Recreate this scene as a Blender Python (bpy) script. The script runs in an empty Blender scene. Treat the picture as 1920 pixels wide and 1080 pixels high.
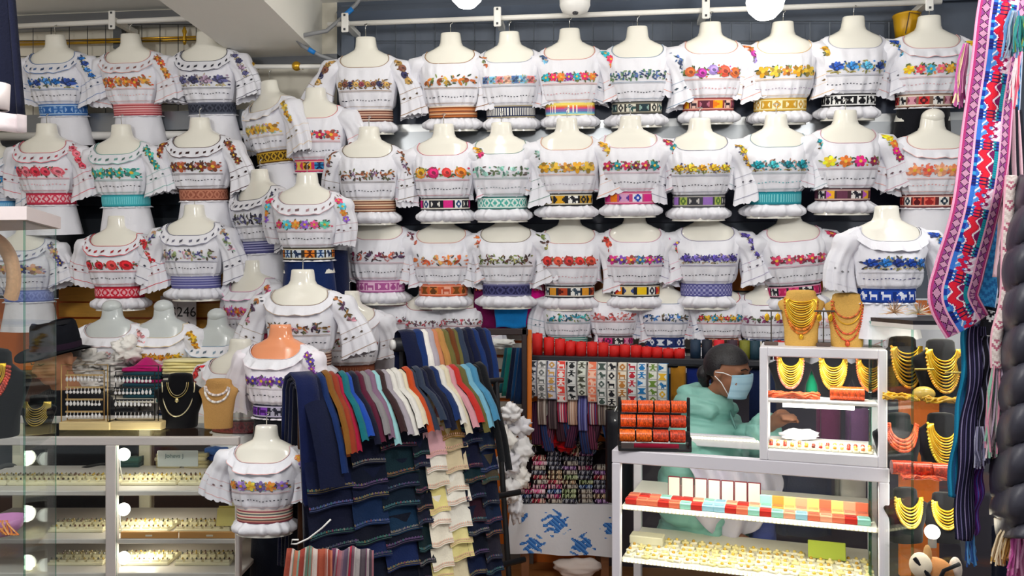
import bpy, math, random
from mathutils import Vector, Matrix
R = math.radians
PI = math.pi
C = bpy.context.scene.collection
SC = bpy.context.scene
# ---------------------------------------------------------------- camera
F = 1500.0            # focal length in pixels of the 1920 x 1080 frame
H = 1.40              # camera height
cam_d = bpy.data.cameras.new('camera'); cam = bpy.data.objects.new('camera', cam_d); C.objects.link(cam)
cam_d.sensor_width = 36.0; cam_d.lens = F / 1920 * 36.0; cam_d.clip_start = 0.05
cam.location = (0, 0, H); cam.rotation_euler = (R(90), 0, 0)
SC.camera = cam
# ---------------------------------------------------------------- world, ceiling lamps, exposure
W = bpy.data.worlds.new('world'); SC.world = W; W.use_nodes = True
W.node_tree.nodes['Background'].inputs[0].default_value = (0.93, 0.96, 1.0, 1)
W.node_tree.nodes['Background'].inputs[1].default_value = 0.40
SC.view_settings.view_transform = 'Standard'; SC.view_settings.look = 'None'
SC.view_settings.gamma = 1.0; SC.view_settings.use_curve_mapping = False
SC.view_settings.exposure = 0.2
def ceiling_lamp(name, loc, power, r=0.16, col=(1, 0.98, 0.95)):
    d = bpy.data.lights.new(name, 'POINT'); d.energy = power; d.shadow_soft_size = r; d.color = col
    o = bpy.data.objects.new(name, d); C.objects.link(o); o.location = loc
    return o
ceiling_lamp('ceiling_bulb_a', (-1.7, 1.5, 2.38), 40)
ceiling_lamp('ceiling_bulb_b', (0.1, 1.25, 2.38), 39)
ceiling_lamp('ceiling_bulb_c', (1.7, 1.4, 2.38), 34)

def at(px, py, Y):
    return Vector(((px - 960) / F * Y, Y, H - (py - 540) / F * Y))
WS = 0.109                                   # the back wall runs slightly towards the camera on the right
WA = -math.atan(WS)
def wy(px, off=0.0):
    return (4.2 - 0.0977 - off) / (1 + WS * (px - 960) / F)
def wat(px, py, off=0.0):
    return at(px, py, wy(px, off))
# ---------------------------------------------------------------- mesh helpers
def lin(h):
    if isinstance(h, str):
        h = h.lstrip('#'); c = [int(h[i:i + 2], 16) / 255 for i in (0, 2, 4)]
    else:
        c = list(h)[:3]
    return tuple((x / 12.92 if x <= 0.04045 else ((x + 0.055) / 1.055) ** 2.4) for x in c)
_lc = {}
def L(h):
    if h not in _lc: _lc[h] = lin(h)
    return _lc[h]
def shade(h, k):
    h = h.lstrip('#'); c = [min(255, max(0, int(int(h[i:i + 2], 16) * k))) for i in (0, 2, 4)]
    return '%02x%02x%02x' % tuple(c)

class MB:
    def __init__(s): s.v = []; s.f = []; s.c = []; s.col = 'ffffff'; s.sm = []; s.smooth = False
    def face(s, idx, col=None):
        s.f.append(idx); s.c.append(L(col or s.col)); s.sm.append(s.smooth)
    def poly(s, pts, col=None):
        n = len(s.v); s.v.extend(pts); s.face(list(range(n, n + len(pts))), col)
    def box(s, a, b, col=None, M=None):
        x0, y0, z0 = [min(a[i], b[i]) for i in range(3)]; x1, y1, z1 = [max(a[i], b[i]) for i in range(3)]
        p = [(x0, y0, z0), (x1, y0, z0), (x1, y1, z0), (x0, y1, z0), (x0, y0, z1), (x1, y0, z1), (x1, y1, z1), (x0, y1, z1)]
        if M: p = [tuple(M @ Vector(q)) for q in p]
        n = len(s.v); s.v.extend(p)
        for q in ((0, 3, 2, 1), (4, 5, 6, 7), (0, 1, 5, 4), (1, 2, 6, 5), (2, 3, 7, 6), (3, 0, 4, 7)): s.face([n + i for i in q], col)
    def bevbox(s, a, b, r, col=None, M=None):
        # a box with chamfered long edges in plan and elevation (24 corner verts)
        c = [(a[i] + b[i]) / 2 for i in range(3)]; h = [abs(a[i] - b[i]) / 2 for i in range(3)]; r = min(r, min(h) * 0.9)
        n = len(s.v); ids = {}
        for sx in (-1, 1):
            for sy in (-1, 1):
                for sz in (-1, 1):
                    for ax in range(3):
                        q = [h[0] - r, h[1] - r, h[2] - r]; q[ax] = h[ax]
                        p = Vector((c[0] + sx * q[0], c[1] + sy * q[1], c[2] + sz * q[2]))
                        if M: p = M @ p
                        ids[(sx, sy, sz, ax)] = len(s.v); s.v.append(tuple(p))
        def order(ls, flip): s.face(ls[::-1] if flip else ls, col)
        for ax in range(3):
            u, w = (ax + 1) % 3, (ax + 2) % 3
            for sg in (-1, 1):
                ls = []
                for su, sw in ((-1, -1), (1, -1), (1, 1), (-1, 1)):
                    k = [0, 0, 0]; k[ax] = sg; k[u] = su; k[w] = sw; ls.append(ids[(*k, ax)])
                order(ls, sg < 0)
            for su in (-1, 1):
                for sw in (-1, 1):
                    k0 = [0, 0, 0]; k0[ax] = -1; k0[u] = su; k0[w] = sw; k1 = list(k0); k1[ax] = 1
                    order([ids[(*k0, u)], ids[(*k1, u)], ids[(*k1, w)], ids[(*k0, w)]], su * sw > 0)
        for sx in (-1, 1):
            for sy in (-1, 1):
                for sz in (-1, 1):
                    order([ids[(sx, sy, sz, 0)], ids[(sx, sy, sz, 1)], ids[(sx, sy, sz, 2)]], sx * sy * sz < 0)
    def grid(s, fn, nu, nv, col=None, closeu=False, cf=None):
        n = len(s.v); w = nu if closeu else nu + 1
        for j in range(nv + 1):
            for i in range(w): s.v.append(tuple(fn(i / nu, j / nv)))
        for j in range(nv):
            for i in range(nu):
                i2 = (i + 1) % w
                s.face([n + j * w + i, n + j * w + i2, n + (j + 1) * w + i2, n + (j + 1) * w + i], cf(i, j) if cf else col)
    def tube(s, pts, r, col=None, n=6, cap=True, closed=False):
        pts = [Vector(p) for p in pts]; k = len(pts)
        if not hasattr(r, '__len__'): r = [r] * k
        n0 = len(s.v); up = None
        for i, p in enumerate(pts):
            a = pts[(i - 1) % k] if (closed or i > 0) else p; b = pts[(i + 1) % k] if (closed or i < k - 1) else p
            t = (b - a)
            t = t.normalized() if t.length > 1e-9 else Vector((0, 0, 1))
            if up is None: up = Vector((0, 0, 1)) if abs(t.z) < 0.9 else Vector((1, 0, 0))
            e = (up - t * up.dot(t)); e = e.normalized() if e.length > 1e-6 else t.orthogonal().normalized(); up = e
            g = t.cross(e)
            for j in range(n):
                an = 2 * PI * j / n; s.v.append(tuple(p + (e * math.cos(an) + g * math.sin(an)) * r[i]))
        for i in range(k if closed else k - 1):
            i2 = (i + 1) % k
            for j in range(n):
                j2 = (j + 1) % n; s.face([n0 + i * n + j, n0 + i * n + j2, n0 + i2 * n + j2, n0 + i2 * n + j], col)
        if cap and not closed:
            s.face([n0 + j for j in range(n)][::-1], col); s.face([n0 + (k - 1) * n + j for j in range(n)], col)
    def lathe(s, prof, n=20, col=None, M=None, sy=1.0, cf=None):
        n0 = len(s.v)
        for r, z in prof:
            for j in range(n):
                an = 2 * PI * j / n; p = Vector((r * math.cos(an), r * sy * math.sin(an), z))
                s.v.append(tuple(M @ p) if M else tuple(p))
        for i in range(len(prof) - 1):
            for j in range(n):
                j2 = (j + 1) % n; s.face([n0 + i * n + j, n0 + i * n + j2, n0 + (i + 1) * n + j2, n0 + (i + 1) * n + j], cf(i, j) if cf else col)
        if prof[0][0] > 1e-6: s.face([n0 + j for j in range(n)][::-1], col)
        if prof[-1][0] > 1e-6: s.face([n0 + (len(prof) - 1) * n + j for j in range(n)], col)
    def ball(s, c, r, col=None, nu=10, nv=7, sq=(1, 1, 1)):
        n0 = len(s.v)
        for i in range(nv + 1):
            t = PI * i / nv
            for j in range(nu):
                a = 2 * PI * j / nu
                s.v.append((c[0] + r * sq[0] * math.sin(t) * math.cos(a), c[1] + r * sq[1] * math.sin(t) * math.sin(a), c[2] + r * sq[2] * math.cos(t)))
        for i in range(nv):
            for j in range(nu):
                j2 = (j + 1) % nu; s.face([n0 + i * nu + j, n0 + (i + 1) * nu + j, n0 + (i + 1) * nu + j2, n0 + i * nu + j2], col)
    def mesh(s, name):
        m = bpy.data.meshes.new(name); m.from_pydata([tuple(v) for v in s.v], [], s.f)
        at_ = m.color_attributes.new('Col', 'FLOAT_COLOR', 'CORNER'); buf = []
        for f, c in zip(s.f, s.c): buf.extend((c[0], c[1], c[2], 1.0) * len(f))
        at_.data.foreach_set('color', buf)
        m.polygons.foreach_set('use_smooth', s.sm); m.update()
        return m
    def build(s, name, mat, parent=None, loc=None, rz=None):
        o = bpy.data.objects.new(name, s.mesh(name)); o.data.materials.append(MAT[mat]); C.objects.link(o)
        if parent is not None: o.parent = parent
        if loc is not None: o.location = loc
        if rz is not None: o.rotation_euler = (0, 0, rz)
        return o
def tag(o, label=None, cat=None, group=None, kind=None):
    if label: o['label'] = label
    if cat: o['category'] = cat
    if group: o['group'] = group
    if kind: o['kind'] = kind
    return o
def thing(name, label, cat, loc=(0, 0, 0), rz=0.0, group=None):
    o = bpy.data.objects.new(name, None); o.empty_display_size = 0.05; C.objects.link(o)
    o.location = loc; o.rotation_euler = (0, 0, rz)
    return tag(o, label, cat, group)
def inst(name, mesh, parent=None, loc=None, rot=None, scale=None):
    o = bpy.data.objects.new(name, mesh); C.objects.link(o)
    if parent is not None: o.parent = parent
    if loc is not None: o.location = loc
    if rot is not None: o.rotation_euler = rot
    if scale is not None: o.scale = scale
    return o
def mesh_of(mb, name, mat):
    m = mb.mesh(name); m.materials.append(MAT[mat]); return m
# ---------------------------------------------------------------- materials
MAT = {}
def mk(name, rough=0.8, metal=0.0, bump=0.0, bscale=300.0, spec=0.5, var=0.08, vscale=8.0, emit=0.0, sheen=0.0, trans=0.0, kind='noise', coat=0.0):
    m = bpy.data.materials.new(name); m.use_nodes = True; nt = m.node_tree; b = nt.nodes['Principled BSDF']
    a = nt.nodes.new('ShaderNodeAttribute'); a.attribute_name = 'Col'
    tc = nt.nodes.new('ShaderNodeTexCoord')
    n = nt.nodes.new('ShaderNodeTexNoise'); n.inputs['Scale'].default_value = vscale; n.inputs['Detail'].default_value = 3
    nt.links.new(tc.outputs['Object'], n.inputs['Vector'])
    mr = nt.nodes.new('ShaderNodeMapRange'); mr.inputs[3].default_value = 1 - var; mr.inputs[4].default_value = 1 + var
    nt.links.new(n.outputs['Fac'], mr.inputs[0])
    mx = nt.nodes.new('ShaderNodeMix'); mx.data_type = 'RGBA'; mx.blend_type = 'MULTIPLY'; mx.inputs[0].default_value = 1
    nt.links.new(a.outputs['Color'], mx.inputs[6]); nt.links.new(mr.outputs[0], mx.inputs[7])
    nt.links.new(mx.outputs[2], b.inputs['Base Color'])
    b.inputs['Roughness'].default_value = rough; b.inputs['Metallic'].default_value = metal
    b.inputs['Specular IOR Level'].default_value = spec
    if coat: b.inputs['Coat Weight'].default_value = coat
    if sheen: b.inputs['Sheen Weight'].default_value = sheen
    if trans: b.inputs['Subsurface Weight'].default_value = trans; b.inputs['Subsurface Radius'].default_value = (0.02, 0.02, 0.02)
    if bump:
        if kind == 'wood':
            mp = nt.nodes.new('ShaderNodeMapping'); mp.inputs['Scale'].default_value = (1, 14, 14); nt.links.new(tc.outputs['Object'], mp.inputs[0])
            nt.links.new(mp.outputs[0], n.inputs['Vector'])
        t = nt.nodes.new('ShaderNodeTexNoise'); t.inputs['Scale'].default_value = bscale; t.inputs['Detail'].default_value = 4
        nt.links.new(tc.outputs['Object'], t.inputs['Vector'])
        bp = nt.nodes.new('ShaderNodeBump'); bp.inputs['Strength'].default_value = bump; bp.inputs['Distance'].default_value = 0.004
        nt.links.new(t.outputs['Fac'], bp.inputs['Height']); nt.links.new(bp.outputs[0], b.inputs['Normal'])
    if emit:
        nt.links.new(a.outputs['Color'], b.inputs['Emission Color']); b.inputs['Emission Strength'].default_value = emit
    MAT[name] = m
    return m
mk('cotton', rough=0.9, bump=0.55, bscale=26, var=0.02, sheen=0.1, spec=0.2)
mk('thread', rough=0.55, bump=0.5, bscale=500, var=0.12, vscale=90)
mk('woven', rough=0.85, bump=0.5, bscale=420, var=0.07, vscale=120, spec=0.2)
mk('wool', rough=0.95, bump=0.4, bscale=160, var=0.12, vscale=24, sheen=0.15, spec=0.15)
mk('shiny_plastic', rough=0.16, var=0.015, spec=0.55, coat=0.3)
mk('plastic', rough=0.4, var=0.02)
mk('paint', rough=0.45, var=0.04, bump=0.1, bscale=60, vscale=3)
mk('plaster', rough=0.85, var=0.05, bump=0.35, bscale=22, vscale=2.2)
mk('steel', rough=0.3, metal=0.75, var=0.08, vscale=6)
mk('chrome', rough=0.15, metal=1.0, var=0.03)
mk('gold', rough=0.28, metal=0.65, var=0.1, vscale=60)
mk('wood', rough=0.5, var=0.22, vscale=7, bump=0.12, bscale=60, kind='wood')
mk('velvet', rough=1.0, var=0.1, sheen=0.12, spec=0.1, bump=0.2, bscale=500)
mk('burlap', rough=0.95, var=0.12, vscale=200, bump=0.7, bscale=350, spec=0.1)
mk('bead', rough=0.25, var=0.12, vscale=80)
mk('puffer', rough=0.42, var=0.05, bump=0.5, bscale=28, spec=0.4)
mk('skin', rough=0.55, var=0.08, vscale=30, trans=0.08, spec=0.35)
mk('hair', rough=0.45, var=0.25, vscale=120, bump=0.5, bscale=180)
mk('felt', rough=0.95, var=0.12, vscale=40, bump=0.2, bscale=300, spec=0.15)
mk('paper', rough=0.7, var=0.02)
mk('lamp', rough=0.4, emit=9.0, var=0.0)
mk('led', rough=0.4, emit=3.0, var=0.0)
mk('small_lamp', rough=0.4, emit=3.2, var=0.0)
def glass_mat(name, tint, fr):
    m = bpy.data.materials.new(name); m.use_nodes = True; nt = m.node_tree; nt.nodes.clear()
    o = nt.nodes.new('ShaderNodeOutputMaterial'); mix = nt.nodes.new('ShaderNodeMixShader'); t = nt.nodes.new('ShaderNodeBsdfTransparent'); g = nt.nodes.new('ShaderNodeBsdfGlossy')
    t.inputs[0].default_value = (*tint, 1); g.inputs['Roughness'].default_value = 0.03; g.inputs[0].default_value = (0.9, 0.95, 0.95, 1)
    lw = nt.nodes.new('ShaderNodeLayerWeight'); lw.inputs[0].default_value = 0.5
    pw = nt.nodes.new('ShaderNodeMath'); pw.operation = 'POWER'; pw.inputs[1].default_value = 5.0
    ma = nt.nodes.new('ShaderNodeMath'); ma.operation = 'MULTIPLY_ADD'; ma.inputs[1].default_value = 0.13; ma.inputs[2].default_value = fr
    nt.links.new(lw.outputs['Facing'], pw.inputs[0]); nt.links.new(pw.outputs[0], ma.inputs[0])
    nt.links.new(ma.outputs[0], mix.inputs[0]); nt.links.new(t.outputs[0], mix.inputs[1]); nt.links.new(g.outputs[0], mix.inputs[2]); nt.links.new(mix.outputs[0], o.inputs[0])
    MAT[name] = m
glass_mat('glass', (0.96, 0.975, 0.97), 0.025)
glass_mat('glass_edge', (0.42, 0.66, 0.58), 0.06)
# ================================================================ the room
def struct(mb, name, mat, **k): return tag(mb.build(name, mat, **k), kind='structure')
def wallbox(mb, px0, py0, px1, py1, off, thick, col):
    """a board lying on the back wall, its front face spanning two photo corners, 'off' metres out from the wall plane"""
    a = wat(px0, py0, off); b = wat(px1, py1, off)
    M = Matrix.Translation((a.x, a.y, 0)) @ Matrix.Rotation(WA, 4, 'Z')
    ln = math.hypot(b.x - a.x, b.y - a.y)
    mb.box((0, 0, b.z), (ln, thick, a.z), col, M)
def walltube(mb, px0, py0, px1, py1, off, r, col, n=10):
    mb.tube([wat(px0, py0, off), wat(px1, py1, off)], r, col, n)
# floor boards
fl = tag(bpy.data.objects.new('floor', None), kind='structure'); C.objects.link(fl)
m = MB(); m.box((-4, -1, -0.06), (4, 6, -0.012), '4a3020'); m.build('subfloor', 'wood', fl)
random.seed(3)
bd = MB(); bd.box((-0.9, -0.058, -0.012), (0.9, 0.058, 0), 'a8703c'); bdm = mesh_of(bd, 'floor_board', 'wood')
for i in range(18):
    for j in range(3):
        o = inst('floor_board', bdm, fl, (-1.9 + 1.81 * j + (0.9 if i % 2 else 0), 2.6 + 0.12 * i, 0))
        if abs(o.location.x) > 2.6: bpy.data.objects.remove(o)
# ceiling and beam
m = MB(); m.box((-4, -1, 2.90), (4, 5.2, 3.0), 'f4f3ee'); struct(m, 'ceiling', 'plaster')
m = MB()
m.box((-1.44, 1.0, 2.61), (-1.0, 4.35, 2.9), 'e2e0d8', Matrix.Translation((-1.2, 4.2, 0)) @ Matrix.Rotation(R(-3), 4, 'Z') @ Matrix.Translation((1.2, -4.2, 0)))
struct(m, 'beam', 'plaster')
# thin raised ridges of the ceiling by the beam
m = MB()
for k in range(3):
    m.box((-3.0, 3.0 + 0.42 * k, 2.885), (-1.45, 3.03 + 0.42 * k, 2.9), 'cfcdc4')
struct(m, 'trim_1', 'plaster')
# back wall: slate behind the rails, orange low down, cream at the far side
wl = tag(bpy.data.objects.new('wall_back', None), kind='structure'); C.objects.link(wl)
m = MB(); wallbox(m, 632, -30, 2100, 560, 0.0, 0.1, '596270'); m.build('slate_panel', 'paint', wl)
m = MB(); wallbox(m, -300, -30, 632, 235, 0.0, 0.1, 'e6e0d0'); m.build('cream_panel', 'plaster', wl)
m = MB(); wallbox(m, -300, 235, 632, 560, 0.0, 0.1, '2b303b'); m.build('dark_panel', 'paint', wl)
m = MB(); wallbox(m, -300, 560, 2100, 1100, 0.0, 0.1, 'd9701c'); m.build('orange_panel', 'paint', wl)
m = MB(); wallbox(m, 526, 230, 560, 500, 0.03, 0.03, 'dd741f'); m.build('orange_strip', 'paint', wl)
m = MB(); wallbox(m, 560, 250, 660, 700, 0.035, 0.03, '141b35'); m.build('navy_panel', 'paint', wl)
m = MB(); wallbox(m, 1020, 505, 1660, 545, 0.02, 0.02, 'e07f22'); m.build('orange_strip', 'paint', wl)
m = MB(); wallbox(m, 660, 350, 1800, 412, 0.02, 0.02, '1b2038'); m.build('navy_panel', 'paint', wl)
m = MB(); wallbox(m, -300, 690, 570, 1100, 0.02, 0.02, '4a322a'); m.build('brown_panel', 'paint', wl)
m = MB(); wallbox(m, 1140, 640, 2100, 1100, 0.02, 0.02, '45414e'); m.build('grey_panel', 'paint', wl)
# slat boards behind the lower blouses and beside the cloth table
for (x0, x1, y0, n, h, col) in ((110, 470, 508, 4, 30, 'cf9a3f'), (1000, 1700, 548, 5, 28, 'd9d6cc'), (640, 1000, 560, 9, 27, 'c9c6bc')):
    for k in range(n):
        m = MB(); wallbox(m, x0, y0 + k * h, x1, y0 + (k + 1) * h - 2.5, 0.03, 0.03, col); m.build('slat_board', 'wood' if col == 'cf9a3f' else 'paint', wl)
# side limits of the stall, out to the left and right of the picture
m = MB(); m.box((-3.4, 2.0, 0), (-3.3, 5.0, 2.9), 'd8d2c6'); struct(m, 'wall_left', 'plaster')
m = MB(); m.box((3.1, 2.4, 0), (3.2, 4.6, 2.9), '5b6069'); struct(m, 'wall_right', 'plaster')
# ---- steel frame, rails, grids
def rail_bracket(mb, px, py, off):
    p = wat(px, py, off); Mx = Matrix.Translation(p) @ Matrix.Rotation(WA, 4, 'Z')
    mb.box((-0.016, -0.03, -0.012), (0.016, 0.18, 0.012), 'efeee8', Mx); mb.bevbox((-0.018, -0.034, -0.05), (0.018, -0.024, 0.045), 0.004, 'f2f1ec', Mx)
    for z in (-0.037, 0.033): mb.box((-0.005, -0.037, z - 0.005), (0.005, -0.033, z + 0.005), '3a3c40', Mx)
sf = thing('steel_frame', 'grey steel beam and posts above the hanging rail', 'frame', wat(1190, 25, 0.1))
def child(mb, name, mat, par):
    o = mb.build(name, mat); o.parent = par; o.matrix_parent_inverse = par.matrix_basis.inverted(); return o
m = MB(); 
a = wat(636, 28, 0.06); b = wat(1900, -20, 0.06)
m.tube([a, b], 0.042, '5a6474', 4); child(m, 'top_beam', 'paint', sf)
for px in (652, 942, 1740):
    m = MB(); wallbox(m, px - 12, 10, px + 12, 240, 0.06, 0.05, '5d6776'); child(m, 'post', 'paint', sf)
rl = thing('hanging_rail', 'long white tube rail with mannequins hooked along it, right of the beam', 'rail', wat(1190, 30, 0.22))
m = MB(); m.smooth = True; walltube(m, 615, 46, 1765, 3, 0.22, 0.0125, 'f1efe9', 12); child(m, 'tube', 'paint', rl)
for px, py in ((650, 45), (934, 34), (1322, 19), (1738, 4)):
    m = MB(); rail_bracket(m, px, py, 0.22); child(m, 'bracket', 'plastic', rl)
r2 = thing('hanging_rail', 'short white tube rail left of the beam over the wire grid', 'rail', wat(200, 40, 0.2))
m = MB(); m.smooth = True; walltube(m, 10, 50, 372, 34, 0.2, 0.013, 'f1efe9', 12); child(m, 'tube', 'paint', r2)
m = MB(); rail_bracket(m, 216, 40, 0.2); child(m, 'bracket', 'plastic', r2)
m = MB(); wallbox(m, 20, 30, 370, 44, 0.05, 0.04, '8d9096'); child(m, 'top_channel', 'steel', r2)
m = MB(); wallbox(m, 212, 44, 228, 90, 0.05, 0.04, '74797f'); child(m, 'post', 'steel', r2)
r3 = thing('hanging_rail', 'white tube rail with brass end balls below the beam', 'rail', wat(540, 125, 0.2))
m = MB(); m.smooth = True; walltube(m, 466, 125, 640, 125, 0.18, 0.012, 'f1efe9', 12); child(m, 'tube', 'paint', r3)
for px in (471, 556):
    m = MB(); m.smooth = True; p = wat(px, 124, 0.18); m.ball(p, 0.024, 'd2a22e', 12, 8); m.tube([p + Vector((0, 0, 0.02)), p + Vector((0, 0.12, 0.02))], 0.006, 'd2a22e'); child(m, 'brass_ball', 'gold', r3)
m = MB(); wallbox(m, 470, 106, 632, 118, 0.05, 0.05, '7d8086'); child(m, 'channel', 'steel', r3)
rb = thing('brass_rod', 'thin brass curtain rod behind the wire grid', 'rod', wat(230, 78, 0.06))
m = MB(); m.smooth = True; walltube(m, 25, 84, 425, 72, 0.06, 0.008, 'd9a92f', 8); walltube(m, 25, 79, 425, 67, 0.05, 0.005, 'c99a2a', 8); child(m, 'rod', 'gold', rb)
m = MB(); m.smooth = True; m.lathe([(0.005, -0.05), (0.012, -0.03), (0.007, 0), (0.013, 0.02), (0.004, 0.045)], 10, 'd9a92f', Matrix.Translation(wat(346, 66, 0.07))); child(m, 'finial', 'gold', rb)
def wire_grid(name, label, px0, py0, px1, py1, off, sx, sy, col):
    t = thing(name, label, 'grid', wat((px0 + px1) / 2, py1, off))
    x = px0
    k = 0
    while x <= px1:
        m = MB(); m.tube([wat(x, py0, off), wat(x, py1, off)], 0.0022, col, 4); child(m, 'wire', 'steel', t); x += sx
    y = py0
    while y <= py1:
        m = MB(); m.tube([wat(px0, y, off + 0.003), wat(px1, y, off + 0.003)], 0.0022, col, 4); child(m, 'wire', 'steel', t); y += sy
wire_grid('wire_grid', 'black wire grid panel over the cream wall left of the beam', 28, 46, 448, 250, 0.08, 34, 30, '55585c')
wire_grid('wire_grid', 'grey wire grid panel against the slate wall behind the upper mannequins', 668, 40, 1730, 150, 0.05, 37, 37, '8a929c')
# shutter housing and channels seen between the rows
hs = thing('shutter_housing', 'silver ribbed shutter housing between the two upper rows', 'shutter', wat(1150, 250, 0.05))
for k, (y0, y1, col, of) in enumerate(((204, 232, '4d5567', 0.05), (236, 250, 'c8cacb', 0.09), (250, 262, '9da1a5', 0.10), (264, 272, 'd6d7d6', 0.08), (274, 292, '70777f', 0.05))):
    m = MB(); a = wat(640, y0, of); wallbox(m, 640, y0, 1810, y1, of, 0.05, col); child(m, 'shutter_slat', 'steel' if k else 'paint', hs)
h2 = thing('shutter_housing', 'grey steel channel and white tube under the wire grid', 'shutter', wat(250, 240, 0.05))
m = MB(); wallbox(m, 30, 216, 480, 240, 0.10, 0.06, '8b8f95'); child(m, 'channel', 'steel', h2)
m = MB(); m.smooth = True; walltube(m, 0, 256, 480, 252, 0.10, 0.022, 'eceae6', 12); child(m, 'tube', 'paint', h2)
h3 = thing('roller_shutter', 'dark grey roller shutter slats behind the second row of blouses', 'shutter', wat(250, 420, 0.05))
for k in range(8):
    m = MB(); wallbox(m, -20, 272 + k * 28, 560, 272 + k * 28 + 25, 0.06 + 0.012 * (k % 2), 0.03, ('454b54', '363b44', '50565e')[k % 3]); child(m, 'shutter_slat', 'steel', h3)
# conduit on the beam
cd = thing('conduit_cable', 'grey cable with blue tape bending across the white beam', 'cable', at(600, 100, 4.0))
m = MB(); m.smooth = True
m.tube([at(690, -25, 3.95), at(668, 8, 3.97), at(640, 35, 3.98), at(612, 58, 3.95), at(570, 66, 3.9), at(556, 74, 3.92), at(566, 86, 3.98), at(600, 104, 4.02), at(640, 118, 4.05)], 0.010, '8d8f92', 8); child(m, 'cable', 'plastic', cd)
for a, b in ((at(661, 16, 3.972), at(641, 34, 3.977)), (at(578, 92, 3.99), at(590, 99, 4.005))):
    m = MB(); m.smooth = True; m.tube([a, b], 0.0125, '1d7fd0', 8); child(m, 'tape', 'plastic', cd)
# lamps
def bulb(px, py, Y, r, power, label):
    p = at(px, py, Y); t = thing('light_bulb', label, 'lamp', p)
    m = MB(); m.smooth = True; m.lathe([(0.0, -r), (r * 0.5, -r * 0.88), (r * 0.87, -r * 0.5), (r, 0), (r * 0.9, r * 0.45), (r * 0.55, r * 0.95), (r * 0.42, r * 1.2)], 20, 'fffaf0'); m.build('globe', 'lamp', t)
    m = MB(); m.smooth = True; m.lathe([(r * 0.42, r * 1.2), (r * 0.45, r * 1.7), (r * 0.2, r * 1.9)], 14, 'e8e8e8'); m.build('socket', 'plastic', t)
    m = MB(); m.tube([(0, 0, r * 1.8), (0, 0, 2.9 - p.z)], 0.006, 'e0e0dc', 6); m.build('cord', 'plastic', t)
    d = bpy.data.lights.new('bulb_light', 'POINT'); d.energy = power; d.shadow_soft_size = r; d.color = (1, 0.97, 0.9)
    o = bpy.data.objects.new('bulb_light', d); C.objects.link(o); o.parent = t; o.location = (0, 0, -r * 1.25)
bulb(1435, 2, 3.3, 0.078, 3.5, 'big glowing white bulb hanging in front of the rail')
bulb(875, -16, 3.3, 0.07, 2.8, 'glowing bulb by the dark roof beam at the top edge')
t = thing('ceiling_sensor', 'round white ceiling sensor with a dark lens above the rail', 'sensor', at(1078, 8, 3.75))
m = MB(); m.smooth = True; m.lathe([(0.0, -0.048), (0.03, -0.047), (0.062, -0.03), (0.072, -0.006), (0.072, 0.0), (0.069, 0.003), (0.072, 0.006), (0.072, 0.045), (0.02, 0.05), (0.02, 0.5)], 24, 'f3f2ee'); m.build('body', 'plastic', t)
m = MB(); m.smooth = True; m.lathe([(0, -0.055), (0.012, -0.053), (0.016, -0.045)], 12, '2c2c30', Matrix.Translation((0, -0.02, 0))); m.build('lens', 'shiny_plastic', t)
t = thing('yellow_bucket', 'yellow tub behind the grid at the upper corner', 'bucket', wat(1700, 55, 0.02))
m = MB(); m.smooth = True; m.lathe([(0.05, -0.045), (0.055, 0.0), (0.06, 0.05), (0.063, 0.052), (0.063, 0.06), (0.055, 0.06), (0.05, -0.03)], 20, 'd9a413'); o = m.build('tub', 'plastic', t); t.location = wat(1700, 52, 0.10)
m = MB(); m.tube([(0.07, -0.08, -0.045), (0.03, -0.07, 0.04), (-0.02, -0.07, 0.05), (-0.04, -0.07, -0.05)], 0.003, '5a4632', 5); m.build('cord', 'plastic', t)
# ================================================================ dressed mannequins
PR = [(0.0, .050, .042), (.05, .056, .047), (.065, .064, .050), (.078, .086, .054), (.092, .120, .060), (.105, .146, .066), (.13, .162, .075), (.16, .165, .088),
      (.20, .160, .105), (.25, .152, .115), (.29, .141, .108), (.34, .122, .094), (.38, .113, .088), (.43, .113, .088), (.50, .130, .094), (.60, .135, .096)]
def pr(s):
    if s <= 0: return PR[0][1], PR[0][2]
    for i in range(len(PR) - 1):
        if s <= PR[i + 1][0]:
            t = (s - PR[i][0]) / (PR[i + 1][0] - PR[i][0]); t = t * t * (3 - 2 * t) if i in (2, 5) else t
            return PR[i][1] + t * (PR[i + 1][1] - PR[i][1]), PR[i][2] + t * (PR[i + 1][2] - PR[i][2])
    return PR[-1][1], PR[-1][2]
EX = 0.86
def sg(v, e): return math.copysign(abs(v) ** e, v)
def body(th, s, off):
    a, bf = pr(s); c, sn = math.cos(th), math.sin(th)
    bust = 0.014 * math.exp(-((s - .235) / .05) ** 2) * (math.exp(-((th - R(60)) / .42) ** 2) + math.exp(-((th - R(120)) / .42) ** 2)) if 0 < th < PI else 0
    d = (bf + bust + off) if sn > 0 else (0.052 + off) * min(1.0, a / .1)
    return Vector(((a + off) * sg(c, EX), -d * sg(sn, EX), 0.5 - s))
SOFF = [(.08, .004), (.15, .007), (.19, .010), (.27, .010), (.325, .016), (.355, .017), (.373, .006), (.43, .006), (.44, .016), (.458, .028), (.475, .026), (.49, .004)]
def soff(s):
    if s <= SOFF[0][0]: return SOFF[0][1]
    for i in range(len(SOFF) - 1):
        if s <= SOFF[i + 1][0]:
            t = (s - SOFF[i][0]) / (SOFF[i + 1][0] - SOFF[i][0]); t = t * t * (3 - 2 * t)
            return SOFF[i][1] + t * (SOFF[i + 1][1] - SOFF[i][1])
    return SOFF[-1][1]
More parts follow.
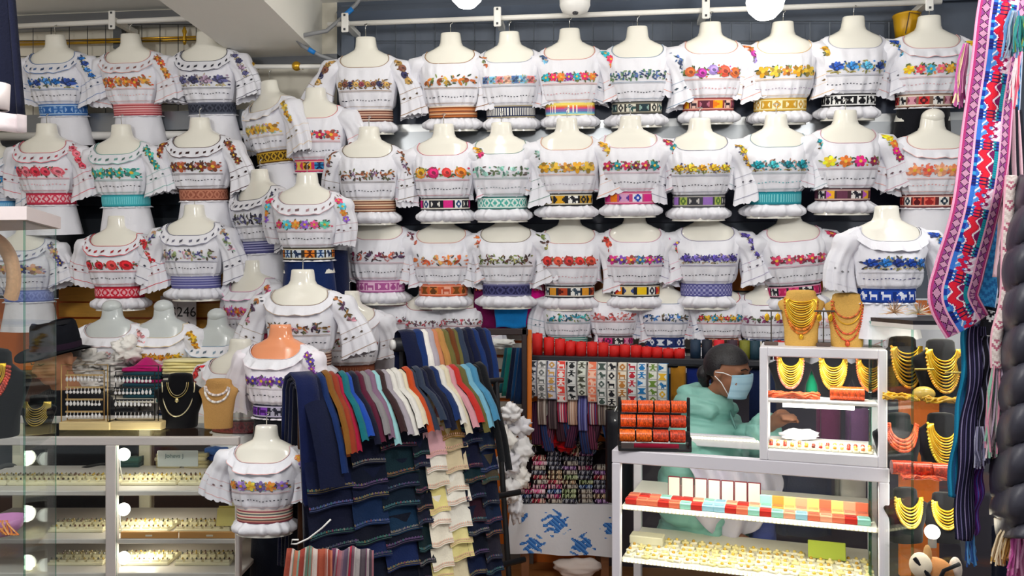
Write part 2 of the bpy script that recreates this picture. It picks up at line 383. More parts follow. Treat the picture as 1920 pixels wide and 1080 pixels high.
def rip(var, th, s):
    g = math.exp(-((s - .34) / .045) ** 2) * .0062 + math.exp(-((s - .465) / .03) ** 2) * .010 + (math.exp(-((s - .19) / .028) ** 2) * .0042)
    return g * (math.sin(th * (13 + 3 * var) + var * 2 + 3 * s) + .7 * math.sin(th * (23 + 2 * var) + var) + .8 * math.sin(th * 5 + var * 1.7 + s * 8))
def bsurf(var, th, s, lift=0.0): return body(th, s, soff(s) + rip(var, th, s) + lift)
def fb(var, x, s, lift):
    a, _ = pr(s); a += soff(s); c = max(-.985, min(.985, x / a)); th = math.acos(sg(c, 1 / EX))
    return bsurf(var, th, s, lift)
def neck_s(th):
    sn = math.sin(th)
    if sn <= .4: return .094
    q = max(0, min(1, (sn - .4) / .58)); return .094 + .066 * q * q * (3 - 2 * q)
_cache = {}
def torso_mesh(col, capped=False):
    k = ('t', col, capped)
    if k not in _cache:
        m = MB(); m.smooth = True
        ss = [0.0, .004, .02, .05, .058, .066, .074, .082, .09, .098, .106, .115, .13, .15, .18, .21, .25, .29, .34, .4, .46, .5]
        m.grid(lambda u, v: body(2 * PI * u, ss[int(round(v * (len(ss) - 1)))], -.004 if v == 0 else 0), 40, len(ss) - 1, col, True)
        n = len(m.v); top = [body(2 * PI * i / 40, 0, -.004) for i in range(40)]; m.smooth = False; m.poly([tuple(p) for p in top], col)
        if capped:
            m.smooth = True; m.ball((0, -.006, .497), .052, col, 20, 12, (1, .9, .75))
        _cache[k] = mesh_of(m, 'torso', 'shiny_plastic')
    return _cache[k]
def hook_mesh(h):
    k = ('h', round(h, 3))
    if k not in _cache:
        m = MB(); m.smooth = True
        m.tube([(0, 0, .49), (0, 0, .5 + h * .75), (.012, 0, .5 + h * .9), (.006, .012, .5 + h), (-.012, .02, .5 + h * .93)], .0022, 'd8d8d4', 5); _cache[k] = mesh_of(m, 'hook', 'chrome')
    return _cache[k]
def blouse_mesh(var, col, roll):
    k = ('b', var, col, roll)
    if k not in _cache:
        m = MB(); m.smooth = True; send = .49 if roll else .44
        m.grid(lambda u, v: bsurf(var, 2 * PI * u, neck_s(2 * PI * u) + (send - neck_s(2 * PI * u)) * v), 80, 34, col, True)
        _cache[k] = mesh_of(m, 'blouse', 'cotton')
    return _cache[k]
def sl_fn(side, p):
    ln, ex, hw, fy, ph = p
    st = Vector((side * .142, -.008, .5 - .128)); en = Vector((side * ex, fy, .5 - ln)); d = (en - st)
    dxz = Vector((d.x, 0, d.z)).normalized(); nx = Vector((-dxz.z, 0, dxz.x)) * side   # outward
    def f(u, v, lift=0.0):
        a = 2 * PI * u
        w = .050 + .018 * math.sin(min(1, v / .32) * PI) + (hw - .050) * max(0, (v - .22) / .78) ** 1.1
        dp = .058 + .012 * math.sin(min(1, v / .4) * PI) - .02 * v
        r = 1 + (.08 + .20 * v) * (math.sin(5 * a + ph) * .5 + .5 * math.sin(9 * a + ph * 2 + 2 * v)) * min(1, v * 2.2)
        vv = v + (.045 * abs(math.sin(8 * a)) + .06 * math.sin(a + ph) if v > .97 else 0)
        cap = min(1, .35 + v / .1 * .65) if v < .1 else 1
        c = st + d * vv + Vector((side * .03 * math.sin(vv * PI), 0, .012 * (1 - v) ** 3))
        return c + nx * math.cos(a) * (w * r * cap + lift) + Vector((0, -1, 0)) * math.sin(a) * (dp * r * cap + lift)
    return f
def sleeve_mesh(side, p, col, trim):
    k = ('s', side, p, col, trim)
    if k not in _cache:
        f = sl_fn(side, p); m = MB(); m.smooth = True
        m.grid(lambda u, v: f(u, v), 44, 20, col, True)
        for v0, w in ((.56, .008), (.72, .005), (.93, .014)):
            m.grid(lambda u, v: f(u, v0 + w * v, .0018), 44, 1, trim, True)
        for i in range(5):
            u0 = .16 + .09 * i; v0 = .64 + .03 * (i % 2)
            m.poly([f(u0, v0, .003), f(u0 + .022, v0 + .02, .003), f(u0, v0 + .045, .003), f(u0 - .018, v0 + .02, .003)], shade(trim, .55))
        _cache[k] = mesh_of(m, 'sleeve', 'cotton')
    return _cache[k]
# ---- flat embroidery drawn as small stitched pieces on the cloth
def ell(cx, cy, rx, ry, an, n=7):
    ca, sa = math.cos(an), math.sin(an)
    return [(cx + rx * math.cos(2 * PI * i / n) * ca - ry * math.sin(2 * PI * i / n) * sa, cy + rx * math.cos(2 * PI * i / n) * sa + ry * math.sin(2 * PI * i / n) * ca) for i in range(n)]
def dr(m, fn, pts, col, lift): m.poly([tuple(fn(x, y, lift)) for x, y in pts], col)
def flower(m, fn, cx, cy, r, col, kind, rnd, cen='f2c33a'):
    dk, lt = shade(col, .68), shade(col, 1.25)
    if kind == 'rose':
        dr(m, fn, ell(cx, cy, r, r * .92, rnd.random(), 10), col, .0022); dr(m, fn, ell(cx + r * .1, cy - r * .1, r * .66, r * .6, 0, 8), lt, .0029)
        dr(m, fn, ell(cx + r * .15, cy + r * .05, r * .4, r * .3, .6, 7), dk, .0036)
    elif kind == 'shell':
        for k in range(6):
            an = -2.9 + k * .55 + .2 * rnd.random(); dr(m, fn, ell(cx + r * .5 * math.cos(an), cy + r * .5 * math.sin(an) + r * .2, r * .55, r * .27, an, 7), (col, dk, lt)[k % 3], .0022 + .0002 * k)
        dr(m, fn, ell(cx, cy + r * .3, r * .42, r * .34, .3, 7), dk, .0037); dr(m, fn, ell(cx + r * .06, cy + r * .26, r * .22, r * .18, .3, 6), lt, .0042)
        for k in range(3): dr(m, fn, ell(cx + r * (.5 * k - .5), cy + r * .82, r * .22, r * .1, .5 * k - .5, 5), ('b0a050', '8a8a4a', 'd0c070')[k], .003)
    elif kind == 'leafy':
        for k in range(4):
            an = rnd.random() * 6.3; dr(m, fn, ell(cx + r * .55 * math.cos(an), cy + r * .55 * math.sin(an), r * .55, r * .24, an, 6), (col, dk, lt)[k % 3], .0022 + .0003 * k)
    elif kind == 'square':
        dr(m, fn, [(cx - r * .9, cy - r * .9), (cx + r * .9, cy - r * .9), (cx + r * .9, cy + r * .9), (cx - r * .9, cy + r * .9)], lt, .0022)
        for k in range(4): an = k * PI / 2 + .78; dr(m, fn, ell(cx + r * .45 * math.cos(an), cy + r * .45 * math.sin(an), r * .42, r * .3, an, 6), (col, dk)[k % 2], .003)
    else:
        n = 6 if kind == 'daisy' else 5; a0 = rnd.random() * 6
        for k in range(n):
            an = a0 + 2 * PI * k / n
            dr(m, fn, ell(cx + r * .56 * math.cos(an), cy + r * .56 * math.sin(an), r * .48, r * .36, an, 7), (col, lt)[k % 2] if kind != 'two' else (col, dk)[k % 2], .0022 + .00012 * k)
        dr(m, fn, ell(cx, cy, r * .30, r * .30, 0, 6), cen, .0034)
def band(m, fn, x0, x1, s0, h, kind, pal, leaf, rnd, n, wave=0.0):
    """a row of embroidered flowers with leaves from x0 to x1 around height s0"""
    L_ = (x1 - x0); st = L_ / n
    for i in range(n):
        cx = x0 + st * (i + .5); cy = s0 + wave * math.sin(i * 2.1)
        for k in range(5):
            an = rnd.random() * 6.3; lx = cx + st * .5 * math.cos(an); ly = cy + h * .42 * math.sin(an)
            dr(m, fn, ell(lx, ly, h * .2, h * .075, rnd.random() * 3.1, 6), leaf[rnd.randrange(len(leaf))], .0016)
        flower(m, fn, cx, cy, min(st * .5, h * .5) * (.9 + .25 * rnd.random()), pal[i % len(pal)], kind, rnd)
        for k in range(3):
            an = rnd.random() * 6.3; dr(m, fn, ell(cx + st * .5 + h * .1 * math.cos(an), cy + h * .38 * math.sin(an), h * .09, h * .08, 0, 5), pal[(i + 1 + k) % len(pal)], .0027)
BM = {'x': ["########", ".######.", "..####..", "..####..", ".######.", "########"], 'bird': ["..##....", ".####...", "#.######", "...#####", "...###..", "...#.#.."],
      'dia': ["...##...", "..####..", ".##..##.", ".##..##.", "..####..", "...##..."], 'llama': ["##......", "##......", ".######.", ".######.", ".#....#.", ".#....#."],
      'tri': ["#.......", "###.....", "#####...", "#####...", "###.....", "#......."], 'pot': [".######.", "...##...", "..####..", ".######.", ".######.", "..####.."],
      'bar': ["........", "........", "........", "........", "........", "........"], 'man': ["..####..", "...##...", "########", "...##...", "..####..", ".##..##."]}
def belt_col(spec, i, j, nx, ny):
    k = spec[0]
    if k == 'hs': c = spec[1]; return c[j * len(c) // ny]
    if k == 'vs':
        if j in (0, ny - 1): return spec[3]
        if j in (1, ny - 2): return spec[1]
        return (spec[1], spec[2])[(i // spec[4]) % 2] if len(spec) > 4 else (spec[1], spec[2])[i % 2]
    if k == 'zz':
        if j in (0, ny - 1): return spec[3]
        if j == 1 or j == ny - 2: return spec[1]
        d = abs((i % 8) - 4); e = abs(j - (ny - 1) / 2)
        return spec[2] if (d + e) % 4 < 1.6 else spec[1]
    if k == 'pl': return spec[1] if (j in (0, ny - 1) or (i % 4 < 2) != (j % 4 < 2)) else (spec[2] if i % 4 < 2 else spec[3])
    if k == 'rain':
        c = spec[1]; q = c[min(len(c) - 1, j * len(c) // ny)]
        return 'fbf4e2' if (i % 18 in (3, 6, 9) and 2 <= j <= ny - 3) else q
    if k == 'mo':
        if j in (0, ny - 1): return spec[1]
        if j in (1, ny - 2): return spec[2]
        bl = spec[3]; w = 10; b = bl[(i // w) % len(bl)]; q = i % w
        if q in (0, 9): return spec[1]
        return b[1] if BM[b[2]][min(5, (j - 2) * 6 // (ny - 4))][q - 1] == '#' else b[0]
def belt_mesh(spec):
    k = ('belt', repr(spec))
    if k not in _cache:
        m = MB(); m.smooth = True; nx, ny = 80, 10
        def f(u, v):
            s = .371 + .062 * v; return body(PI * 1.06 - PI * 1.12 * u, s, .0125 + .002 * math.sin(v * PI))
        m.grid(f, nx, ny, cf=lambda i, j: belt_col(spec, i, j, nx, ny))
        m.grid(lambda u, v: body(PI * 1.06 + PI * .88 * u, .371 + .062 * v, .0125), 20, 1, belt_col(spec, 4, 5, nx, ny))
        m.grid(lambda u, v: body(2 * PI * u, .371, .0125 - .008 * v), 40, 1, belt_col(spec, 0, 0, nx, ny), True)
        _cache[k] = mesh_of(m, 'woven_belt', 'woven')
    return _cache[k]
def skirt_mesh(col, ln, fl):
    k = ('k', col, ln, fl)
    if k not in _cache:
        m = MB(); m.smooth = True
        def f(u, v):
            th = 2 * PI * u; p = body(th, .425, .006); g = 1 + fl * v + .035 * v * math.sin(th * 9) + .03 * v * math.sin(th * 5 + 1)
            return Vector((p.x * g, p.y * g, p.z - ln * v))
        m.grid(f, 60, 10, col, True); _cache[k] = mesh_of(m, 'skirt', 'cotton' if col[0] in 'ef' else 'wool')
    return _cache[k]
def collar_mesh(var, trim, wide, dots):
    k = ('c', var, trim, wide, dots)
    if k not in _cache:
        m = MB(); m.smooth = True
        def f(u, v, lift=0.0):
            th = 2 * PI * u; s = neck_s(th) + .002 + wide * v * (.65 + .35 * max(0, math.sin(th)))
            w = math.sin(th * 16 + var) * .6 + math.sin(th * 27 + 2 * var) * .4
            o = .011 + .016 * v + (.0055 if dots else .010) * v * w + lift
            return body(th, s, o) + Vector((0, 0, .004 * v * w))
        m.grid(lambda u, v: f(u, v), 110, 6, 'eaeaf1', True)
        m.grid(lambda u, v: f(u, .93 + .07 * v, .0012), 110, 1, trim, True)
        if dots:
            for i in range(15):
                u = .03 + .46 * i / 14; v = .5
                m.poly([f(u - .006, v - .16, .0025), f(u + .006, v - .05, .0025), f(u + .004, v + .18, .0025), f(u - .007, v + .08, .0025)], shade(trim, .6 if i % 2 else .85))
        _cache[k] = mesh_of(m, 'collar', 'cotton')
    return _cache[k]
NM = [0]
def D(px, py, off, rot, kind, pal, leaf, belt, desc, bottom='roll', collar=None, trim=None, sc=1.0, n=None, h=.056, wave=.0, torso='efece0', hook=.055, sleeves='LR', strip='R', fab='e9e9f0',
      lr=None, group=None, cap=False, depth=None, tilt=0.0, lean=None, dots='2a2c3c', hem=True):
    if not depth: sc *= .945
    NM[0] += 1; i = NM[0]; rnd = random.Random(i * 7 + 1); var = i % 4
    P = at(px, py, depth) if depth else wat(px, py, off)
    t = thing('dressed_mannequin', desc, 'mannequin', P, WA + R(rot), group or 'dressed mannequins')
    if lean is None: lean = max(-2, min(11, (P.z - 1.35) * 8))
    t.scale = (sc, sc, sc); t.rotation_euler[0] = R(lean); t.rotation_euler[1] = R(tilt)
    t.location = P - t.rotation_euler.to_matrix() @ Vector((0, 0, .5 * sc))
    trim = trim or pal[0]
    to = inst('torso', torso_mesh(torso, cap), t)
    if hook: inst('hook', hook_mesh(hook), to)
    bl = inst('blouse', blouse_mesh(var, fab, bottom == 'roll'), t)
    q = lambda x: round(x, 2)
    if lr is None: lr = ((q(.34 + .05 * rnd.random()), q(.20 + .03 * rnd.random()), q(.066 + .02 * rnd.random()), -.01, float(i % 3)), (q(.34 + .05 * rnd.random()), q(.22 + .03 * rnd.random()), q(.076 + .02 * rnd.random()), -.05, float(i % 3) + .5))
    for nm, sd, p in (('L', -1, lr[0]), ('R', 1, lr[1])):
        if nm in sleeves:
            so = inst('sleeve', sleeve_mesh(sd, p, fab, shade(trim, 1.0) if hem else fab), bl)
    if collar: inst('collar', collar_mesh(var, trim, .05 if collar == 'dots' else .042, collar == 'dots'), bl)
    m = MB(); fn = lambda x, y, l: fb(var, x, y, l + .0012)
    sb = .246 + (.012 if collar else 0)
    nn = n or rnd.choice((5, 6, 6, 7))
    band(m, fn, -.133, .133, sb, h, kind, pal, leaf, rnd, nn, wave)
    for s0, hh, cc in ((sb + h * .5 + .006, .0022, trim), (sb + h * .5 + .012, .0016, shade(trim, .75)), (.357, .0016, trim)):
        for k in range(26):
            xa, xb = -.138 + .0106 * k, -.138 + .0106 * (k + 1); m.poly([fn(xa, s0, .0012), fn(xb, s0, .0012), fn(xb, s0 + hh, .0012), fn(xa, s0 + hh, .0012)], cc)
    for k in range(17):
        x = -.12 + .015 * k; m.poly([fn(a, b, .0018) for a, b in ell(x, .327 + .003 * math.sin(k * .8), .0042, .0026, 0, 5)], dots)
    # neckline piping
    m.smooth = True
    m.tube([bsurf(var, 2 * PI * k / 60, neck_s(2 * PI * k / 60), .0005) for k in range(60)], .0018, trim, 4, closed=True); m.smooth = False
    if strip:
        for nm, sd, p in (('L', -1, lr[0]), ('R', 1, lr[1])):
            if nm in strip and nm in sleeves:
                f = sl_fn(sd, p); ln = p[0] - .128
                g = lambda x, y, l: f(.20 + (-x) * sd * 2.4, .05 + y / (ln + .02), l + .0015)
                for k in range(4):
                    y = .012 + .031 * k
                    flower(m, g, .004 * math.sin(k * 2), y, .019, pal[k % len(pal)], kind, rnd)
                    for z in range(4): an = rnd.random() * 6.3; dr(m, g, ell(.017 * math.cos(an), y + .015 * math.sin(an), .008, .0035, an, 6), leaf[rnd.randrange(len(leaf))], .0014)
    m.build('embroidery', 'thread', bl)['kind'] = 'stuff'
    inst('woven_belt', belt_mesh(belt), t)
    if bottom in ('white', 'navy', 'black', 'blue'):
        inst('skirt', skirt_mesh({'white': 'e8e8ef', 'navy': '151b33', 'black': '15161c', 'blue': '14295c'}[bottom], .17 if bottom == 'white' else .24, .28 if bottom == 'white' else .18), t)
    return t
GR = ['5c6b3a', '3f4f3a', '8a9a4a']; DKL = ['3a3a44', '5a5040', '6b6f4a']; PAS = ['9cc0a8', 'c9a0b8', 'b8b070']; BLL = ['2a4a78', '6a7a4a', '39506a']
BRS = ('hs', ['e9d9c9', '6b3d34', 'caa08a', '8a5a4a', 'd8b9a4', '6b3d34', 'c9947c', '57342e', 'e0c8b4', '6b3d34'])
T = 'mannequin in white blouse with '
# ---- upper row on the long rail
D(686, 70, .24, 2, 'rose', ['b08a4a', '7a4a3a', '2c2c55', 'c9a25a', '8a3a4a'], ['8a6a3a', '5a4a3a', 'a08050'], BRS, T + 'dense brown, gold and navy dots and a tan striped belt', n=9, h=.05, strip='LR', trim='a8896a', hook=.07, lr=((.37, .27, .10, -.02, 1.0), (.40, .245, .075, -.04, 2.0)))
D(845, 62, .23, 0, 'leafy', ['d9782a', 'a8552a', 'c9a03a'], GR, ('hs', ['e8d8c4', '8a4a2a', 'c8743f', 'd89a6a', '7a4030', 'c98050', 'e0b890', '8a4a2a', 'c8743f', '5a3828']), T + 'orange toadstool sprigs and a rust striped belt', trim='a0703a', n=5, lr=((.33, .19, .05, .01, 1.0), (.38, .20, .07, -.045, 1.0)))
D(955, 60, .23, 0, 'square', ['4a6a9a', '6fb0d8', 'd87a78', 'e8a890'], PAS, ('vs', '2b3350', 'e8e6e0', 'a59a80', 1), T + 'square blue and pink blocks and a navy barred belt', trim='b0b4c4', n=7, h=.042, lr=((.37, .19, .06, .02, 1.0), (.37, .215, .06, -.045, 2.0)))
D(1068, 54, .23, 0, 'daisy', ['1fa0b0', 'e8305a', 'f07a30', '8a2a90'], GR, ('rain', ['f5e070', 'f0b050', 'e86a50', 'e0508a', '8a70b0', '5aa0c8', '90d0d8', 'e8e0a0']), T + 'teal, pink and orange flowers and rainbow belt', trim='e8a090', n=7, h=.05, dots='d8a0a8')
D(1195, 50, .23, 0, 'leafy', ['3a6a5a', '4a6aa8', '2c3a60'], ['5a8a5a', '7a9a6a', '3a5a8a'], ('mo', '3c3c3a', '8a8678', [('d8d4c4', '3a5a5a', 'bird'), ('8aa8a0', '2a3c44', 'x'), ('e4e0d0', '3a3a3a', 'dia')]), T + 'blue green vine and a grey pictorial belt', trim='8aa0b8', n=9, h=.05)
D(1332, 42, .23, 2, 'rose', ['e8703a', 'b83aa0', '9a80c8', 'd8503a'], GR, ('mo', '8a3a3a', 'd8988a', [('b86a80', '5a2a3a', 'x'), ('f0b020', 'f07a20', 'tri'), ('e8c0b0', '3a2a34', 'llama')]), T + 'purple and orange buds and a rose panelled belt', trim='e8a898', n=5, wave=.008, dots='d898a0')
D(1468, 41, .23, 0, 'two', ['f0b020', 'f8d040', 'e89030'], GR, ('mo', 'c09a3a', 'e8d89a', [('f0e4b8', 'c8962a', 'x'), ('f4e8c4', 'd0a040', 'dia')]), T + 'yellow roses and a gold on cream belt', trim='f0c890', n=5, dots='b0a0b8')
D(1600, 31, .23, 2, 'shell', ['1f50b0', '3a8ad8', '5ab0e0', '16408a'], ['8a8a4a', 'b0a060'], ('mo', '1c1c20', 'e8e8e8', [('f0f0ee', '1c1c20', 'x'), ('f0f0ee', '1c1c20', 'pot'), ('f0f0ee', '1c1c20', 'bird')]), T + 'large blue shells and a bold black and white belt', trim='b8b8c8', n=4, h=.06, lr=((.33, .19, .05, .01, 1.0), (.35, .245, .075, -.04, 1.0)))
D(1742, 30, .23, 0, 'daisy', ['f2b818', 'e84a5a', '3aa0c0', 'f06a7a', 'e0a030'], GR, ('mo', '8a6a5a', 'e8dccc', [('d83a3a', '5a2028', 'dia'), ('e8e4e0', '26262c', 'bird'), ('8a3a5a', 'd89aa8', 'x')]), T + 'yellow, red and teal flowers above a black skirt', bottom='black', collar='frill', trim='e8b0b0', n=6, dots='e0b0b8')
# ---- second row
D(692, 238, .30, 2, 'leafy', ['8a4a2a', 'b0703a', '7a5a7a'], DKL, BRS[:1] + (['e8dcc8', '8a5a44', 'd8b090', '7a4a3a', 'e8d0b0', 'a06a50', 'd0a080', '6b3d34', 'e4cfb4', '8a5a44'],), T + 'bronze leaf whorls and a beige striped belt', n=8, h=.054, strip='LR', trim='8a7a6a', lr=((.39, .20, .05, .0, 1.0), (.38, .20, .055, -.045, 2.0)))
D(832, 233, .30, 0, 'rose', ['f0a020', 'd01a6a', 'e83a3a', 'f07a20'], GR, ('mo', '22222a', 'd8d4c8', [('e8e4dc', '2a2a30', 'x'), ('e0308a', 'c02070', 'bar'), ('e8e8e8', '2a4a7a', 'dia')]), T + 'magenta and orange discs and a black white magenta belt', trim='e88a9a', n=4, lr=((.40, .19, .06, -.02, 1.0), (.36, .235, .075, -.05, 2.0)))
D(940, 230, .29, 0, 'leafy', ['7ab8a8', '9accc0', '5a6a4a'], ['5a4a44', '6a8a6a', 'a8d0c0'], ('zz', 'e0f0ea', '4fb0a4', '3a7a74'), T + 'pale mint leaves and a mint zigzag belt', trim='8aa8a0', n=6, h=.052, dots='8a98a0')
D(1063, 222, .30, 0, 'two', ['f2b020', 'f5c840', 'e8a040'], ['7a8a3a', 'c89a9a', '8a9a4a'], ('mo', '202024', 'd8d0b8', [('2a2a2e', 'e0a828', 'x'), ('f0eee8', '26262c', 'bird'), ('b08a30', '2a2a2e', 'dia')]), T + 'yellow pansies and a black, white and ochre belt', trim='f0b89a', n=5, h=.052, dots='c8c0d0')
D(1182, 218, .29, 0, 'two', ['d02a60', '1fa0a8', 'e0306a', '8a2a50'], GR, ('mo', 'c84a7a', 'e8a0b8', [('e8e4f0', '2a4ab0', 'dia'), ('e0308a', 'c02a70', 'bar'), ('f08020', 'e06a18', 'bar'), ('5a3a90', 'd8a0c8', 'x')]), T + 'crimson and teal garland and a pink orange belt', trim='e8b0c0', n=6, h=.05)
D(1312, 222, .30, 0, 'shell', ['e8b020', 'f0c030', 'd8981a'], ['6a5a9a', '4a4a6a', '7a8a4a'], ('mo', '4a4a50', 'a8a4a0', [('c8c4c0', '3a3a40', 'x'), ('9a70c0', '8050a8', 'bar'), ('a8b858', '5a7a3a', 'dia')]), T + 'yellow suns, purple leaves and a grey lilac belt', trim='a0a0b4', n=5, h=.05)
D(1455, 215, .30, 0, 'shell', ['1a98a8', '3ab0b8', '0f7a88'], ['6a4a3a', 'b08a7a'], ('vs', '2f9aa8', '7acad0', '1f7a88', 1), T + 'turquoise fans and a turquoise barred belt', trim='a0b8c0', n=4, h=.056, dots='7ac0c8')
D(1585, 207, .30, 3, 'daisy', ['f0d020', 'e0702a', 'e81a80', '8a1a4a'], GR, ('mo', '4a3038', 'c8a8a0', [('6a3a50', '3a2030', 'bar'), ('e8e4e0', '2a2a34', 'bird'), ('f0b030', 'c060c0', 'tri')]), T + 'spaced magenta and yellow stars and a dark panelled belt', trim='d8a8b8', n=4, h=.05, lr=((.35, .21, .08, -.03, 1.0), (.37, .25, .075, -.04, 2.0)))
D(1748, 218, .28, 0, 'daisy', ['f08a5a', 'e8604a', 'f0a07a'], ['e8a090', 'd88a7a'], ('mo', '6a2a2e', 'e8c0b4', [('e86a5a', 'a02a2a', 'pot'), ('f0ece6', '2a3a4a', 'dia'), ('d85a4a', '5a1a20', 'pot')]), T + 'coral stars and coral belt beside the long sashes', bottom='white', collar='frill', trim='f0b0a8', n=5, h=.062, cap=True, dots='e8a8a8')
# ---- third row
D(712, 392, .20, 3, 'leafy', ['7a2a4a', 'c0604a', '4a3050'], ['4a3a40', 'c88a8a'], ('mo', 'b05a98', 'e8b8d8', [('ecc0dc', 'b05a98', 'llama'), ('ecc0dc', 'b05a98', 'x'), ('e8b4d4', 'a85090', 'pot')]), T + 'plum and rust petals and a mauve pictorial belt', trim='d8a0a8', n=6, h=.052)
D(830, 398, .20, 0, 'leafy', ['f07a2a', 'e8603a', 'f0a05a'], ['4a4a4a', 'b0b04a', 'e8a07a'], ('mo', 'd8603a', 'f0a080', [('d87a3a', '6a4020', 'pot'), ('f0b098', 'c85a3a', 'llama'), ('c86a30', '7a4a20', 'x')]), T + 'orange lily sprays and an orange pictorial belt', trim='f0b0a0', n=5, h=.056)
D(950, 396, .21, 0, 'leafy', ['6a7a3a', '5a3a30', 'a0a060'], ['3a2a2a', '8a9a5a', '7a4a3a'], ('zz', '4a4a78', '26264a', '8a88a8'), T + 'olive and brown lattice and a dark violet diamond belt', trim='9a8a7a', n=8, h=.05, strip='R')
D(1068, 398, .20, 0, 'rose', ['d8302a', 'e8503a', 'b82a2a'], ['5a4a3a', '6a7a3a', '8a3a2a'], ('mo', '2c2c34', 'd0ccc4', [('b84a2a', '5a2018', 'tri'), ('e4e4e0', '3a4a5a', 'bird'), ('e09a30', '8a4a20', 'bar')]), T + 'red apples and roses and a black, rust and white belt', trim='e0a0a0', n=5, h=.05, dots='d8a8b0')
D(1190, 395, .20, 0, 'two', ['e83a9a', '8a4ac0', 'e85a5a', '3a80c0'], GR, ('mo', '26262e', 'c8c0b0', [('f0c820', 'c83a3a', 'bar'), ('e8e8e4', '2a2a32', 'dia'), ('f08a20', 'd82a3a', 'tri'), ('3a4a8a', 'e8d8a0', 'x')]), T + 'candy pink and violet hearts and a black and yellow belt', trim='e8b0c8', n=6, h=.046)
D(1325, 392, .21, 0, 'shell', ['5a4aa8', '7a6ac0', '44388a'], ['4a4468', 'c0a8a0'], ('pl', '5a5a98', 'a8a8d0', '8a8abc'), T + 'violet pansies and a violet plaid belt', trim='a8a0c0', n=6, h=.05)
D(1478, 392, .21, 5, 'two', ['e83a6a', 'f0608a', 'd82a5a'], ['4a4a3a', '7a3a4a'], ('mo', '2a2a30', 'e0a0b8', [('e8508a', 'c82a6a', 'dia'), ('ecebe8', '30303a', 'bird'), ('e8508a', 'c02a60', 'x')]), T + 'rising row of hot pink roses and a pink bird belt', trim='e8a0b8', n=5, h=.05, tilt=-5, lr=((.35, .2, .05, .0, 1.0), (.39, .235, .09, -.05, 2.0)))
D(1662, 386, 0, 4, 'shell', ['1a48a8', '2a78c8', '16368a'], ['3a3a50', '8a8a60'], ('mo', '12307a', '1c44a0', [('1c44a8', 'e0e6f4', 'llama'), ('1c44a8', 'e0e6f4', 'bird'), ('1c44a8', 'e0e6f4', 'llama')]), T + 'royal blue shells and belt on the glass case', bottom='white', collar='frill', trim='e8e8f0', depth=2.6, n=5, h=.062, hook=0, lr=((.37, .21, .07, -.02, 1.0), (.38, .30, .12, -.02, 2.0)), dots='5a5a8a', sc=.72)
# ---- left wall
D(104, 66, .22, 0, 'shell', ['1f6ab8', '2a4a98', '4a8ad0'], BLL, ('mo', '3a70b8', 'a8c4e4', [('8ab0e0', '3a70b8', 'man'), ('9abce6', '3468b0', 'x')]), T + 'blue pictures, dotted frill collar and sky blue belt', bottom='white', collar='dots', trim='6a8ac0', n=5, wave=.004)
D(245, 64, .22, 0, 'two', ['f08a3a', 'e8603a', 'f0a850'], ['6a4a3a', 'c83a3a', 'a87a3a'], ('hs', ['e8a0a0', 'b84a50', 'e8b0b0', 'c05a60', 'f0c0bc', 'c0505a', 'e8a8a8', 'b84a50', 'e8a0a0', 'b04450']), T + 'orange blooms, frill collar and rose striped belt', bottom='white', collar='dots', trim='e8a8a0', n=6, wave=.005, dots='f0c0c0')
D(387, 60, .22, 0, 'shell', ['5a5a88', '3a3a60', 'a890a8'], ['8a8090', 'c0b0a0'], ('zz', '4a4e5c', '2c303c', '6a6e7c'), T + 'slate violet wheels, dark collar edge and charcoal belt', bottom='white', collar='dots', trim='4a4a5c', n=4, h=.062)
D(88, 232, .28, 2, 'rose', ['e8405a', 'f07080', 'd83048'], ['5a5a4a', 'f0a0a8'], ('zz', 'd8405a', 'f0c0c8', 'b02a44'), T + 'salmon flowers, pink collar edge and crimson lattice belt', bottom='white', collar='dots', trim='e86a7a', n=5, dots='f0b0b8')
D(228, 234, .28, -2, 'two', ['3ac0b0', '5ad0c0', '2a9a98'], ['8a7a3a', 'a09a4a', '3a4a3a'], ('vs', '4ab8c4', '7ad4dc', '2a909c', 1), T + 'sea green flowers, frill collar and aqua barred belt', bottom='white', collar='dots', trim='88c0b8', n=5)
D(375, 221, .28, 0, 'two', ['8a3a2a', 'c0603a', '5a3028'], ['6a7a3a', '3a3a34', 'd89aa0'], ('zz', 'c08068', '9a5a48', '6a3a30'), T + 'red brown flowers, dark edged collar and clay brown belt', bottom='white', collar='dots', trim='5a3a3a', n=5, strip='LR')
D(222, 405, .30, 0, 'rose', ['d81a2a', 'c0182a', 'e84a4a'], ['5a7a3a', '4a4a3a'], ('zz', 'd0283c', 'f0b0b8', 'a01c30'), T + 'deep red roses, red edged collar and scarlet belt', collar='dots', trim='d8404a', n=4, h=.05)
D(365, 384, .32, 0, 'leafy', ['c09a7a', '5a5a98', '8a9a6a', 'c8a0b0'], PAS + DKL, ('hs', ['6a6aa0', 'a8a8cc', '5a5a98', '9a9ac4', '50508e', '8a8abc', '5a5a98', 'a8a8cc', '5a5a98', '6a6aa0']), T + 'muted pastel sprigs, dotted collar and periwinkle striped belt', collar='dots', trim='8a8aa0', n=7, lr=((.40, .26, .09, -.03, 1.0), (.40, .24, .08, -.04, 2.0)), strip='LR')
D(52, 415, .26, 0, 'two', ['4a4a90', 'e0a888', '6a5aa0'], PAS, ('zz', '8a9ad8', '6a7ac0', '5a6ab0'), T + 'violet and peach butterflies seen behind the case glass', bottom='white', collar='dots', trim='a0a8c8', n=5)
D(-20, 250, .24, 0, 'two', ['2a8ac8', '4aa0d8'], BLL, ('vs', '6ab0e0', 'a0d0f0', '3a80b8', 1), T + 'blue puff sleeve cut off by the picture edge', bottom='white', collar='dots', trim='8ab0d0')
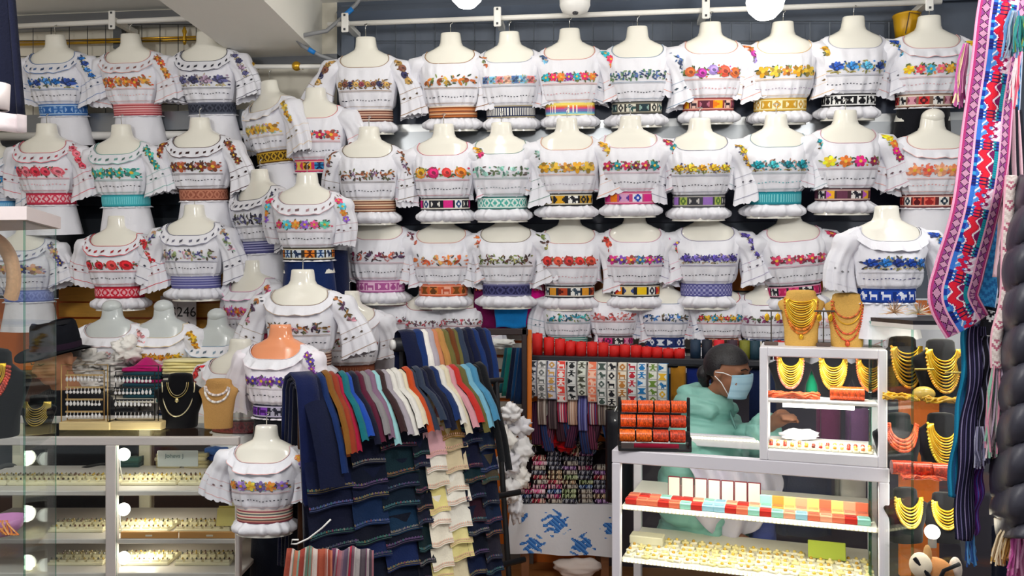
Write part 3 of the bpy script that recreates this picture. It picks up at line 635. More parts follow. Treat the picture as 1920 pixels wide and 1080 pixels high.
# ---- corner strand
D(506, 152, .22, -32, 'two', ['f0c030', 'f8d860', 'e8a830'], PAS, ('zz', 'c8a030', '4a3418', '6a4a20'), T + 'pale yellow flowers, turned aside, with gold brown belt', bottom='white', collar='frill', trim='e8d0b0', lr=((.36, .2, .06, 0, 1.0), (.40, .24, .09, -.05, 2.0)))
D(592, 165, .26, 0, 'two', ['f0604a', 'd01a6a', 'f07a4a', 'd8285a'], ['3a5a3a', '2a7a7a', '5a4a3a'], ('mo', 'd83a6a', 'f0b0a0', [('f0b030', '5a3a20', 'pot'), ('3a90c8', '1a3a6a', 'man'), ('e83a6a', 'f0d060', 'x')]), T + 'coral and magenta flowers, below the beam end', bottom='black', trim='e88a8a', n=5, h=.05, strip='', hook=.0)
D(488, 318, .30, -30, 'leafy', ['3a3a6a', '2a2a44', '6a6a9a'], DKL, ('hs', ['5a5a8a', 'b0b0d0', '4a4a80', 'a0a0c8', '4a4a80', '9a9ac4', '4a4a80', 'a8a8cc', '5a5a8a', '4a4a80']), T + 'navy leaf band, turned aside, with indigo striped belt', bottom='white', collar='dots', trim='4a4a60', lr=((.36, .2, .06, 0, 1.0), (.42, .25, .085, -.06, 2.0)))
D(576, 324, 0, 3, 'daisy', ['e83a6a', '5ac0e0', 'f08a3a', '8a5ac0', 'e8508a', '5ac0a0'], GR, ('mo', '3a342c', 'e0d8c0', [('d8e0e8', '2a3a5a', 'bird'), ('f08a30', '5a2a18', 'man'), ('c8d8e8', '2a4a7a', 'man')]), T + 'bright asters and picture belt over royal blue skirt', bottom='blue', collar='dots', trim='c8a0a8', depth=3.72, sc=.93, n=6, h=.05, strip='LR', lr=((.34, .17, .05, .03, 1.0), (.36, .18, .055, .0, 2.0)))
D(478, 488, .34, -28, 'two', ['f0704a', 'e85a9a', 'c070d0'], ['d89ac0', 'c86a7a'], ('vs', 'c83a5a', 'd8607a', 'a02a48', 1), T + 'orange and pink orchids, turned aside, with raspberry belt', bottom='white', collar='frill', trim='f0a8d0', lr=((.34, .2, .07, 0, 1.0), (.34, .2, .06, -.05, 2.0)), strip='R')
D(568, 505, 0, 3, 'leafy', ['b0703a', '5a3a5a', '8a6a3a', 'c88a9a'], DKL, BRS, T + 'brown flower sprigs directly behind the peach torso', depth=3.45, sc=.95, collar='frill', trim='b09a8a', n=7, h=.05, strip='LR', lr=((.38, .25, .075, -.02, 1.0), (.38, .26, .085, -.03, 2.0)))
D(527, 608, 0, -8, 'two', ['8a3ab0', '6a4ac0', 'b05ad0'], ['5a5a5a', '8aa05a'], ('mo', '2a2a3a', 'c8c0d8', [('8a4ac0', '4a2070', 'llama'), ('b8b4c8', '2a2a3a', 'bird'), ('9a50d0', '4a2080', 'pot')]), T + 'purple orchids on a glossy peach torso with purple belt', bottom='black', collar='frill', trim='f4e8f0', depth=3.2, sc=.84, n=6, h=.054, torso='f09a6c', fab='f4eef6', lr=((.40, .23, .08, -.02, 1.0), (.37, .2, .06, -.03, 2.0)), hook=0)
D(500, 797, 0, 3, 'daisy', ['f08a3a', '9a7ac8', 'f0b840', '6a5a90'], ['5a5a3a', '8ac0c8', '3a3a4a'], ('hs', ['e8d0c4', 'a04a5a', 'e0c8b0', '5a6a6a', 'f0dcc8', 'b85a5a', 'e8d8c4', '6a5a50', 'c88a7a', '8a3a4a']), T + 'orange violet flowers hanging lowest, thin striped belt', depth=2.74, sc=.73, n=6, h=.05, collar='frill', trim='e8b8b8', strip='R', lr=((.33, .225, .085, -.02, 1.0), (.34, .20, .07, -.03, 2.0)), hook=.06)
D(655, 545, .34, 14, 'leafy', ['8a2a2a', 'c05a4a', '5a2a3a'], ['4a3a3a', '7a8a5a'], ('vs', '8a4a34', 'a86a50', '5a2c20', 1), T + 'maroon band and brown barred belt above cloth rack', bottom='black', collar='frill', trim='c8a8a0', n=6, lr=((.34, .18, .06, -.02, 1.0), (.34, .2, .065, -.03, 2.0)), strip='')
# ---- low row standing on the thread shelf
LG = 'mannequins standing on the shelf'
for a in ((1065, 523, 'leafy', ['2a8aa0', '3aa8a8', '1f6a88'], GR, ('hs', ['2f7a70', 'c8e0d8', '2a6a64', '8ac0b4', '24605a', 'd8e8e0', '2f7a70', '8ac0b4', '24605a', '2a6a64']), 'teal flowers and green striped belt on the shelf'),
          (1150, 520, 'leafy', ['c85a5a', 'd87a78'], ['d89a98', 'b86a60'], ('mo', '3a2a34', '8a8088', [('d8307a', '6a1a44', 'dia'), ('e0e0dc', '2a2a30', 'bird'), ('b02a6a', 'e890b0', 'x')]), 'dusty pink scrolls and black pink belt on shelf'),
          (1246, 522, 'leafy', ['2a5aa0', '3a7ac0', '5a4a3a'], BLL, ('mo', '1c2a5a', '2a3c78', [('26386e', 'e4e8f0', 'x'), ('26386e', 'e4e8f0', 'tri'), ('26386e', 'e4e8f0', 'dia')]), 'blue sprigs and a broad navy belt on the shelf'),
          (1346, 522, 'two', ['e02a4a', 'f0c020', '2aa0c8', 'f08a30'], GR, ('mo', '5a2a20', 'c8a08a', [('c85a3a', '6a2a1a', 'dia'), ('e8d8c0', '3a2a24', 'x'), ('b84a6a', '5a1a2a', 'tri')]), 'rainbow tulips and a russet belt on the shelf'),
          (1432, 524, 'leafy', ['8a3a6a', '5a6a4a'], ['3a3a3a', 'c0a0a8'], ('mo', '2a3a6a', 'a8b4d0', [('e8c0b8', '2a4a8a', 'llama'), ('3a5a9a', 'e8e0d0', 'x')]), 'tiny plum dots and pale blue belt beside earrings'),
          (1560, 528, 'leafy', ['c87a7a', 'e0a0a0'], ['b0a0a0', 'd8c0c0'], ('mo', '4a4a4a', 'b0a8a0', [('d8c8b8', '8a4a3a', 'x'), ('f0a0a0', 'c04a4a', 'dia')]), 'faint rose scrolls half hidden by the two tan busts')):
    D(a[0], a[1], .16, 0, a[2], a[3], a[4], a[5], T + a[6], bottom='white', sc=.80, hook=0, group=LG, h=.05, strip='', lr=((.37, .20, .06, .0, 1.0), (.40, .235, .075, -.04, 2.0)))
for a in ((736, 528, ('mo', '26262c', '6a6a78', [('e0e0e0', '2a3a5a', 'dia'), ('c83a3a', '3a1a1a', 'dia')]), 'black and red belt, low behind the cloth racks'),
          (800, 536, ('mo', '2c2c28', 'd0c8b0', [('e0d8c0', '2a2a2a', 'x')]), 'black and cream belt above the draped cloths'),
          (868, 532, ('mo', '2c3028', 'c0b890', [('c8c0a0', '3a4030', 'x')]), 'olive belt, small, beside the plum bag')):
    D(a[0], a[1], .12, 6, 'leafy', ['c04a5a', '6a4a5a'], DKL, a[2], T + a[3], bottom='white', sc=.80, hook=0, group=LG, strip='R', h=.04, lr=((.36, .2, .06, .0, 1.0), (.42, .22, .07, -.05, 2.0)))
# ---- grey busts behind the left counter
BG = 'grey busts behind the jewellery counter'
D(211, 574, 0, 0, 'leafy', ['c88a8a', 'b87a80'], ['d8a8a8', 'c0a0a0'], BRS, 'grey bust in white blouse with faded rose scrolls beside the hat', depth=3.72, sc=.86, lean=4, collar='frill', torso='c3c9c9', hook=0, cap=True, trim='d8b8b8', group=BG, bottom='white', n=7)
D(308, 574, 0, 0, 'two', ['f0b010', 'f5c830', 'e89a10'], ['c8781a', '8a6a20'], ('vs', 'e8c040', 'f0d880', 'c09020', 1), 'grey bust in white blouse with amber yellow flowers under the numbered sign', depth=3.72, sc=.86, lean=4, collar='frill', torso='c3c9c9', hook=0, cap=True, trim='f0d8a8', group=BG, bottom='white', n=8, h=.04)
D(408, 590, 0, 0, 'shell', ['3a8ac8', '5aa8dc'], BLL, ('hs', ['7ab0d8', 'c8e0f0'] * 5), 'grey bust in white blouse with light blue scrolls by the turned mannequins', depth=3.72, sc=.86, lean=4, collar='dots', torso='c3c9c9', hook=0, cap=True, trim='a8c0d8', group=BG, bottom='white', n=5, h=.045, strip='L')
D(452, 635, 0, -10, 'rose', ['c81a2a', 'd83a3a'], ['3a3a3a', '8a2a2a'], ('zz', '8a3040', '5a2030', '3a1820'), T + 'scattered red poppies, small, next to the tan necklace bust', depth=3.4, sc=.9, collar='frill', trim='e8c0c0', bottom='white', n=4, strip='LR', lr=((.36, .2, .07, -.04, 1.0), (.36, .2, .07, -.02, 2.0)), hook=0)
# ================================================================ shared display pieces
def text_obj(name, txt, size, loc, parent, mat, rz=0.0, extr=0.0006):
    cu = bpy.data.curves.new(name, 'FONT'); cu.body = txt; cu.size = size; cu.extrude = extr; cu.align_x = 'CENTER'; cu.align_y = 'CENTER'
    o = bpy.data.objects.new(name, cu); C.objects.link(o); o.data.materials.append(MAT[mat]); o.location = loc; o.rotation_euler = (R(90), 0, rz)
    me = bpy.data.meshes.new_from_object(o.evaluated_get(bpy.context.evaluated_depsgraph_get())); q = bpy.data.objects.new(name, me); C.objects.link(q)
    q.location = loc; q.rotation_euler = (R(90), 0, rz)
    if not me.materials: me.materials.append(MAT[mat])
    if parent: q.parent = parent
    bpy.data.objects.remove(o); return q
def plain(name, col, rough=0.6, emit=0.0):
    m = bpy.data.materials.new(name); m.use_nodes = True; b = m.node_tree.nodes['Principled BSDF']; b.inputs['Base Color'].default_value = (*L(col), 1); b.inputs['Roughness'].default_value = rough
    n = m.node_tree.nodes.new('ShaderNodeTexNoise'); n.inputs['Scale'].default_value = 60; r = m.node_tree.nodes.new('ShaderNodeMapRange'); r.inputs[3].default_value = rough - .05; r.inputs[4].default_value = rough + .05
    m.node_tree.links.new(n.outputs[0], r.inputs[0]); m.node_tree.links.new(r.outputs[0], b.inputs['Roughness'])
    MAT[name] = m
plain('ink_black', '16161a'); plain('ink_white', 'f2f2f2'); plain('ink_grey', '8fa09a')
BUST = {'tan': [(0, .27, .17, 0), (.03, .28, .17, 0), (.3, .29, .14, 0), (.6, .34, .12, .0), (.74, .40, .11, .0), (.79, .385, .10, .01), (.84, .30, .11, .015), (.89, .26, .12, .02), (.96, .25, .12, .02), (.99, .21, .10, .02), (1.0, .12, .05, .02)],
        'black': [(0, .30, .2, 0), (.03, .31, .2, 0), (.25, .33, .16, 0), (.5, .42, .14, 0), (.64, .47, .12, 0), (.69, .46, .11, .01), (.75, .33, .12, .015), (.82, .23, .13, .02), (.95, .215, .13, .02), (.985, .18, .1, .02), (1.0, .1, .05, .02)]}
_bm = {}
def bust(kind, P, h, label, rz=0.0, col=None, group='necklace busts'):
    col = col or {'tan': 'd9b070', 'black': '121216'}[kind]
    k = (kind, round(h, 3), col)
    if k not in _bm:
        m = MB(); m.smooth = True; pf = BUST[kind]
        def f(u, v):
            z, w, d, yo = pf[int(round(v * (len(pf) - 1)))]; a = 2 * PI * u
            return (w * h * sg(math.cos(a), .8), (yo + d * sg(math.sin(a), .8)) * h, z * h)
        m.grid(f, 32, len(pf) - 1, col, True); m.poly([f(i / 32, 1.0) for i in range(32)], col)
        _bm[k] = mesh_of(m, 'necklace_bust', 'burlap' if kind == 'tan' else 'velvet')
    o = inst('necklace_bust', _bm[k], None, P, (0, 0, rz)); return tag(o, label, 'bust', group)
def bust_depth(kind, z):
    pf = BUST[kind]
    for i in range(len(pf) - 1):
        if z <= pf[i + 1][0]:
            t = (z - pf[i][0]) / max(1e-6, pf[i + 1][0] - pf[i][0]); return pf[i][2] + t * (pf[i + 1][2] - pf[i][2])
    return .1
def strand(kind, h, zt, drop, wx, p=1.0):
    pts = []
    for i in range(21):
        a = -PI / 2 + PI * i / 20; x = wx * math.sin(a); z = zt - drop * abs(math.cos(a)) ** p
        y = -(bust_depth(kind, max(0, z)) * (1 - .45 * (abs(x) / .3) ** 2) + .02); pts.append(Vector((x * h, y * h, z * h)))
    return pts
def necklace(kind, P, h, label, strands, rz=0.0, cat='necklace', pend=None, group='necklaces on busts'):
    """strands: (drop, half width, radius, colour, bead?)"""
    t = thing('necklace', label, cat, P, rz, group)
    for (drop, wx, r, col, bead) in strands:
        pts = strand(kind, h, .84, drop, wx, 1.0 if drop < .3 else .85); m = MB(); m.smooth = True
        if bead:
            for i in range(len(pts) - 1):
                for q in (0, .5): p = pts[i].lerp(pts[i + 1], q); m.ball(p, r, (col, shade(col, .85), shade(col, 1.12))[i % 3], 6, 4)
        else: m.tube(pts, r, col, 5)
        o = m.build('strand', 'bead' if bead else 'gold', t)
        if bead: o['kind'] = 'stuff'
    if pend:
        m = MB(); m.smooth = True; p = strand(kind, h, .84, pend[0], .2)[10]; m.lathe([(0, -.02), (.008, -.014), (.006, -.004), (0.002, 0)], 8, pend[1], Matrix.Translation(p)); m.build('pendant', 'gold', t)
    return t
GOLD, AMB, CORAL = 'e8b62a', 'e08a30', 'e2572f'
def gold_set(n=8, edge=AMB, lo=.12, hi=.5):
    return [(lo + (hi - lo) * i / (n - 1), .20 + .07 * i / (n - 1), .0028, (GOLD, 'd8a428', 'f0cc50')[i % 3], False) for i in range(n)] + [(hi + .05, .275, .0045, edge, True)]
_fm = {}
def fold_mesh(w, d, h, col, mat='wool', nl=2, seed=0):
    """a folded cloth: a soft slab whose front edge is a rounded fold, with layers showing at the sides"""
    k = (round(w, 3), round(d, 3), round(h, 3), col, mat, seed)
    if k not in _fm:
        m = MB(); m.smooth = True; rnd = random.Random(seed)
        prof = [(d * .5, 0), (-d * .42, 0), (-d * .48, h * .18), (-d * .5, h * .5), (-d * .48, h * .82), (-d * .42, h), (d * .5, h)]; nx = 6
        wob = [rnd.uniform(-1, 1) for _ in range(nx + 1)]
        for i in range(nx + 1):
            x = -w / 2 + w * i / nx
            for (y, z) in prof: m.v.append((x, y + .004 * wob[i], z + (.12 * h * wob[(i + 2) % (nx + 1)] if z > h * .5 else 0)))
        q = len(prof)
        for i in range(nx):
            for j in range(q - 1): m.face([i * q + j, (i + 1) * q + j, (i + 1) * q + j + 1, i * q + j + 1], col if j != 2 else shade(col, .9))
            m.face([i * q + q - 1, (i + 1) * q + q - 1, (i + 1) * q, i * q], col)
        m.face(list(range(q)), shade(col, .9)); m.face([nx * q + j for j in range(q)][::-1], shade(col, .9))
        _fm[k] = mesh_of(m, 'folded_cloth', mat)
    return _fm[k]
def cloth_stack(P, w, d, h, cols, label, group, mat='wool', rz=0.0):
    for i, c in enumerate(cols):
        o = inst('folded_cloth', fold_mesh(w, d, h, c, mat, seed=i % 4), None, P + Vector((.004 * math.sin(i * 2.3), .004 * math.cos(i * 1.7), i * h * .97)), (0, 0, rz + .02 * math.sin(i * 3)))
        tag(o, label(i, c), 'cloth', group)
ORD = ['first', 'second', 'third', 'fourth', 'fifth', 'sixth', 'seventh', 'eighth', 'ninth', 'tenth', 'eleventh', 'twelfth', 'thirteenth', 'fourteenth', 'fifteenth', 'sixteenth', 'seventeenth', 'eighteenth', 'nineteenth', 'twentieth',
       'twenty-first', 'twenty-second', 'twenty-third', 'twenty-fourth', 'twenty-fifth', 'twenty-sixth', 'twenty-seventh', 'twenty-eighth', 'twenty-ninth', 'thirtieth', 'thirty-first', 'thirty-second']
def pane(t, a, b, c, d, name='glass_pane', th=.004):
    a, b, c, d = [Vector(p) for p in (a, b, c, d)]; n = (b - a).cross(d - a).normalized() * th
    m = MB(); q = [a, b, c, d, a + n, b + n, c + n, d + n]; m.v.extend([tuple(p) for p in q])
    for f in ((3, 2, 1, 0), (4, 5, 6, 7)): m.face(list(f))
    o = m.build(name, 'glass'); o.parent = t; o.matrix_parent_inverse = t.matrix_basis.inverted()
    m = MB(); m.v.extend([tuple(p) for p in q])
    for f in ((0, 4, 5, 1), (1, 5, 6, 2), (2, 6, 7, 3), (3, 7, 4, 0)): m.face(list(f), '8fc4ae')
    e = m.build('glass_edge', 'glass_edge', o); return o
def wbox(t, name, mat, a, b, col, bev=.003):
    m = MB(); m.bevbox(a, b, bev, col); return child(m, name, mat, t)
# ================================================================ left display counter
CY, CT = 2.9, .859
def lx(px, Y=CY): return (px - 960) / F * Y
def lz(py, Y=CY): return H - (py - 540) / F * Y
t = thing('display_counter', 'long pale aluminium and glass jewellery counter below the earring racks', 'counter', (lx(210), 3.15, 0))
x0, x1 = lx(-120), lx(447)
AL = 'd9d2cf'
wbox(t, 'top_glass', 'glass', (x0, CY + .02, CT - .006), (x1, 3.38, CT), 'e8f0ec')
wbox(t, 'front_rail', 'paint', (x0, CY, CT - .030), (x1, CY + .025, CT), AL)
wbox(t, 'back_rail', 'paint', (x0, 3.37, CT - .03), (x1, 3.40, CT), AL)
for a, b in ((197, 216), (440, 449), (-120, -105)):
    wbox(t, 'front_post', 'paint', (lx(a), CY, 0), (lx(b), CY + .03, CT - .03), AL)
for a, b in ((25, 45), (262, 283), (430, 446)):
    wbox(t, 'back_post', 'paint', (lx(a, 3.38), 3.37, 0), (lx(b, 3.38), 3.39, CT - .03), 'e8e2c8')
shz = [lz(923), lz(1014), lz(1078)]
for z in shz:
    wbox(t, 'shelf', 'paint', (x0, CY + .02, z - .018), (x1, 3.34, z), 'dcd6d2')
pane(t, (lx(-105), CY + .012, .1), (lx(197), CY + .012, .1), (lx(197), CY + .012, CT - .03), (lx(-105), CY + .012, CT - .03))
pane(t, (lx(216), CY + .012, .1), (lx(440), CY + .012, .1), (lx(440), CY + .012, CT - .03), (lx(216), CY + .012, CT - .03))
wbox(t, 'base_panel', 'paint', (x0, 3.0, 0), (x1, 3.3, .1), 'a89c8c')
# light bulbs standing behind the glass
for i, (py, w) in enumerate(((852, .7), (955, .7), (1046, .6))):
    p = at(232, py, 2.965); b = thing('ring_lamp', ('top', 'middle', 'lowest')[i] + ' round white lamp glowing in the left counter', 'lamp', p, 0, 'lamps inside the counter')
    m = MB(); m.smooth = True; m.ball((0, 0, 0), .024, 'fffdf2', 16, 10, (1, .7, 1)); m.build('globe', 'small_lamp', b)
    m = MB(); m.smooth = True; m.tube([(-.02, .01, -.01), (-.024, .02, -.05), (-.018, .03, -.1)], .0025, 'f0f0ea', 5); m.build('wire', 'plastic', b)
    d = bpy.data.lights.new('ring_light', 'POINT'); d.energy = w; d.shadow_soft_size = .03; d.color = (1, .95, .78); o = bpy.data.objects.new('ring_light', d); C.objects.link(o); o.parent = b; o.location = (.06, .06, 0)
# trays of small earrings and rings
def tray_mesh(w, d, rows, cols, seed, body='eee6c4', lip=.012):
    m = MB(); m.bevbox((-w / 2, -d / 2, 0), (w / 2, d / 2, lip), .003, body); rnd = random.Random(seed); a = mesh_of(m, 'tray', 'velvet')
    c = MB(); Mt = None
    for r in range(rows):
        for k in range(cols):
            x = -w / 2 + w * (k + .5) / cols; y = -d / 2 + d * (r + .5) / rows
            c.box((x - w / cols * .36, y - .012, lip), (x + w / cols * .36, y + .010, lip + .006 + .006 * (r % 2)), 'f6efcf')
            for q in (-1, 1): c.lathe([(0, 0), (.004, .002), (.0028, .007), (0, .009)], 5, rnd.choice(('4a4a40', '8a8260', 'c8c0a0', '6a4a3a', 'b89a40')), Matrix.Translation((x + q * .009, y - .004, lip + .006 + .006 * (r % 2))))
    return a, mesh_of(c, 'earrings', 'bead')
tm = [tray_mesh(.21, .13, 3, 6, s) for s in range(3)]
for si, (z, pxs) in enumerate(((shz[0], (-30, 75, 180 - 8, 285, 392)), (shz[1], (150, 270, 385)), (shz[2], (150, 270, 385)))):
    for i, px in enumerate(pxs):
        a, c = tm[(i + si) % 3]; tr = inst('jewellery_tray', a, None, (lx(px, 3.03), 3.06, z))
        tag(tr, 'cream tray of small earrings, ' + ORD[i] + ' along the ' + ('upper', 'middle', 'lowest')[si] + ' shelf of the left counter', 'tray', 'earring trays in the left counter')
        e = inst('earrings', c, tr); e['kind'] = 'stuff'
for i, (a, b) in enumerate(((219, 327), (330, 446))):
    o = thing('wooden_tray', ('left', 'right')[i] + ' of two orange wooden drawer trays on the middle counter shelf', 'tray', (lx((a + b) / 2), CY + .03, shz[1]))
    m = MB(); w = lx(b) - lx(a); m.bevbox((-w / 2, -.004, 0), (w / 2, .006, .024), .002, 'd59a55'); m.build('front_board', 'wood', o)
    m = MB(); m.box((-.012, -.0055, .008), (.012, -.004, .014), 'efe6d2'); m.build('label_holder', 'plastic', o)
# things inside and behind the counter
def cyl_roll(P, r, h, col, label, name='paper_roll', mat='paper', cat='roll'):
    m = MB(); m.smooth = True; m.lathe([(r * .3, h), (r, h), (r, h * .5), (r * 1.02, h * .2), (r, 0), (r * .3, 0)], 20, col); o = m.build(name, mat, None, P); return tag(o, label, cat)
cyl_roll((lx(125, 3.5), 3.5, .05), .062, .62, 'e4e6d6', 'tall white paper roll behind the left counter')
cyl_roll((lx(75, 3.5), 3.52, .05), .07, .62, 'ccd0da', 'pale blue grey roll beside the white roll behind the counter')
m = MB(); m.smooth = True; m.grid(lambda u, v: (lx(150 + 50 * u, 3.45), 3.45 + .03 * math.sin(u * 9) + .03 * v, .33 + .26 * v + .015 * math.sin(u * 7 + v * 3)), 16, 12, '3c3a3a', cf=lambda i, j: ('5a5048' if j > 8 else '2c2c30' if (i + j) % 5 else '4a4a44')); o = m.build('crumpled_bag', 'puffer'); tag(o, 'dark crumpled bag seen through the left counter', 'bag'); mo = o.modifiers.new('s', 'SOLIDIFY'); mo.thickness = .02
c = at(333, 860, 2.96)
t2 = thing('name_card', 'white rounded plastic name card hanging inside the counter', 'card', c)
m = MB(); m.bevbox((-.075, 0, -.03), (.075, .004, .03), .003, 'e9eee6'); m.build('card', 'plastic', t2)
text_obj('lettering', 'Johevs J', .022, (-.012, -.001, .010), t2, 'ink_grey')
for i in range(2):
    cloth_stack(Vector((lx(318 + 52 * i, 3.3), 3.30, shz[0] + .0)), .095, .05, .016, ['b8ae8a', 'a89c74', 'c4ba98', 'b0a67e'], lambda k, c, i=i: ORD[k] + ' beige packet from the bottom, ' + ('left', 'right') [i] + ' pile under the name card', 'beige packets in the counter')
cloth_stack(Vector((lx(412, 3.32), 3.32, shz[0] + .0)), .1, .05, .028, ['8a8068', '1c3a80', '24509a'], lambda k, c: ('tan', 'dark blue', 'bright blue')[k] + ' folded cloth at the end of the upper counter shelf', 'cloths in the counter')
cloth_stack(Vector((lx(236, 3.3), 3.32, shz[0])), .1, .05, .02, ['3a5a5a', '4a7068'], lambda k, c: ('lower', 'upper')[k] + ' teal cloth behind the top counter lamp', 'cloths in the counter')
t2 = thing('display_card', 'pale yellow folded earring card at the end of the middle shelf', 'card', (lx(425, 3.0), 3.0, shz[1] + .024))
m = MB(); m.box((-.04, 0, 0), (.04, .003, .065), 'e9dc86', Matrix.Rotation(R(-14), 4, 'X')); m.box((-.04, .04, 0), (.04, .043, .06), 'd8ca70', Matrix.Rotation(R(10), 4, 'X')); m.build('card', 'paper', t2)
# ================================================================ things on the left counter
def earring_rack(px0, px1, py0, py1, Y, col, label, bcol, n):
    t = thing('earring_rack', label, 'rack', at((px0 + px1) / 2, py1, Y)); g = at(px0, py0, Y); h = at(px1, py1, Y)
    w = (h.x - g.x) / 2; ht = g.z - h.z
    for ins in (0, .018):
        m = MB(); m.smooth = True
        m.tube([(-w + ins, ins * .5, ins), (w - ins, ins * .5, ins), (w - ins, ins * .5, ht - ins * 1.3), (-w + ins, ins * .5, ht - ins * 1.3)], .0028, col, 6, closed=True); m.build('frame', 'gold' if col[0] == 'd' else 'paint', t)
    for k in range(2): m = MB(); m.tube([((-.5 + k) * w * 1.2, 0, 0), ((-.5 + k) * w * 1.2, 0, -.018)], .0028, col, 6); m.build('foot', 'paint', t)
    em = MB(); em.smooth = True; em.tube([(0, 0, 0), (0, -.002, -.008)], .0012, 'dcdcdc', 4); em.lathe([(0, -.024), (.0045, -.020), (.0058, -.014), (.003, -.007), (0, -.005)], 8, 'e8e8ea')
    em2 = MB(); em2.smooth = True; em2.tube([(0, 0, 0), (0, -.002, -.012)], .0016, 'e4e0dc', 4); em2.ball((0, -.002, -.017), .006, 'f0eef0', 8, 6, (1, .6, 1))
    ms = [mesh_of(em, 'earring', 'chrome' if False else 'bead'), mesh_of(em2, 'earring', 'bead')]
    bar = MB(); bar.bevbox((-w + .018, -.006, -.003), (w - .018, 0, .004), .001, col)
    bmesh_ = mesh_of(bar, 'bar', 'gold' if col[0] == 'd' else 'paint')
    for r in range(4):
        z = ht - .04 - r * (ht - .045) / 4
        inst('bar', bmesh_, t, (0, 0.0, z))
        for i in range(n):
            o = inst('earring', ms[(r + (i > n * .6)) % 2], None, Vector(t.location) + Vector((-w + .027 + (2 * w - .054) * i / (n - 1), -.009, z)))
            tag(o, ORD[i] + ' silvery drop earring from the left in the ' + ORD[r] + ' row of the ' + bcol + ' rack', 'earring', 'earrings hanging in the ' + ORD[r] + ' row of the ' + bcol + ' rack')
earring_rack(115, 202, 684, 797, 3.06, 'd8b67a', 'gilt wire earring rack with four rows of earrings', 'gilt', 10)
earring_rack(206, 297, 686, 797, 3.07, '1c1c20', 'black wire earring rack with four rows of earrings', 'black', 10)
for a, b, lab in ((107, 203, 'pale wooden plinth under the gilt earring rack'), (194, 299, 'pale wooden plinth under the black earring rack')):
    p = at((a + b) / 2, 818, 3.03); m = MB(); w = (b - a) / F * 3.03 / 2
    m.bevbox((-w, -.03, .0), (w, .05 + (.004 if a > 150 else 0), .031), .003, 'ecd39a'); tag(m.build('wooden_plinth', 'wood', None, (p.x, 3.07 if a < 150 else 3.075, CT)), lab, 'plinth')
def cpt(px, Y): return Vector((lx(px, Y), Y, CT))
bust('black', cpt(338, 3.12), .21, 'black velvet bust with a long pale chain on the left counter')
necklace('black', cpt(338, 3.12), .21, 'two thin gold chains with a small pendant on the black bust', [(.28, .2, .0014, 'd8c070', False), (.24, .17, .0012, 'e0d0a0', False), (.62, .30, .0026, 'ece0b8', False)], pend=(.28, 'e8d8a0'))
bust('tan', cpt(410, 3.10), .19, 'tan burlap bust with a white stone necklace on the left counter', col='c2945a')
necklace('tan', cpt(410, 3.10), .19, 'chunky white and rose stone necklace on the tan bust', [(.16, .22, .005, 'e8d8d4', True), (.30, .25, .0048, 'f0e6e2', True)])
# ================================================================ shelf behind: folded cloths, blouse pile, sign
SZ = lz(742, 3.62)
o = thing('wall_shelf', 'white shelf board under the folded yellow and black cloths', 'shelf', (lx(310, 3.6), 3.62, SZ))
m = MB(); m.bevbox((lx(150, 3.5) - o.location.x, -.1, -.02), (lx(465, 3.5) - o.location.x, .14, 0), .003, 'e8e2d2'); m.build('board', 'paint', o)
for k in (180, 262, 430): m = MB(); x = lx(k, 3.6) - o.location.x; m.box((x - .012, .06, -.02 - SZ), (x + .012, .1, -.02), 'e0d8bc'); m.build('leg', 'paint', o)
sp = lambda px: Vector((lx(px, 3.58), 3.6, SZ))
cloth_stack(sp(364), .235, .16, .0135, ['101218'] * 5 + ['14171f', 'e4dfd0', '15181f', 'efe6b8', 'efe09a', 'f0e4a4', 'eee09a', 'f1e6ac'], lambda k, c: ORD[k] + ' folded cloth from the shelf in the black and pale yellow pile', 'black and yellow cloth pile')
cloth_stack(sp(275), .17, .15, .017, ['1d4a58', '17404f', '205262', '1a4656', '9a1458', '143a48', '1a4452', 'b8146a'], lambda k, c: ORD[k] + ' folded cloth from the shelf in the teal and magenta pile', 'teal and magenta cloth pile')
m = MB(); m.smooth = True; m.grid(lambda u, v: (sp(275).x - .085 + .17 * u, 3.6 - .07 + .14 * v, SZ + .134 + .045 * math.exp(-((u - .45) / .2) ** 2) * math.sin(PI * v)), 12, 6, 'b5156a'); o = m.build('crumpled_cloth', 'wool'); o.modifiers.new('s', 'SOLIDIFY').thickness = .004; tag(o, 'magenta cloth peaked on top of the teal pile', 'cloth')
cloth_stack(Vector((lx(425, 3.6), 3.66, SZ)), .12, .12, .018, ['0e0f14'] * 7 + ['e8e4dc', '101116'], lambda k, c: ORD[k] + ' black cloth from the shelf in the pile under the poppy blouse', 'black cloth pile')
for i in range(3):
    cols = [['b03048', '2a5a8a', '3a3a4a', 'c8b8a8', '7a2a3a', '2a6a6a'], ['c8c0b8', '3a7ab0', '2a2a34', 'b84a30', '6a7a8a', '20242c'], ['2a6a5a', '8a2a48', 'c0b8b0', '3a4a6a', '20242c', 'b0a8a0']][i]
    cloth_stack(Vector((lx((318, 366, 448)[i], 3.45), 3.45, CT - .03)), .07, .08, .017, cols, lambda k, c, i=i: ORD[k] + ' small woven cloth from the bottom, ' + ('first', 'second', 'third')[i] + ' pile between the busts', 'small woven cloths behind the busts', 'woven')
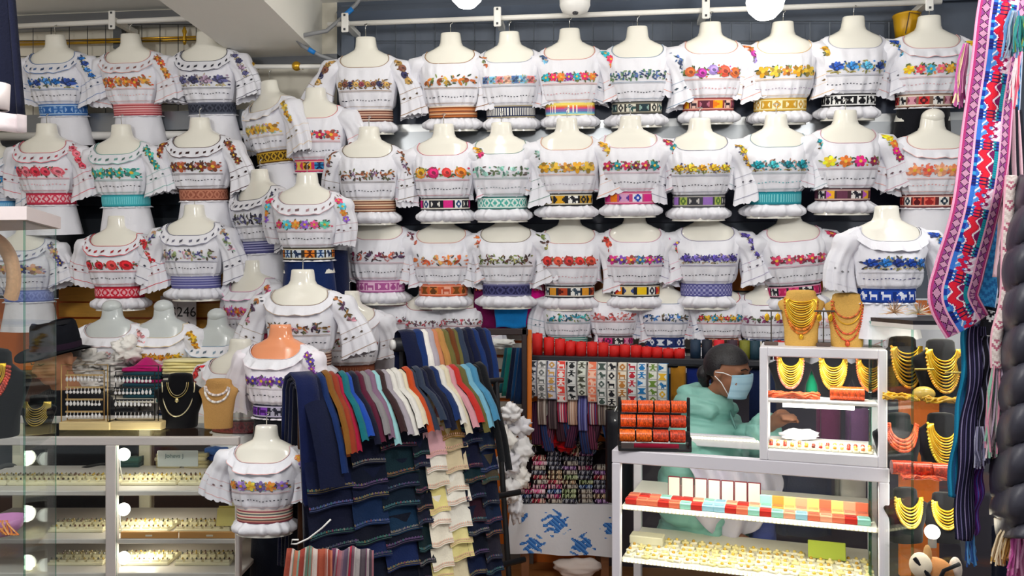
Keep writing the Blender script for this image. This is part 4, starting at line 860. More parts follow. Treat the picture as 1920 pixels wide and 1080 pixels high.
def crumple(P, rx, ry, rz_, col, seed, label, name='crumpled_blouse', group='crumpled white blouses', mat='cotton', amp=.32, cat='blouse', fr=1.0):
    rnd = random.Random(seed); ph = [rnd.uniform(0, 6.3) for _ in range(9)]; m = MB(); m.smooth = True; nu, nv = 34, 20
    def f(u, v):
        a = 2 * PI * u; b = PI * v; d = Vector((math.sin(b) * math.cos(a), math.sin(b) * math.sin(a), math.cos(b)))
        n = 0
        for k in range(3):
            q = fr * (2.6 * (1.9 ** k)); n += abs(math.sin(q * d.x + ph[k] + 1.3 * math.sin(q * d.z + ph[k + 3])) * math.cos(q * d.z * 1.2 + ph[k + 6] + math.sin(q * d.y))) / (1.45 ** k)
        r = 1 - amp * .55 + amp * (n - .6); return (d.x * rx * r, d.y * ry * r, d.z * rz_ * r)
    m.grid(f, nu, nv, col, True); o = m.build(name, mat, None, P); return tag(o, label, cat, group)
for i, (px, py, w, h) in enumerate(((158, 694, .085, .03), (205, 702, .10, .035), (170, 672, .085, .032), (215, 680, .075, .03), (165, 720, .10, .035), (222, 718, .09, .03), (240, 655, .06, .05))):
    crumple(at(px, py, 3.62 + .03 * (i % 2)), w, .09, h * 1.3, ('eeebe6', 'e4e0dc')[i % 2], i + 3, ORD[i] + ' crumpled white blouse in the pile between the hat and the busts', amp=.42, fr=1.25)
s = thing('number_sign', 'white stall sign reading 246 behind the grey busts', 'sign', wat(334, 590, .08), WA)
m = MB(); m.bevbox((-.1, 0, -.13), (.1, .004, .10), .002, 'dad7d8'); m.build('board', 'paper', s)
text_obj('lettering', '246', .073, (.046, -.001, .012), s, 'ink_black'); text_obj('lettering', 'TS', .073, (-.05, -.001, .012), s, 'ink_black')
m = MB(); m.box((-.004 + .0, -.0015, -.03), (-.002, 0, .06), 'a8a6a8'); m.build('divider', 'paper', s)
m = MB(); m.poly([(.035, -.0015, -.055), (.06, -.0015, -.035), (.078, -.0015, -.06), (.062, -.0015, -.085)], '1c2a5c'); m.build('emblem', 'paper', s)
# ================================================================ left glass case in front
VB = 1.62
t = thing('glass_display_case', 'tall glass case with pale top at the left edge of the picture', 'case', (at(-30, 540, 2.4).x, 2.45, 0))
PA, PB, PC, PD = at(-170, 540, 2.2), at(45, 540, 2.2), at(103, 540, 2.52), at(-170, 540, 2.75)
def prism(t, name, mat, pts, z0, z1, col):
    m = MB(); n = len(pts); m.v.extend([(p.x, p.y, z0) for p in pts] + [(p.x, p.y, z1) for p in pts])
    m.face(list(range(n))[::-1], col); m.face(list(range(n, 2 * n)), col)
    for i in range(n): m.face([i, (i + 1) % n, n + (i + 1) % n, n + i], col)
    return child(m, name, mat, t)
prism(t, 'top', 'paint', [PA, at(50, 540, 2.17), at(114, 540, 2.5), PD], 1.585, 1.622, 'dcd0d0')
for zz in (H - (603 - 540) / F * 2.4, H - (818 - 540) / F * 2.45, H - (1002 - 540) / F * 2.4): prism(t, 'shelf', 'glass', [PA, PB, PC, PD], zz - .006, zz, 'c8e0d4')
for a, b in ((PA, PB), (PB, PC)): pane(t, (a.x, a.y, .2), (b.x, b.y, .2), (b.x, b.y, 1.585), (a.x, a.y, 1.585))
prism(t, 'base', 'paint', [PA, PB, PC, PD], 0, .2, 'd8cfc8')
S1, S2, S3 = [H - (y - 540) / F * Yk for y, Yk in ((603, 2.4), (818, 2.45), (1002, 2.4))]
m = MB(); m.smooth = True
def arch(u, v):
    a = -.15 * PI + 1.15 * PI * u; r = .115 + .018 * math.cos(2 * PI * v); return (r * math.cos(a) * .8 - .02, .03 * math.sin(2 * PI * v), .11 + r * 1.15 * math.sin(a))
m.grid(arch, 24, 8, 'e8b890', False); o = m.build('headband_stand', 'wood', None, (at(-18, 590, 2.45).x, 2.45, S1 + .02)); tag(o, 'curved peach wooden hoop stand on the top shelf of the left case', 'stand')
bust('black', Vector((at(-20, 800, 2.45).x, 2.45, S2)), .27, 'large black velvet bust with red and gold strands in the left case')
necklace('black', Vector((at(-20, 800, 2.45).x, 2.45, S2)), .27, 'red coral and gold strands on the large black bust in the left case', [(.18 + .04 * i, .20 + .012 * i, .003, GOLD, False) for i in range(5)] + [(.40 + .03 * i, .27 + .01 * i, .006, ('c8402a', 'b83424')[i % 2], True) for i in range(3)])
bust('black', Vector((at(72, 800, 2.5).x, 2.5, S2)), .12, 'small black bust with a fan of gold strands in the left case')
necklace('black', Vector((at(72, 800, 2.5).x, 2.5, S2)), .12, 'fan of fine gold strands on the small bust in the left case', [(.2 + .06 * i, .22 + .02 * i, .0017, 'e0c060', False) for i in range(8)])
o = thing('craft_bowl', 'small pink dish with orange tassel in the left case', 'bowl', (at(0, 1000, 2.4).x + .01, 2.4, S3))
m = MB(); m.smooth = True; m.lathe([(.03, 0), (.05, .02), (.06, .05), (.056, .05), (.045, .02)], 18, 'c88ac0'); m.build('dish', 'plastic', o)
m = MB()
for i in range(14): a = i * .9; m.tube([(.02 + .01 * math.cos(a), -.03, .05), (.04 + .02 * math.cos(a), -.06, .035 + .015 * math.sin(a)), (.07 + .02 * math.sin(a * 2), -.07, .02)], .0025, ('f09a4a', 'e8803a', 'f4b070')[i % 3], 4)
m.build('tassel', 'thread', o)['kind'] = 'stuff'
# garments cut off at the upper left
t = thing('hanging_trousers', 'black garment with pale hem hanging at the upper left edge', 'garment', at(5, 245, 2.3))
def tr(u, v): return at(-60 + (105 + 0) * u - 22 * (1 - v) * u, -40 + 255 * v, 2.3) + Vector((0, .02 * math.sin(u * 9), 0)) - Vector(t.location)
m = MB(); m.smooth = True; m.grid(tr, 20, 10, '10142a'); o = m.build('leg', 'wool', t); o.modifiers.new('s', 'SOLIDIFY').thickness = .02
m = MB(); m.smooth = True; m.grid(lambda u, v: at(-62 + 109 * u, 215 + 32 * v, 2.295) + Vector((0, .02 * math.sin(u * 9), 0)) - Vector(t.location), 20, 3, 'e8dcdf'); o = m.build('hem', 'cotton', t); o.modifiers.new('s', 'SOLIDIFY').thickness = .024
m = MB(); m.smooth = True; m.lathe([(.03, 0), (.033, .07), (.028, .07), (.027, .0)], 16, 'efe4e4', Matrix.Translation(at(-6, 205, 2.2))); tag(m.build('shirt_cuff', 'cotton'), 'pale cuff poking in at the left edge over the black garment', 'cuff')
# ================================================================ people
def remeshed(mb, name, mat, col, vox, parent=None, smooth_it=4):
    o = bpy.data.objects.new(name, mb.mesh(name)); C.objects.link(o)
    md = o.modifiers.new('r', 'REMESH'); md.mode = 'VOXEL'; md.voxel_size = vox; md.use_smooth_shade = True
    sm = o.modifiers.new('s', 'SMOOTH'); sm.iterations = smooth_it; sm.factor = .5
    dg = bpy.context.evaluated_depsgraph_get(); me = bpy.data.meshes.new_from_object(o.evaluated_get(dg))
    old = o.data; bpy.data.objects.remove(o); bpy.data.meshes.remove(old)
    for n in [a.name for a in me.color_attributes]: me.color_attributes.remove(me.color_attributes[n])
    ca = me.color_attributes.new('Col', 'FLOAT_COLOR', 'CORNER'); c = L(col); ca.data.foreach_set('color', list((c[0], c[1], c[2], 1.0)) * len(me.loops))
    me.polygons.foreach_set('use_smooth', [True] * len(me.polygons)); me.materials.clear(); me.materials.append(MAT[mat]); me.name = name
    q = bpy.data.objects.new(name, me); C.objects.link(q)
    if parent: q.parent = parent
    return q
def rings(mb, rg, n=24, col=None):
    """rg: (cx, cy, cz, rx, ry) stacked ellipses -> closed loft"""
    mb.grid(lambda u, v: (lambda r: (r[0] + r[3] * math.cos(2 * PI * u), r[1] + r[4] * math.sin(2 * PI * u), r[2]))(rg[int(round(v * (len(rg) - 1)))]), n, len(rg) - 1, col, True)
    for r, fl in ((rg[0], 1), (rg[-1], 0)):
        p = [(r[0] + r[3] * math.cos(2 * PI * i / n), r[1] + r[4] * math.sin(2 * PI * i / n), r[2]) for i in range(n)]; mb.poly(p[::-1] if fl else p, col)
def head_mb(m, c, s=1.0, yaw=0.0, pitch=0.0, mask=False):
    """a head about 0.225 m high, facing -y before the turn; c is its middle"""
    M = Matrix.Translation(c) @ Matrix.Rotation(yaw, 4, 'Z') @ Matrix.Rotation(pitch, 4, 'X') @ Matrix.Scale(s, 4)
    def b(p, r, sq=(1, 1, 1), nu=16, nv=12):
        t = MB(); t.ball(p, r, None, nu, nv, sq); n = len(m.v); m.v.extend([tuple(M @ Vector(v)) for v in t.v])
        for f in t.f: m.face([n + i for i in f])
    b((0, .012, .03), .088, (.86, 1.05, .95)); b((0, -.02, -.03), .068, (.9, 1.0, 1.15)); b((0, -.045, -.075), .036, (1.1, .9, .8))
    b((0, -.088, -.012), .013, (.8, .9, 1.9)); b((0, -.098, -.026), .014, (1.15, 1, .8)); b((.04, -.055, -.03), .03, (1, .9, .9)); b((-.04, -.055, -.03), .03, (1, .9, .9))
    b((0, -.066, .022), .035, (1.55, .6, .35)); b((0, -.083, -.052), .014, (1.4, .8, .4)); b((0, -.081, -.062), .013, (1.3, .8, .45))
    for sx in (-1, 1): b((sx * .079, .012, -.008), .026, (.32, .75, 1.15), 12, 8)
    return M
def loft_path(m, pts, rad, n=14, flat=1.0):
    t = MB(); t.tube(pts, rad, None, n); k = len(m.v); m.v.extend(t.v)
    for f in t.f: m.face([k + i for i in f])
def hand_mb(m, wrist, d, up, s=1.0, curl=.6):
    """palm with four unequal bent fingers and a thumb leaving its side"""
    d = Vector(d).normalized(); up = Vector(up); up = (up - d * up.dot(d)).normalized(); sd = d.cross(up); w = Vector(wrist)
    loft_path(m, [w - d * .02, w + d * .03 * s, w + d * .085 * s], [.024 * s, .033 * s, .034 * s], 12)
    for i, (o, ln) in enumerate(((-.027, .065), (-.009, .078), (.009, .072), (.026, .055))):
        b = w + d * .085 * s + sd * o * s; a = d; p = [b - d * .02, b]; ang = 0
        for k in range(3):
            ang += curl * (.5 + .3 * k); q = (d * math.cos(ang) - up * math.sin(ang)); p.append(p[-1] + q * ln * s * (.42, .33, .25)[k])
        loft_path(m, p, [.0095 * s, .0092 * s, .0088 * s, .0082 * s, .0068 * s], 8)
    b = w + d * .025 * s - sd * .026 * s; loft_path(m, [b, b - sd * .022 * s + d * .02 * s - up * .008, b - sd * .03 * s + d * .05 * s - up * .02, b - sd * .024 * s + d * .07 * s - up * .03], [.013 * s, .0115 * s, .0105 * s, .008 * s], 8)
def part_face(M, t, name, mat, fn):
    m = MB(); m.smooth = True; fn(m); m.v = [tuple(M @ Vector(v)) for v in m.v]; return m.build(name, mat, t)
# ---- seated seller in the black hat behind the left counter
YH = 3.42
hp = at(104, 672, YH)
t = thing('person', 'person in a wide brimmed black hat and black top looking down', 'person', (hp.x + .03, YH + .05, 0))
o0 = Vector(t.location); hc = hp - o0
m = MB()
yaw = R(-28)
M = head_mb(m, hc, 1.0, yaw, R(14))
rings(m, [(.0, .05, hc.z - .66, .17, .12), (.0, .05, hc.z - .5, .18, .12), (.0, .04, hc.z - .32, .20, .115), (0, .04, hc.z - .22, .20, .1), (hc.x * .3, .04, hc.z - .175, .12, .08), (hc.x * .6, .02, hc.z - .14, .06, .06), (hc.x, hc.y + .02, hc.z - .06, .055, .058), (hc.x, hc.y + .02, hc.z, .05, .05)], 20)
for sx in (-1, 1):
    sh = Vector((sx * .185, .04, hc.z - .235)); el = sh + Vector((sx * .06, -.06, -.26)); wr = el + Vector((-sx * .12, -.2, .02))
    loft_path(m, [sh, sh.lerp(el, .5), el, el.lerp(wr, .5), wr], [.06, .055, .046, .04, .03], 12); hand_mb(m, wr, (wr - el), (0, 0, 1), .95)
b = remeshed(m, 'body', 'skin', 'b98262', .0085, t, 3)
m = MB()
rings(m, [(.0, .05, hc.z - .68, .20, .15), (.0, .05, hc.z - .5, .205, .145), (.0, .04, hc.z - .32, .225, .14), (0, .04, hc.z - .225, .222, .125), (hc.x * .3, .04, hc.z - .165, .145, .1), (hc.x * .5, .03, hc.z - .135, .078, .078)], 24)
for sx in (-1, 1):
    sh = Vector((sx * .19, .04, hc.z - .235)); el = sh + Vector((sx * .06, -.06, -.26)); wr = el + Vector((-sx * .10, -.16, .018))
    loft_path(m, [sh, sh.lerp(el, .5), el, el.lerp(wr, .5), wr], [.078, .07, .06, .053, .045], 14)
cl = remeshed(m, 'shirt', 'wool', '14161c', .012, t, 4)
def hat(m):
    def crown(u, v):
        a = 2 * PI * u; z = .035 + .125 * v; r = .092 - .012 * v * v; d = .018 * v * math.exp(-(math.sin(a) / .45) ** 2) * (v > .75)
        if v > .93: r *= .93
        return (r * math.cos(a) * .94, r * 1.1 * math.sin(a) + .01, z - d)
    m.grid(crown, 32, 10, '14161d', True); top = [(.079 * math.cos(2 * PI * i / 32) * .93, .079 * 1.08 * math.sin(2 * PI * i / 32) + .01, .157 - .01 * abs(math.cos(2 * PI * i / 32))) for i in range(32)]; m.poly(top, '14161d')
    def brim(u, v):
        a = 2 * PI * u; r = .09 + .055 * v; return (r * math.cos(a), r * 1.12 * math.sin(a) + .01, .04 + .004 * v * (math.cos(a) ** 2) - .022 * v * (math.sin(a) ** 2))
    m.grid(brim, 36, 4, '15171e', True); m.grid(lambda u, v: Vector(brim(u, v)) - Vector((0, 0, .006)), 36, 4, '101218', True)
Mh = M @ Matrix.Rotation(R(-6), 4, 'X')
part_face(Mh, t, 'hat', 'felt', hat)
part_face(Mh, t, 'hat_band', 'woven', lambda m: m.grid(lambda u, v: (.0925 * math.cos(2 * PI * u) * .955, .0925 * 1.115 * math.sin(2 * PI * u) + .01, .042 + .026 * v), 32, 1, '2a1a2c', True))
def facebits(m, brow='241c18'):
    for sx in (-1, 1):
        m.tube([(sx * .048, -.077, .026), (sx * .03, -.087, .032), (sx * .013, -.09, .026)], .0028, brow, 5)
        m.tube([(sx * .046, -.078, .004), (sx * .031, -.086, -.001), (sx * .016, -.085, .003)], .0022, '3a2620', 5)
    m.tube([(-.022, -.092, -.0565), (0, -.0965, -.055), (.022, -.092, -.0565)], .0026, '8a4a42', 5)
part_face(M, t, 'face_features', 'skin', facebits)
def shair(m):
    m.grid(lambda u, v: ((.08 - .01 * v) * math.cos(PI * u), (.098 - .012 * v) * math.sin(PI * u) + .018, .05 - .075 * v * (.6 + .4 * math.sin(PI * u))), 24, 6, '1a1716')
part_face(M, t, 'hair', 'hair', shair)
# ---- seated seller in the mint puffer jacket behind the right counter
YW = 3.12
hp = at(1366, 698, YW)
WR = R(46)
t = thing('person', 'person in a mint green puffer jacket and pale blue face mask', 'person', (hp.x - .03, YW + .06, 0), WR)
o0 = Vector(t.location); Ri = Matrix.Rotation(-WR, 3, 'Z'); hc = Ri @ (hp - o0)
m = MB()
M = head_mb(m, hc, .92, R(2), R(8))
bz = hc.z - .135
rings(m, [(0, .05, bz - .55, .16, .13), (0, .05, bz - .3, .16, .12), (0, .05, bz - .12, .155, .10), (0, .05, bz - .06, .115, .08), (0, .04, bz - .03, .07, .065), (.0, .02, bz + .03, .052, .052), (hc.x, hc.y + .01, hc.z - .04, .05, .05)], 20)
AR = []
for sx in (-1, 1):
    sh = Vector((sx * .135, .05, bz - .125))
    if sx < 0: el = sh + Vector((-.03, .03, -.27)); wr = el + Vector((.06, -.2, -.08))
    else: wr = Ri @ (at(1452, 792, 2.93) - o0); el = sh.lerp(wr, .5) + Vector((.05, .05, -.09))
    AR.append((sh, el, wr)); loft_path(m, [sh, sh.lerp(el, .5), el, el.lerp(wr, .5), wr], [.036, .036, .032, .028, .024], 12); hand_mb(m, wr, (wr - el), (0, 0, 1), .9)
remeshed(m, 'body', 'skin', '9a6a50', .0085, t, 3)
m = MB()
def puff_ring(z, rx, ry, cx=0, cy=.05): return (cx, cy, z, rx, ry)
rg = []
lv = [(-.60, .185, .165), (-.47, .195, .175), (-.35, .195, .175), (-.235, .188, .162), (-.13, .172, .138), (-.065, .13, .105)]
for i, (dz, rx, ry) in enumerate(lv):
    rg.append(puff_ring(bz + dz, rx * .91, ry * .90))
    if i < len(lv) - 1:
        nz, nx, ny = lv[i + 1]
        for q in (.2, .5, .8): k = 1.0 + .02 * math.sin(PI * q); rg.append(puff_ring(bz + dz + (nz - dz) * q, (rx + (nx - rx) * q) * k, (ry + (ny - ry) * q) * k))
rg.append((0, .045, bz - .03, .095, .09)); rg.append((0, .032, bz + .012, .086, .086)); rg.append((0, .028, bz + .045, .078, .08)); rg.append((0, .024, bz + .062, .066, .068))
rings(m, rg, 32)
loft_path(m, [Vector((-.075, -.03, bz - .03)), Vector((-.085, .06, bz + .0)), Vector((-.04, .115, bz + .02)), Vector((.04, .115, bz + .02)), Vector((.085, .06, bz + .0)), Vector((.075, -.03, bz - .03))], [.024, .036, .046, .046, .036, .024], 14)
for (sh, el, wr) in AR:
    pts, rr = [], []
    for (a, b2, r0, r1, n) in ((sh, el, .082, .072, 3), (el, wr.lerp(el, .12), .07, .05, 3)):
        for k in range(n):
            for q in (0, .2, .5, .8): pts.append(a.lerp(b2, (k + q) / n)); rr.append((r0 + (r1 - r0) * (k + q) / n) * (.87 if q == 0 else 1.0 if q != .5 else 1.04))
    loft_path(m, pts, rr, 18)
jk_ = remeshed(m, 'jacket', 'puffer', '86bdb2', .008, t, 4)
nv_ = []
for v in jk_.data.vertices:
    c, n_ = v.co, v.normal; ph = (c.z - bz + .16 + .02 * math.sin(9 * c.x + 4 * c.y) + .35 * max(0, abs(c.x) - .14)) / .098
    f_ = abs(math.sin(PI * ph)) ** .5; w_ = .0035 * math.sin(55 * c.x + 18 * math.sin(14 * c.z)) * math.sin(38 * c.z + 20 * c.y) * f_
    nv_.append(c + n_ * (.017 * f_ - .006 + w_))
for v, c in zip(jk_.data.vertices, nv_): v.co = c
jk_.data.update()
def zipper(m):
    m.tube([(0, -.05, bz - .01), (0, -.085, bz - .09), (0, -.112, bz - .2), (0, -.127, bz - .35), (0, -.127, bz - .5)], .005, '5f8f88', 6)
m = MB(); m.smooth = True; zipper(m); m.build('zip', 'plastic', t)
def wmask(m):
    def f(u, v):
        a = (u - .5) * 2.05; w = .075 * (1 - .15 * (v - .5) ** 2); r = .097 + .010 * math.cos(a) * math.sin(PI * min(1, v * 1.15))
        return (.082 * math.sin(a), -r * math.cos(a) * (1.06 - .16 * v) + .002, .004 - .10 * v + .010 * math.cos(a * 1.5) * (1 - v))
    m.grid(f, 20, 10, 'a8cfe2', cf=lambda i, j: 'a8cfe2' if j % 3 else '9cc4da')
o = part_face(M, t, 'face_mask', 'cotton', wmask); o.modifiers.new('s', 'SOLIDIFY').thickness = .002
part_face(M, t, 'mask_loop', 'cotton', lambda m: [m.tube([(sx * .072, -.052, .0), (sx * .084, -.02, .008), (sx * .088, .016, .004)], .002, 'eef2f4', 5) or m.tube([(sx * .07, -.045, -.08), (sx * .083, -.015, -.035), (sx * .088, .016, -.012)], .002, 'eef2f4', 5) for sx in (-1, 1)])
part_face(M, t, 'face_features', 'skin', lambda m: [m.tube([(sx * .048, -.077, .028), (sx * .03, -.087, .034), (sx * .013, -.09, .028)], .003, '1c1412', 5) or m.ball((sx * .031, -.079, .008), .010, '1e1614', 8, 6, (1.2, .5, .55)) for sx in (-1, 1)])
def whair(m):
    def f(u, v):
        a = 2 * PI * u; b = PI * .5 * (1.32 if math.sin(a) > -.15 else .78 + .12 * abs(math.cos(a))) * v
        return (.083 * math.sin(b) * math.cos(a), .100 * math.sin(b) * math.sin(a) + .014, .026 + .094 * math.cos(b))
    m.grid(f, 36, 10, '17151a', True); m.ball((0, .11, -.03), .036, '17151a', 12, 8, (1, .9, 1.1)); m.tube([(0, .10, -.03), (0, .11, -.06), (0, .09, -.09)], [.03, .026, .012], '17151a', 8)
part_face(M, t, 'hair', 'hair', whair)
# ================================================================ centre: racks of folded skirt cloths
NAMES = {'navy': '0e1636', 'blue': '152f66', 'royal blue': '1c4bb0', 'ochre': '8a5a22', 'brown': '6a3a1c', 'rust': '9a3a24', 'crimson': 'b0183e', 'teal': '14707a', 'midnight': '10142c', 'maroon': '5c1a34', 'grey': '8d8a8c', 'mauve': '8a6a84', 'pale cyan': '9ed4d8',
         'dark brown': '3a2426', 'lilac grey': 'aca4ae', 'white': 'ece8e2', 'cream': 'e8dcc0', 'orange': 'c84a1c', 'slate': '2e3a50', 'pink': 'd89aa4', 'red': 'c8302a', 'olive': '6a6436', 'light blue': '7ab8d0', 'sky': '4a90b8', 'black': '0e1016', 'tan': 'b8854a', 'salmon': 'c8805a', 'dark teal': '12383e'}
def drape_mesh(w, back, front, spread, r, col, seed):
    rnd = random.Random(seed); m = MB(); m.smooth = True
    prof = [(-spread * .55, -back)] + [(-spread * .45, -back * .5), (-r * 1.1, -r * 1.6)] + [(r * math.cos(a), r * math.sin(a)) for a in (PI, PI * .75, PI * .5, PI * .25)] + [(r * 1.25, -r * .35), (r * 1.35 + spread * .45, -front * .33), (r * 1.35 + spread * .8, -front * .66), (r * 1.35 + spread * 1.0, -front)]
    n = len(prof); nx = 4; bul = [0, .0035, .005, .0035, 0]
    for i in range(nx + 1):
        x = -w / 2 + w * i / nx
        for k, (d, z) in enumerate(prof):
            q = k / (n - 1); m.v.append((x + .004 * math.sin(q * 7 + seed) * q, -(d + bul[i] * 1.0), z + bul[i] + (.002 * math.sin(i * 2 + seed) if q == 1 else 0)))
    for i in range(nx):
        for k in range(n - 1): m.face([i * n + k, i * n + k + 1, (i + 1) * n + k + 1, (i + 1) * n + k], col if (i or k % 2) else shade(col, .95))
    return mesh_of(m, 'draped_cloth', 'wool')
RA = Vector((lx(612, 2.78), 2.78, 0)); RB = Vector((lx(930, 3.2), 3.2, 0))
RD = (RB - RA); RL = RD.length; RD.normalize(); RZ = math.atan2(RD.y, RD.x); RP = Vector((RD.y, -RD.x, 0))
BZ = H - (722 - 540) / F * 2.85
t = thing('cloth_rack', 'black floor rack carrying draped and hanging skirt cloths', 'rack', RA.lerp(RB, .5), RZ)
for z, d in ((BZ - .025, 0), (BZ - .45, .12), (.35, .15)):
    m = MB(); m.smooth = True; m.tube([(-RL / 2 - .03, -d, z), (RL / 2 + .03, -d, z)], .012, '14151a', 8); m.build('bar', 'paint', t)
for s_ in (-1, 1):
    for d in (-.12, .12):
        m = MB(); m.tube([(s_ * RL / 2, 0, BZ - .025), (s_ * RL / 2, d, 0)], .011, '14151a', 8); m.build('leg', 'paint', t)
seq = ['navy', 'blue', 'ochre', 'rust', 'crimson', 'teal', 'royal blue', 'midnight', 'maroon', 'grey', 'mauve', 'pale cyan', 'dark brown', 'lilac grey', 'white', 'white', 'cream', 'orange', 'slate', 'slate', 'navy', 'midnight', 'blue', 'white', 'cream', 'pink', 'red', 'olive', 'light blue', 'sky', 'black', 'black']
def px_t(px):   # position along the rack for a photo column
    k = (px - 960) / F; return (k * RA.y - RA.x) / (RD.x - k * RD.y)
edges = [590, 628] + [0] * 31
n = len(seq)
for i, nm in enumerate(seq):
    a = 588 if i == 0 else 622 + (930 - 622) * (i - 1) / (n - 1); b = 624 if i == 0 else 622 + (930 - 622) * i / (n - 1)
    ta, tb = px_t(a - 28), px_t(b - 28); w = (tb - ta) * 1.25
    col = NAMES[nm]; long_ = {0: .30, 1: .26, 2: .21, 3: .20, 4: .19, 30: .30, 31: .34}.get(i, .165 + .02 * math.sin(i * 1.9) - (.02 if 13 < i < 24 else 0))
    o = inst('draped_cloth', drape_mesh(w, .16, long_, .14, .046 + .003 * (i % 2), shade(col, .88), i), None, RA + RD * ((ta + tb) / 2) + Vector((0, 0, BZ + (.012 if i == 2 else .004 * math.sin(i * 2.7)))), (0, 0, RZ))
    tag(o, nm + ' cloth draped over the front rack, ' + ORD[i] + ' of the row', 'cloth', 'cloths draped over the front rack')
# end of the rack: folded navy lengths seen edge on
for k in range(4):
    m = MB(); m.smooth = True; d0 = .014 + .017 * k
    prof = [(-d0 - .05, -.62), (-d0 - .02, -.25), (-d0, -.03)] + [(d0 * math.cos(a), d0 * math.sin(a) * .9) for a in (PI, PI * .75, PI * .5, PI * .25, 0)] + [(d0 + .02, -.12), (d0 + .05, -.35), (d0 + .07, -.66 + .1 * k)]
    m.grid(lambda u, v: (-.05 + .075 * u - .006 * k, -prof[int(round(v * (len(prof) - 1)))][0], prof[int(round(v * (len(prof) - 1)))][1]), 3, len(prof) - 1, ('090d1e', '0e1534', '0b1028', '101a44')[k])
    o = m.build('draped_cloth', 'wool', None, RA + RD * (px_t(590) - .02) + Vector((0, 0, BZ - .005)), RZ); o.modifiers.new('s', 'SOLIDIFY').thickness = .008
    tag(o, ('innermost', 'second', 'third', 'outermost')[k] + ' navy layer seen edge on at the near end of the rack', 'cloth', 'navy layers at the rack end')
# cascading hems: columns of hanging skirts, each hem over the next
TR = ['7a6a40', '2a6068', '6a2c48', '3a4a80', '76726e', '7a5030', '205a52', '54386a', '2a3458', '3a4050']
_hm = {}
def hem_mesh(w, h, col, trim, seed, bright):
    col = col if bright else shade(col, .8)
    k = (round(w, 3), col, trim, seed)
    if k not in _hm:
        rnd = random.Random(seed); m = MB(); m.smooth = True; nx, ny = 8, 5
        def f(u, v): return (w * (u - .5), -.012 * v - .016 * v * v - .005 * v * math.sin(u * 8 + seed), -h * v - .004 * math.sin(u * 5 + seed) * v)
        m.grid(f, nx, ny, col); m.grid(lambda u, v: Vector(f(u, 1)) + Vector((0, .010 * v, .004 * v)), nx, 1, shade(col, .8))
        a = mesh_of(m, 'hanging_skirt', 'wool'); t2 = MB()
        for i in range(26):
            c_ = trim if i % 3 else rnd.choice(TR)
            if bright: c_ = shade(col, .86) if i % 2 else shade(trim, 1.1)
            u0 = i / 26; q = lambda u, v: Vector(f(u, v)) + Vector((0, -.0016, 0))
            t2.poly([q(u0, .83 + .02 * (i % 2)), q(u0 + .03, .83 + .02 * (i % 2)), q(u0 + .03, .90), q(u0, .90)], c_)
        t2.grid(lambda u, v: Vector(f(u, .935 + .02 * v)) + Vector((0, -.0014, 0)), 8, 1, shade(trim, .8 if not bright else 1.0))
        _hm[k] = (a, mesh_of(t2, 'trim', 'thread'))
    return _hm[k]
COLS = [(608, 690, .22, 11, ['141f48', '0f1838', '0f1632', '0d1430', '12243c', '0f1830', '131c40', '10162e', '151f3c', '0e1428'], 'navy column nearest the striped scarf', 0),
        (688, 748, .10, 13, ['10203a', '141a34', '0e1830', '121c3c', '15305a', '0e1428', '182a5c', '101830', '131a30', '0f1c3a', '0e1226', '101426'], 'dark column under the crimson cloth', 0),
        (742, 806, .10, 13, ['0f1a2c', '14323e', '101c34', '0f2438', '163a5c', '10182c', '1a2e64', '0e1428', '16203c', '0f162c', '101a34', '0e1226'], 'blue black column under the maroon cloth', 0),
        (800, 828, .10, 13, ['22182c', '0f1a2a', '141c3a', '10242e', '0e1628', '20243a', '0f2a30', '12182c', '1a1c2c', '0e3034', '10142a'], 'narrow dark column beside the cream hems', 0),
        (822, 858, .12, 12, ['d9a7ae', 'ece6da', 'd9d2be', 'e6d98e', 'efe9dc', 'ece4d2', 'e9e2cf', 'e6da98', 'eadfca', 'd8ceb4'], 'pink and cream column', 1),
        (856, 896, .10, 12, ['a07a3a', 'b8a680', 'd9c8a4', 'e9e2d2', 'f0ece0', 'ece8dc', 'e8dc9a', 'e8dc94', 'e2d6b4', 'd8cca8'], 'tan and cream column', 1),
        (890, 924, .08, 13, ['12224c', '0f1c40', '141a3a', '10303a', '0f1830', '3a1a2c', '121c3a', '0e1628', '14244c', '0f142a', '121a38', '0e1224'], 'dark column right of the cream hems', 0),
        (920, 950, .08, 13, ['1a2a24', '2a3a5a', '12244a', '5a5040', '121a34', '16284a', '0f1830', '2c2a3a', '101a36', '142a4a', '0e1428'], 'farthest dark column beside the white blouses', 0)]
for ci, (pa, pb, top, nr, cols, lab, bright) in enumerate(COLS):
    ta, tb = px_t(pa - 64), px_t(pb - 64); w = tb - ta; base = RA + RD * ((ta + tb) / 2)
    for r_ in range(nr):
        z = BZ - top - .064 * r_ + .014 * math.sin(r_ * 2.3 + ci) + .028 * math.sin(ci * 2.6); d = .128 + .0075 * min(r_, 6) + .001 * r_ + (.012 if ci in (0, 4) else 0)
        hm_, tm_ = hem_mesh(w * 1.06, .098, cols[r_ % len(cols)], TR[(r_ * 3 + ci) % len(TR)] if not bright else 'd8a890', (r_ + ci) % 3, bright)
        o = inst('hanging_skirt', hm_, None, base + RP * d + Vector((0, 0, z)), (0, 0, RZ + .03 * math.sin(r_ + ci)))
        tag(o, ORD[r_] + ' hem from the top in the ' + lab, 'skirt', 'layered skirt hems on the front rack'); inst('trim', tm_, o)
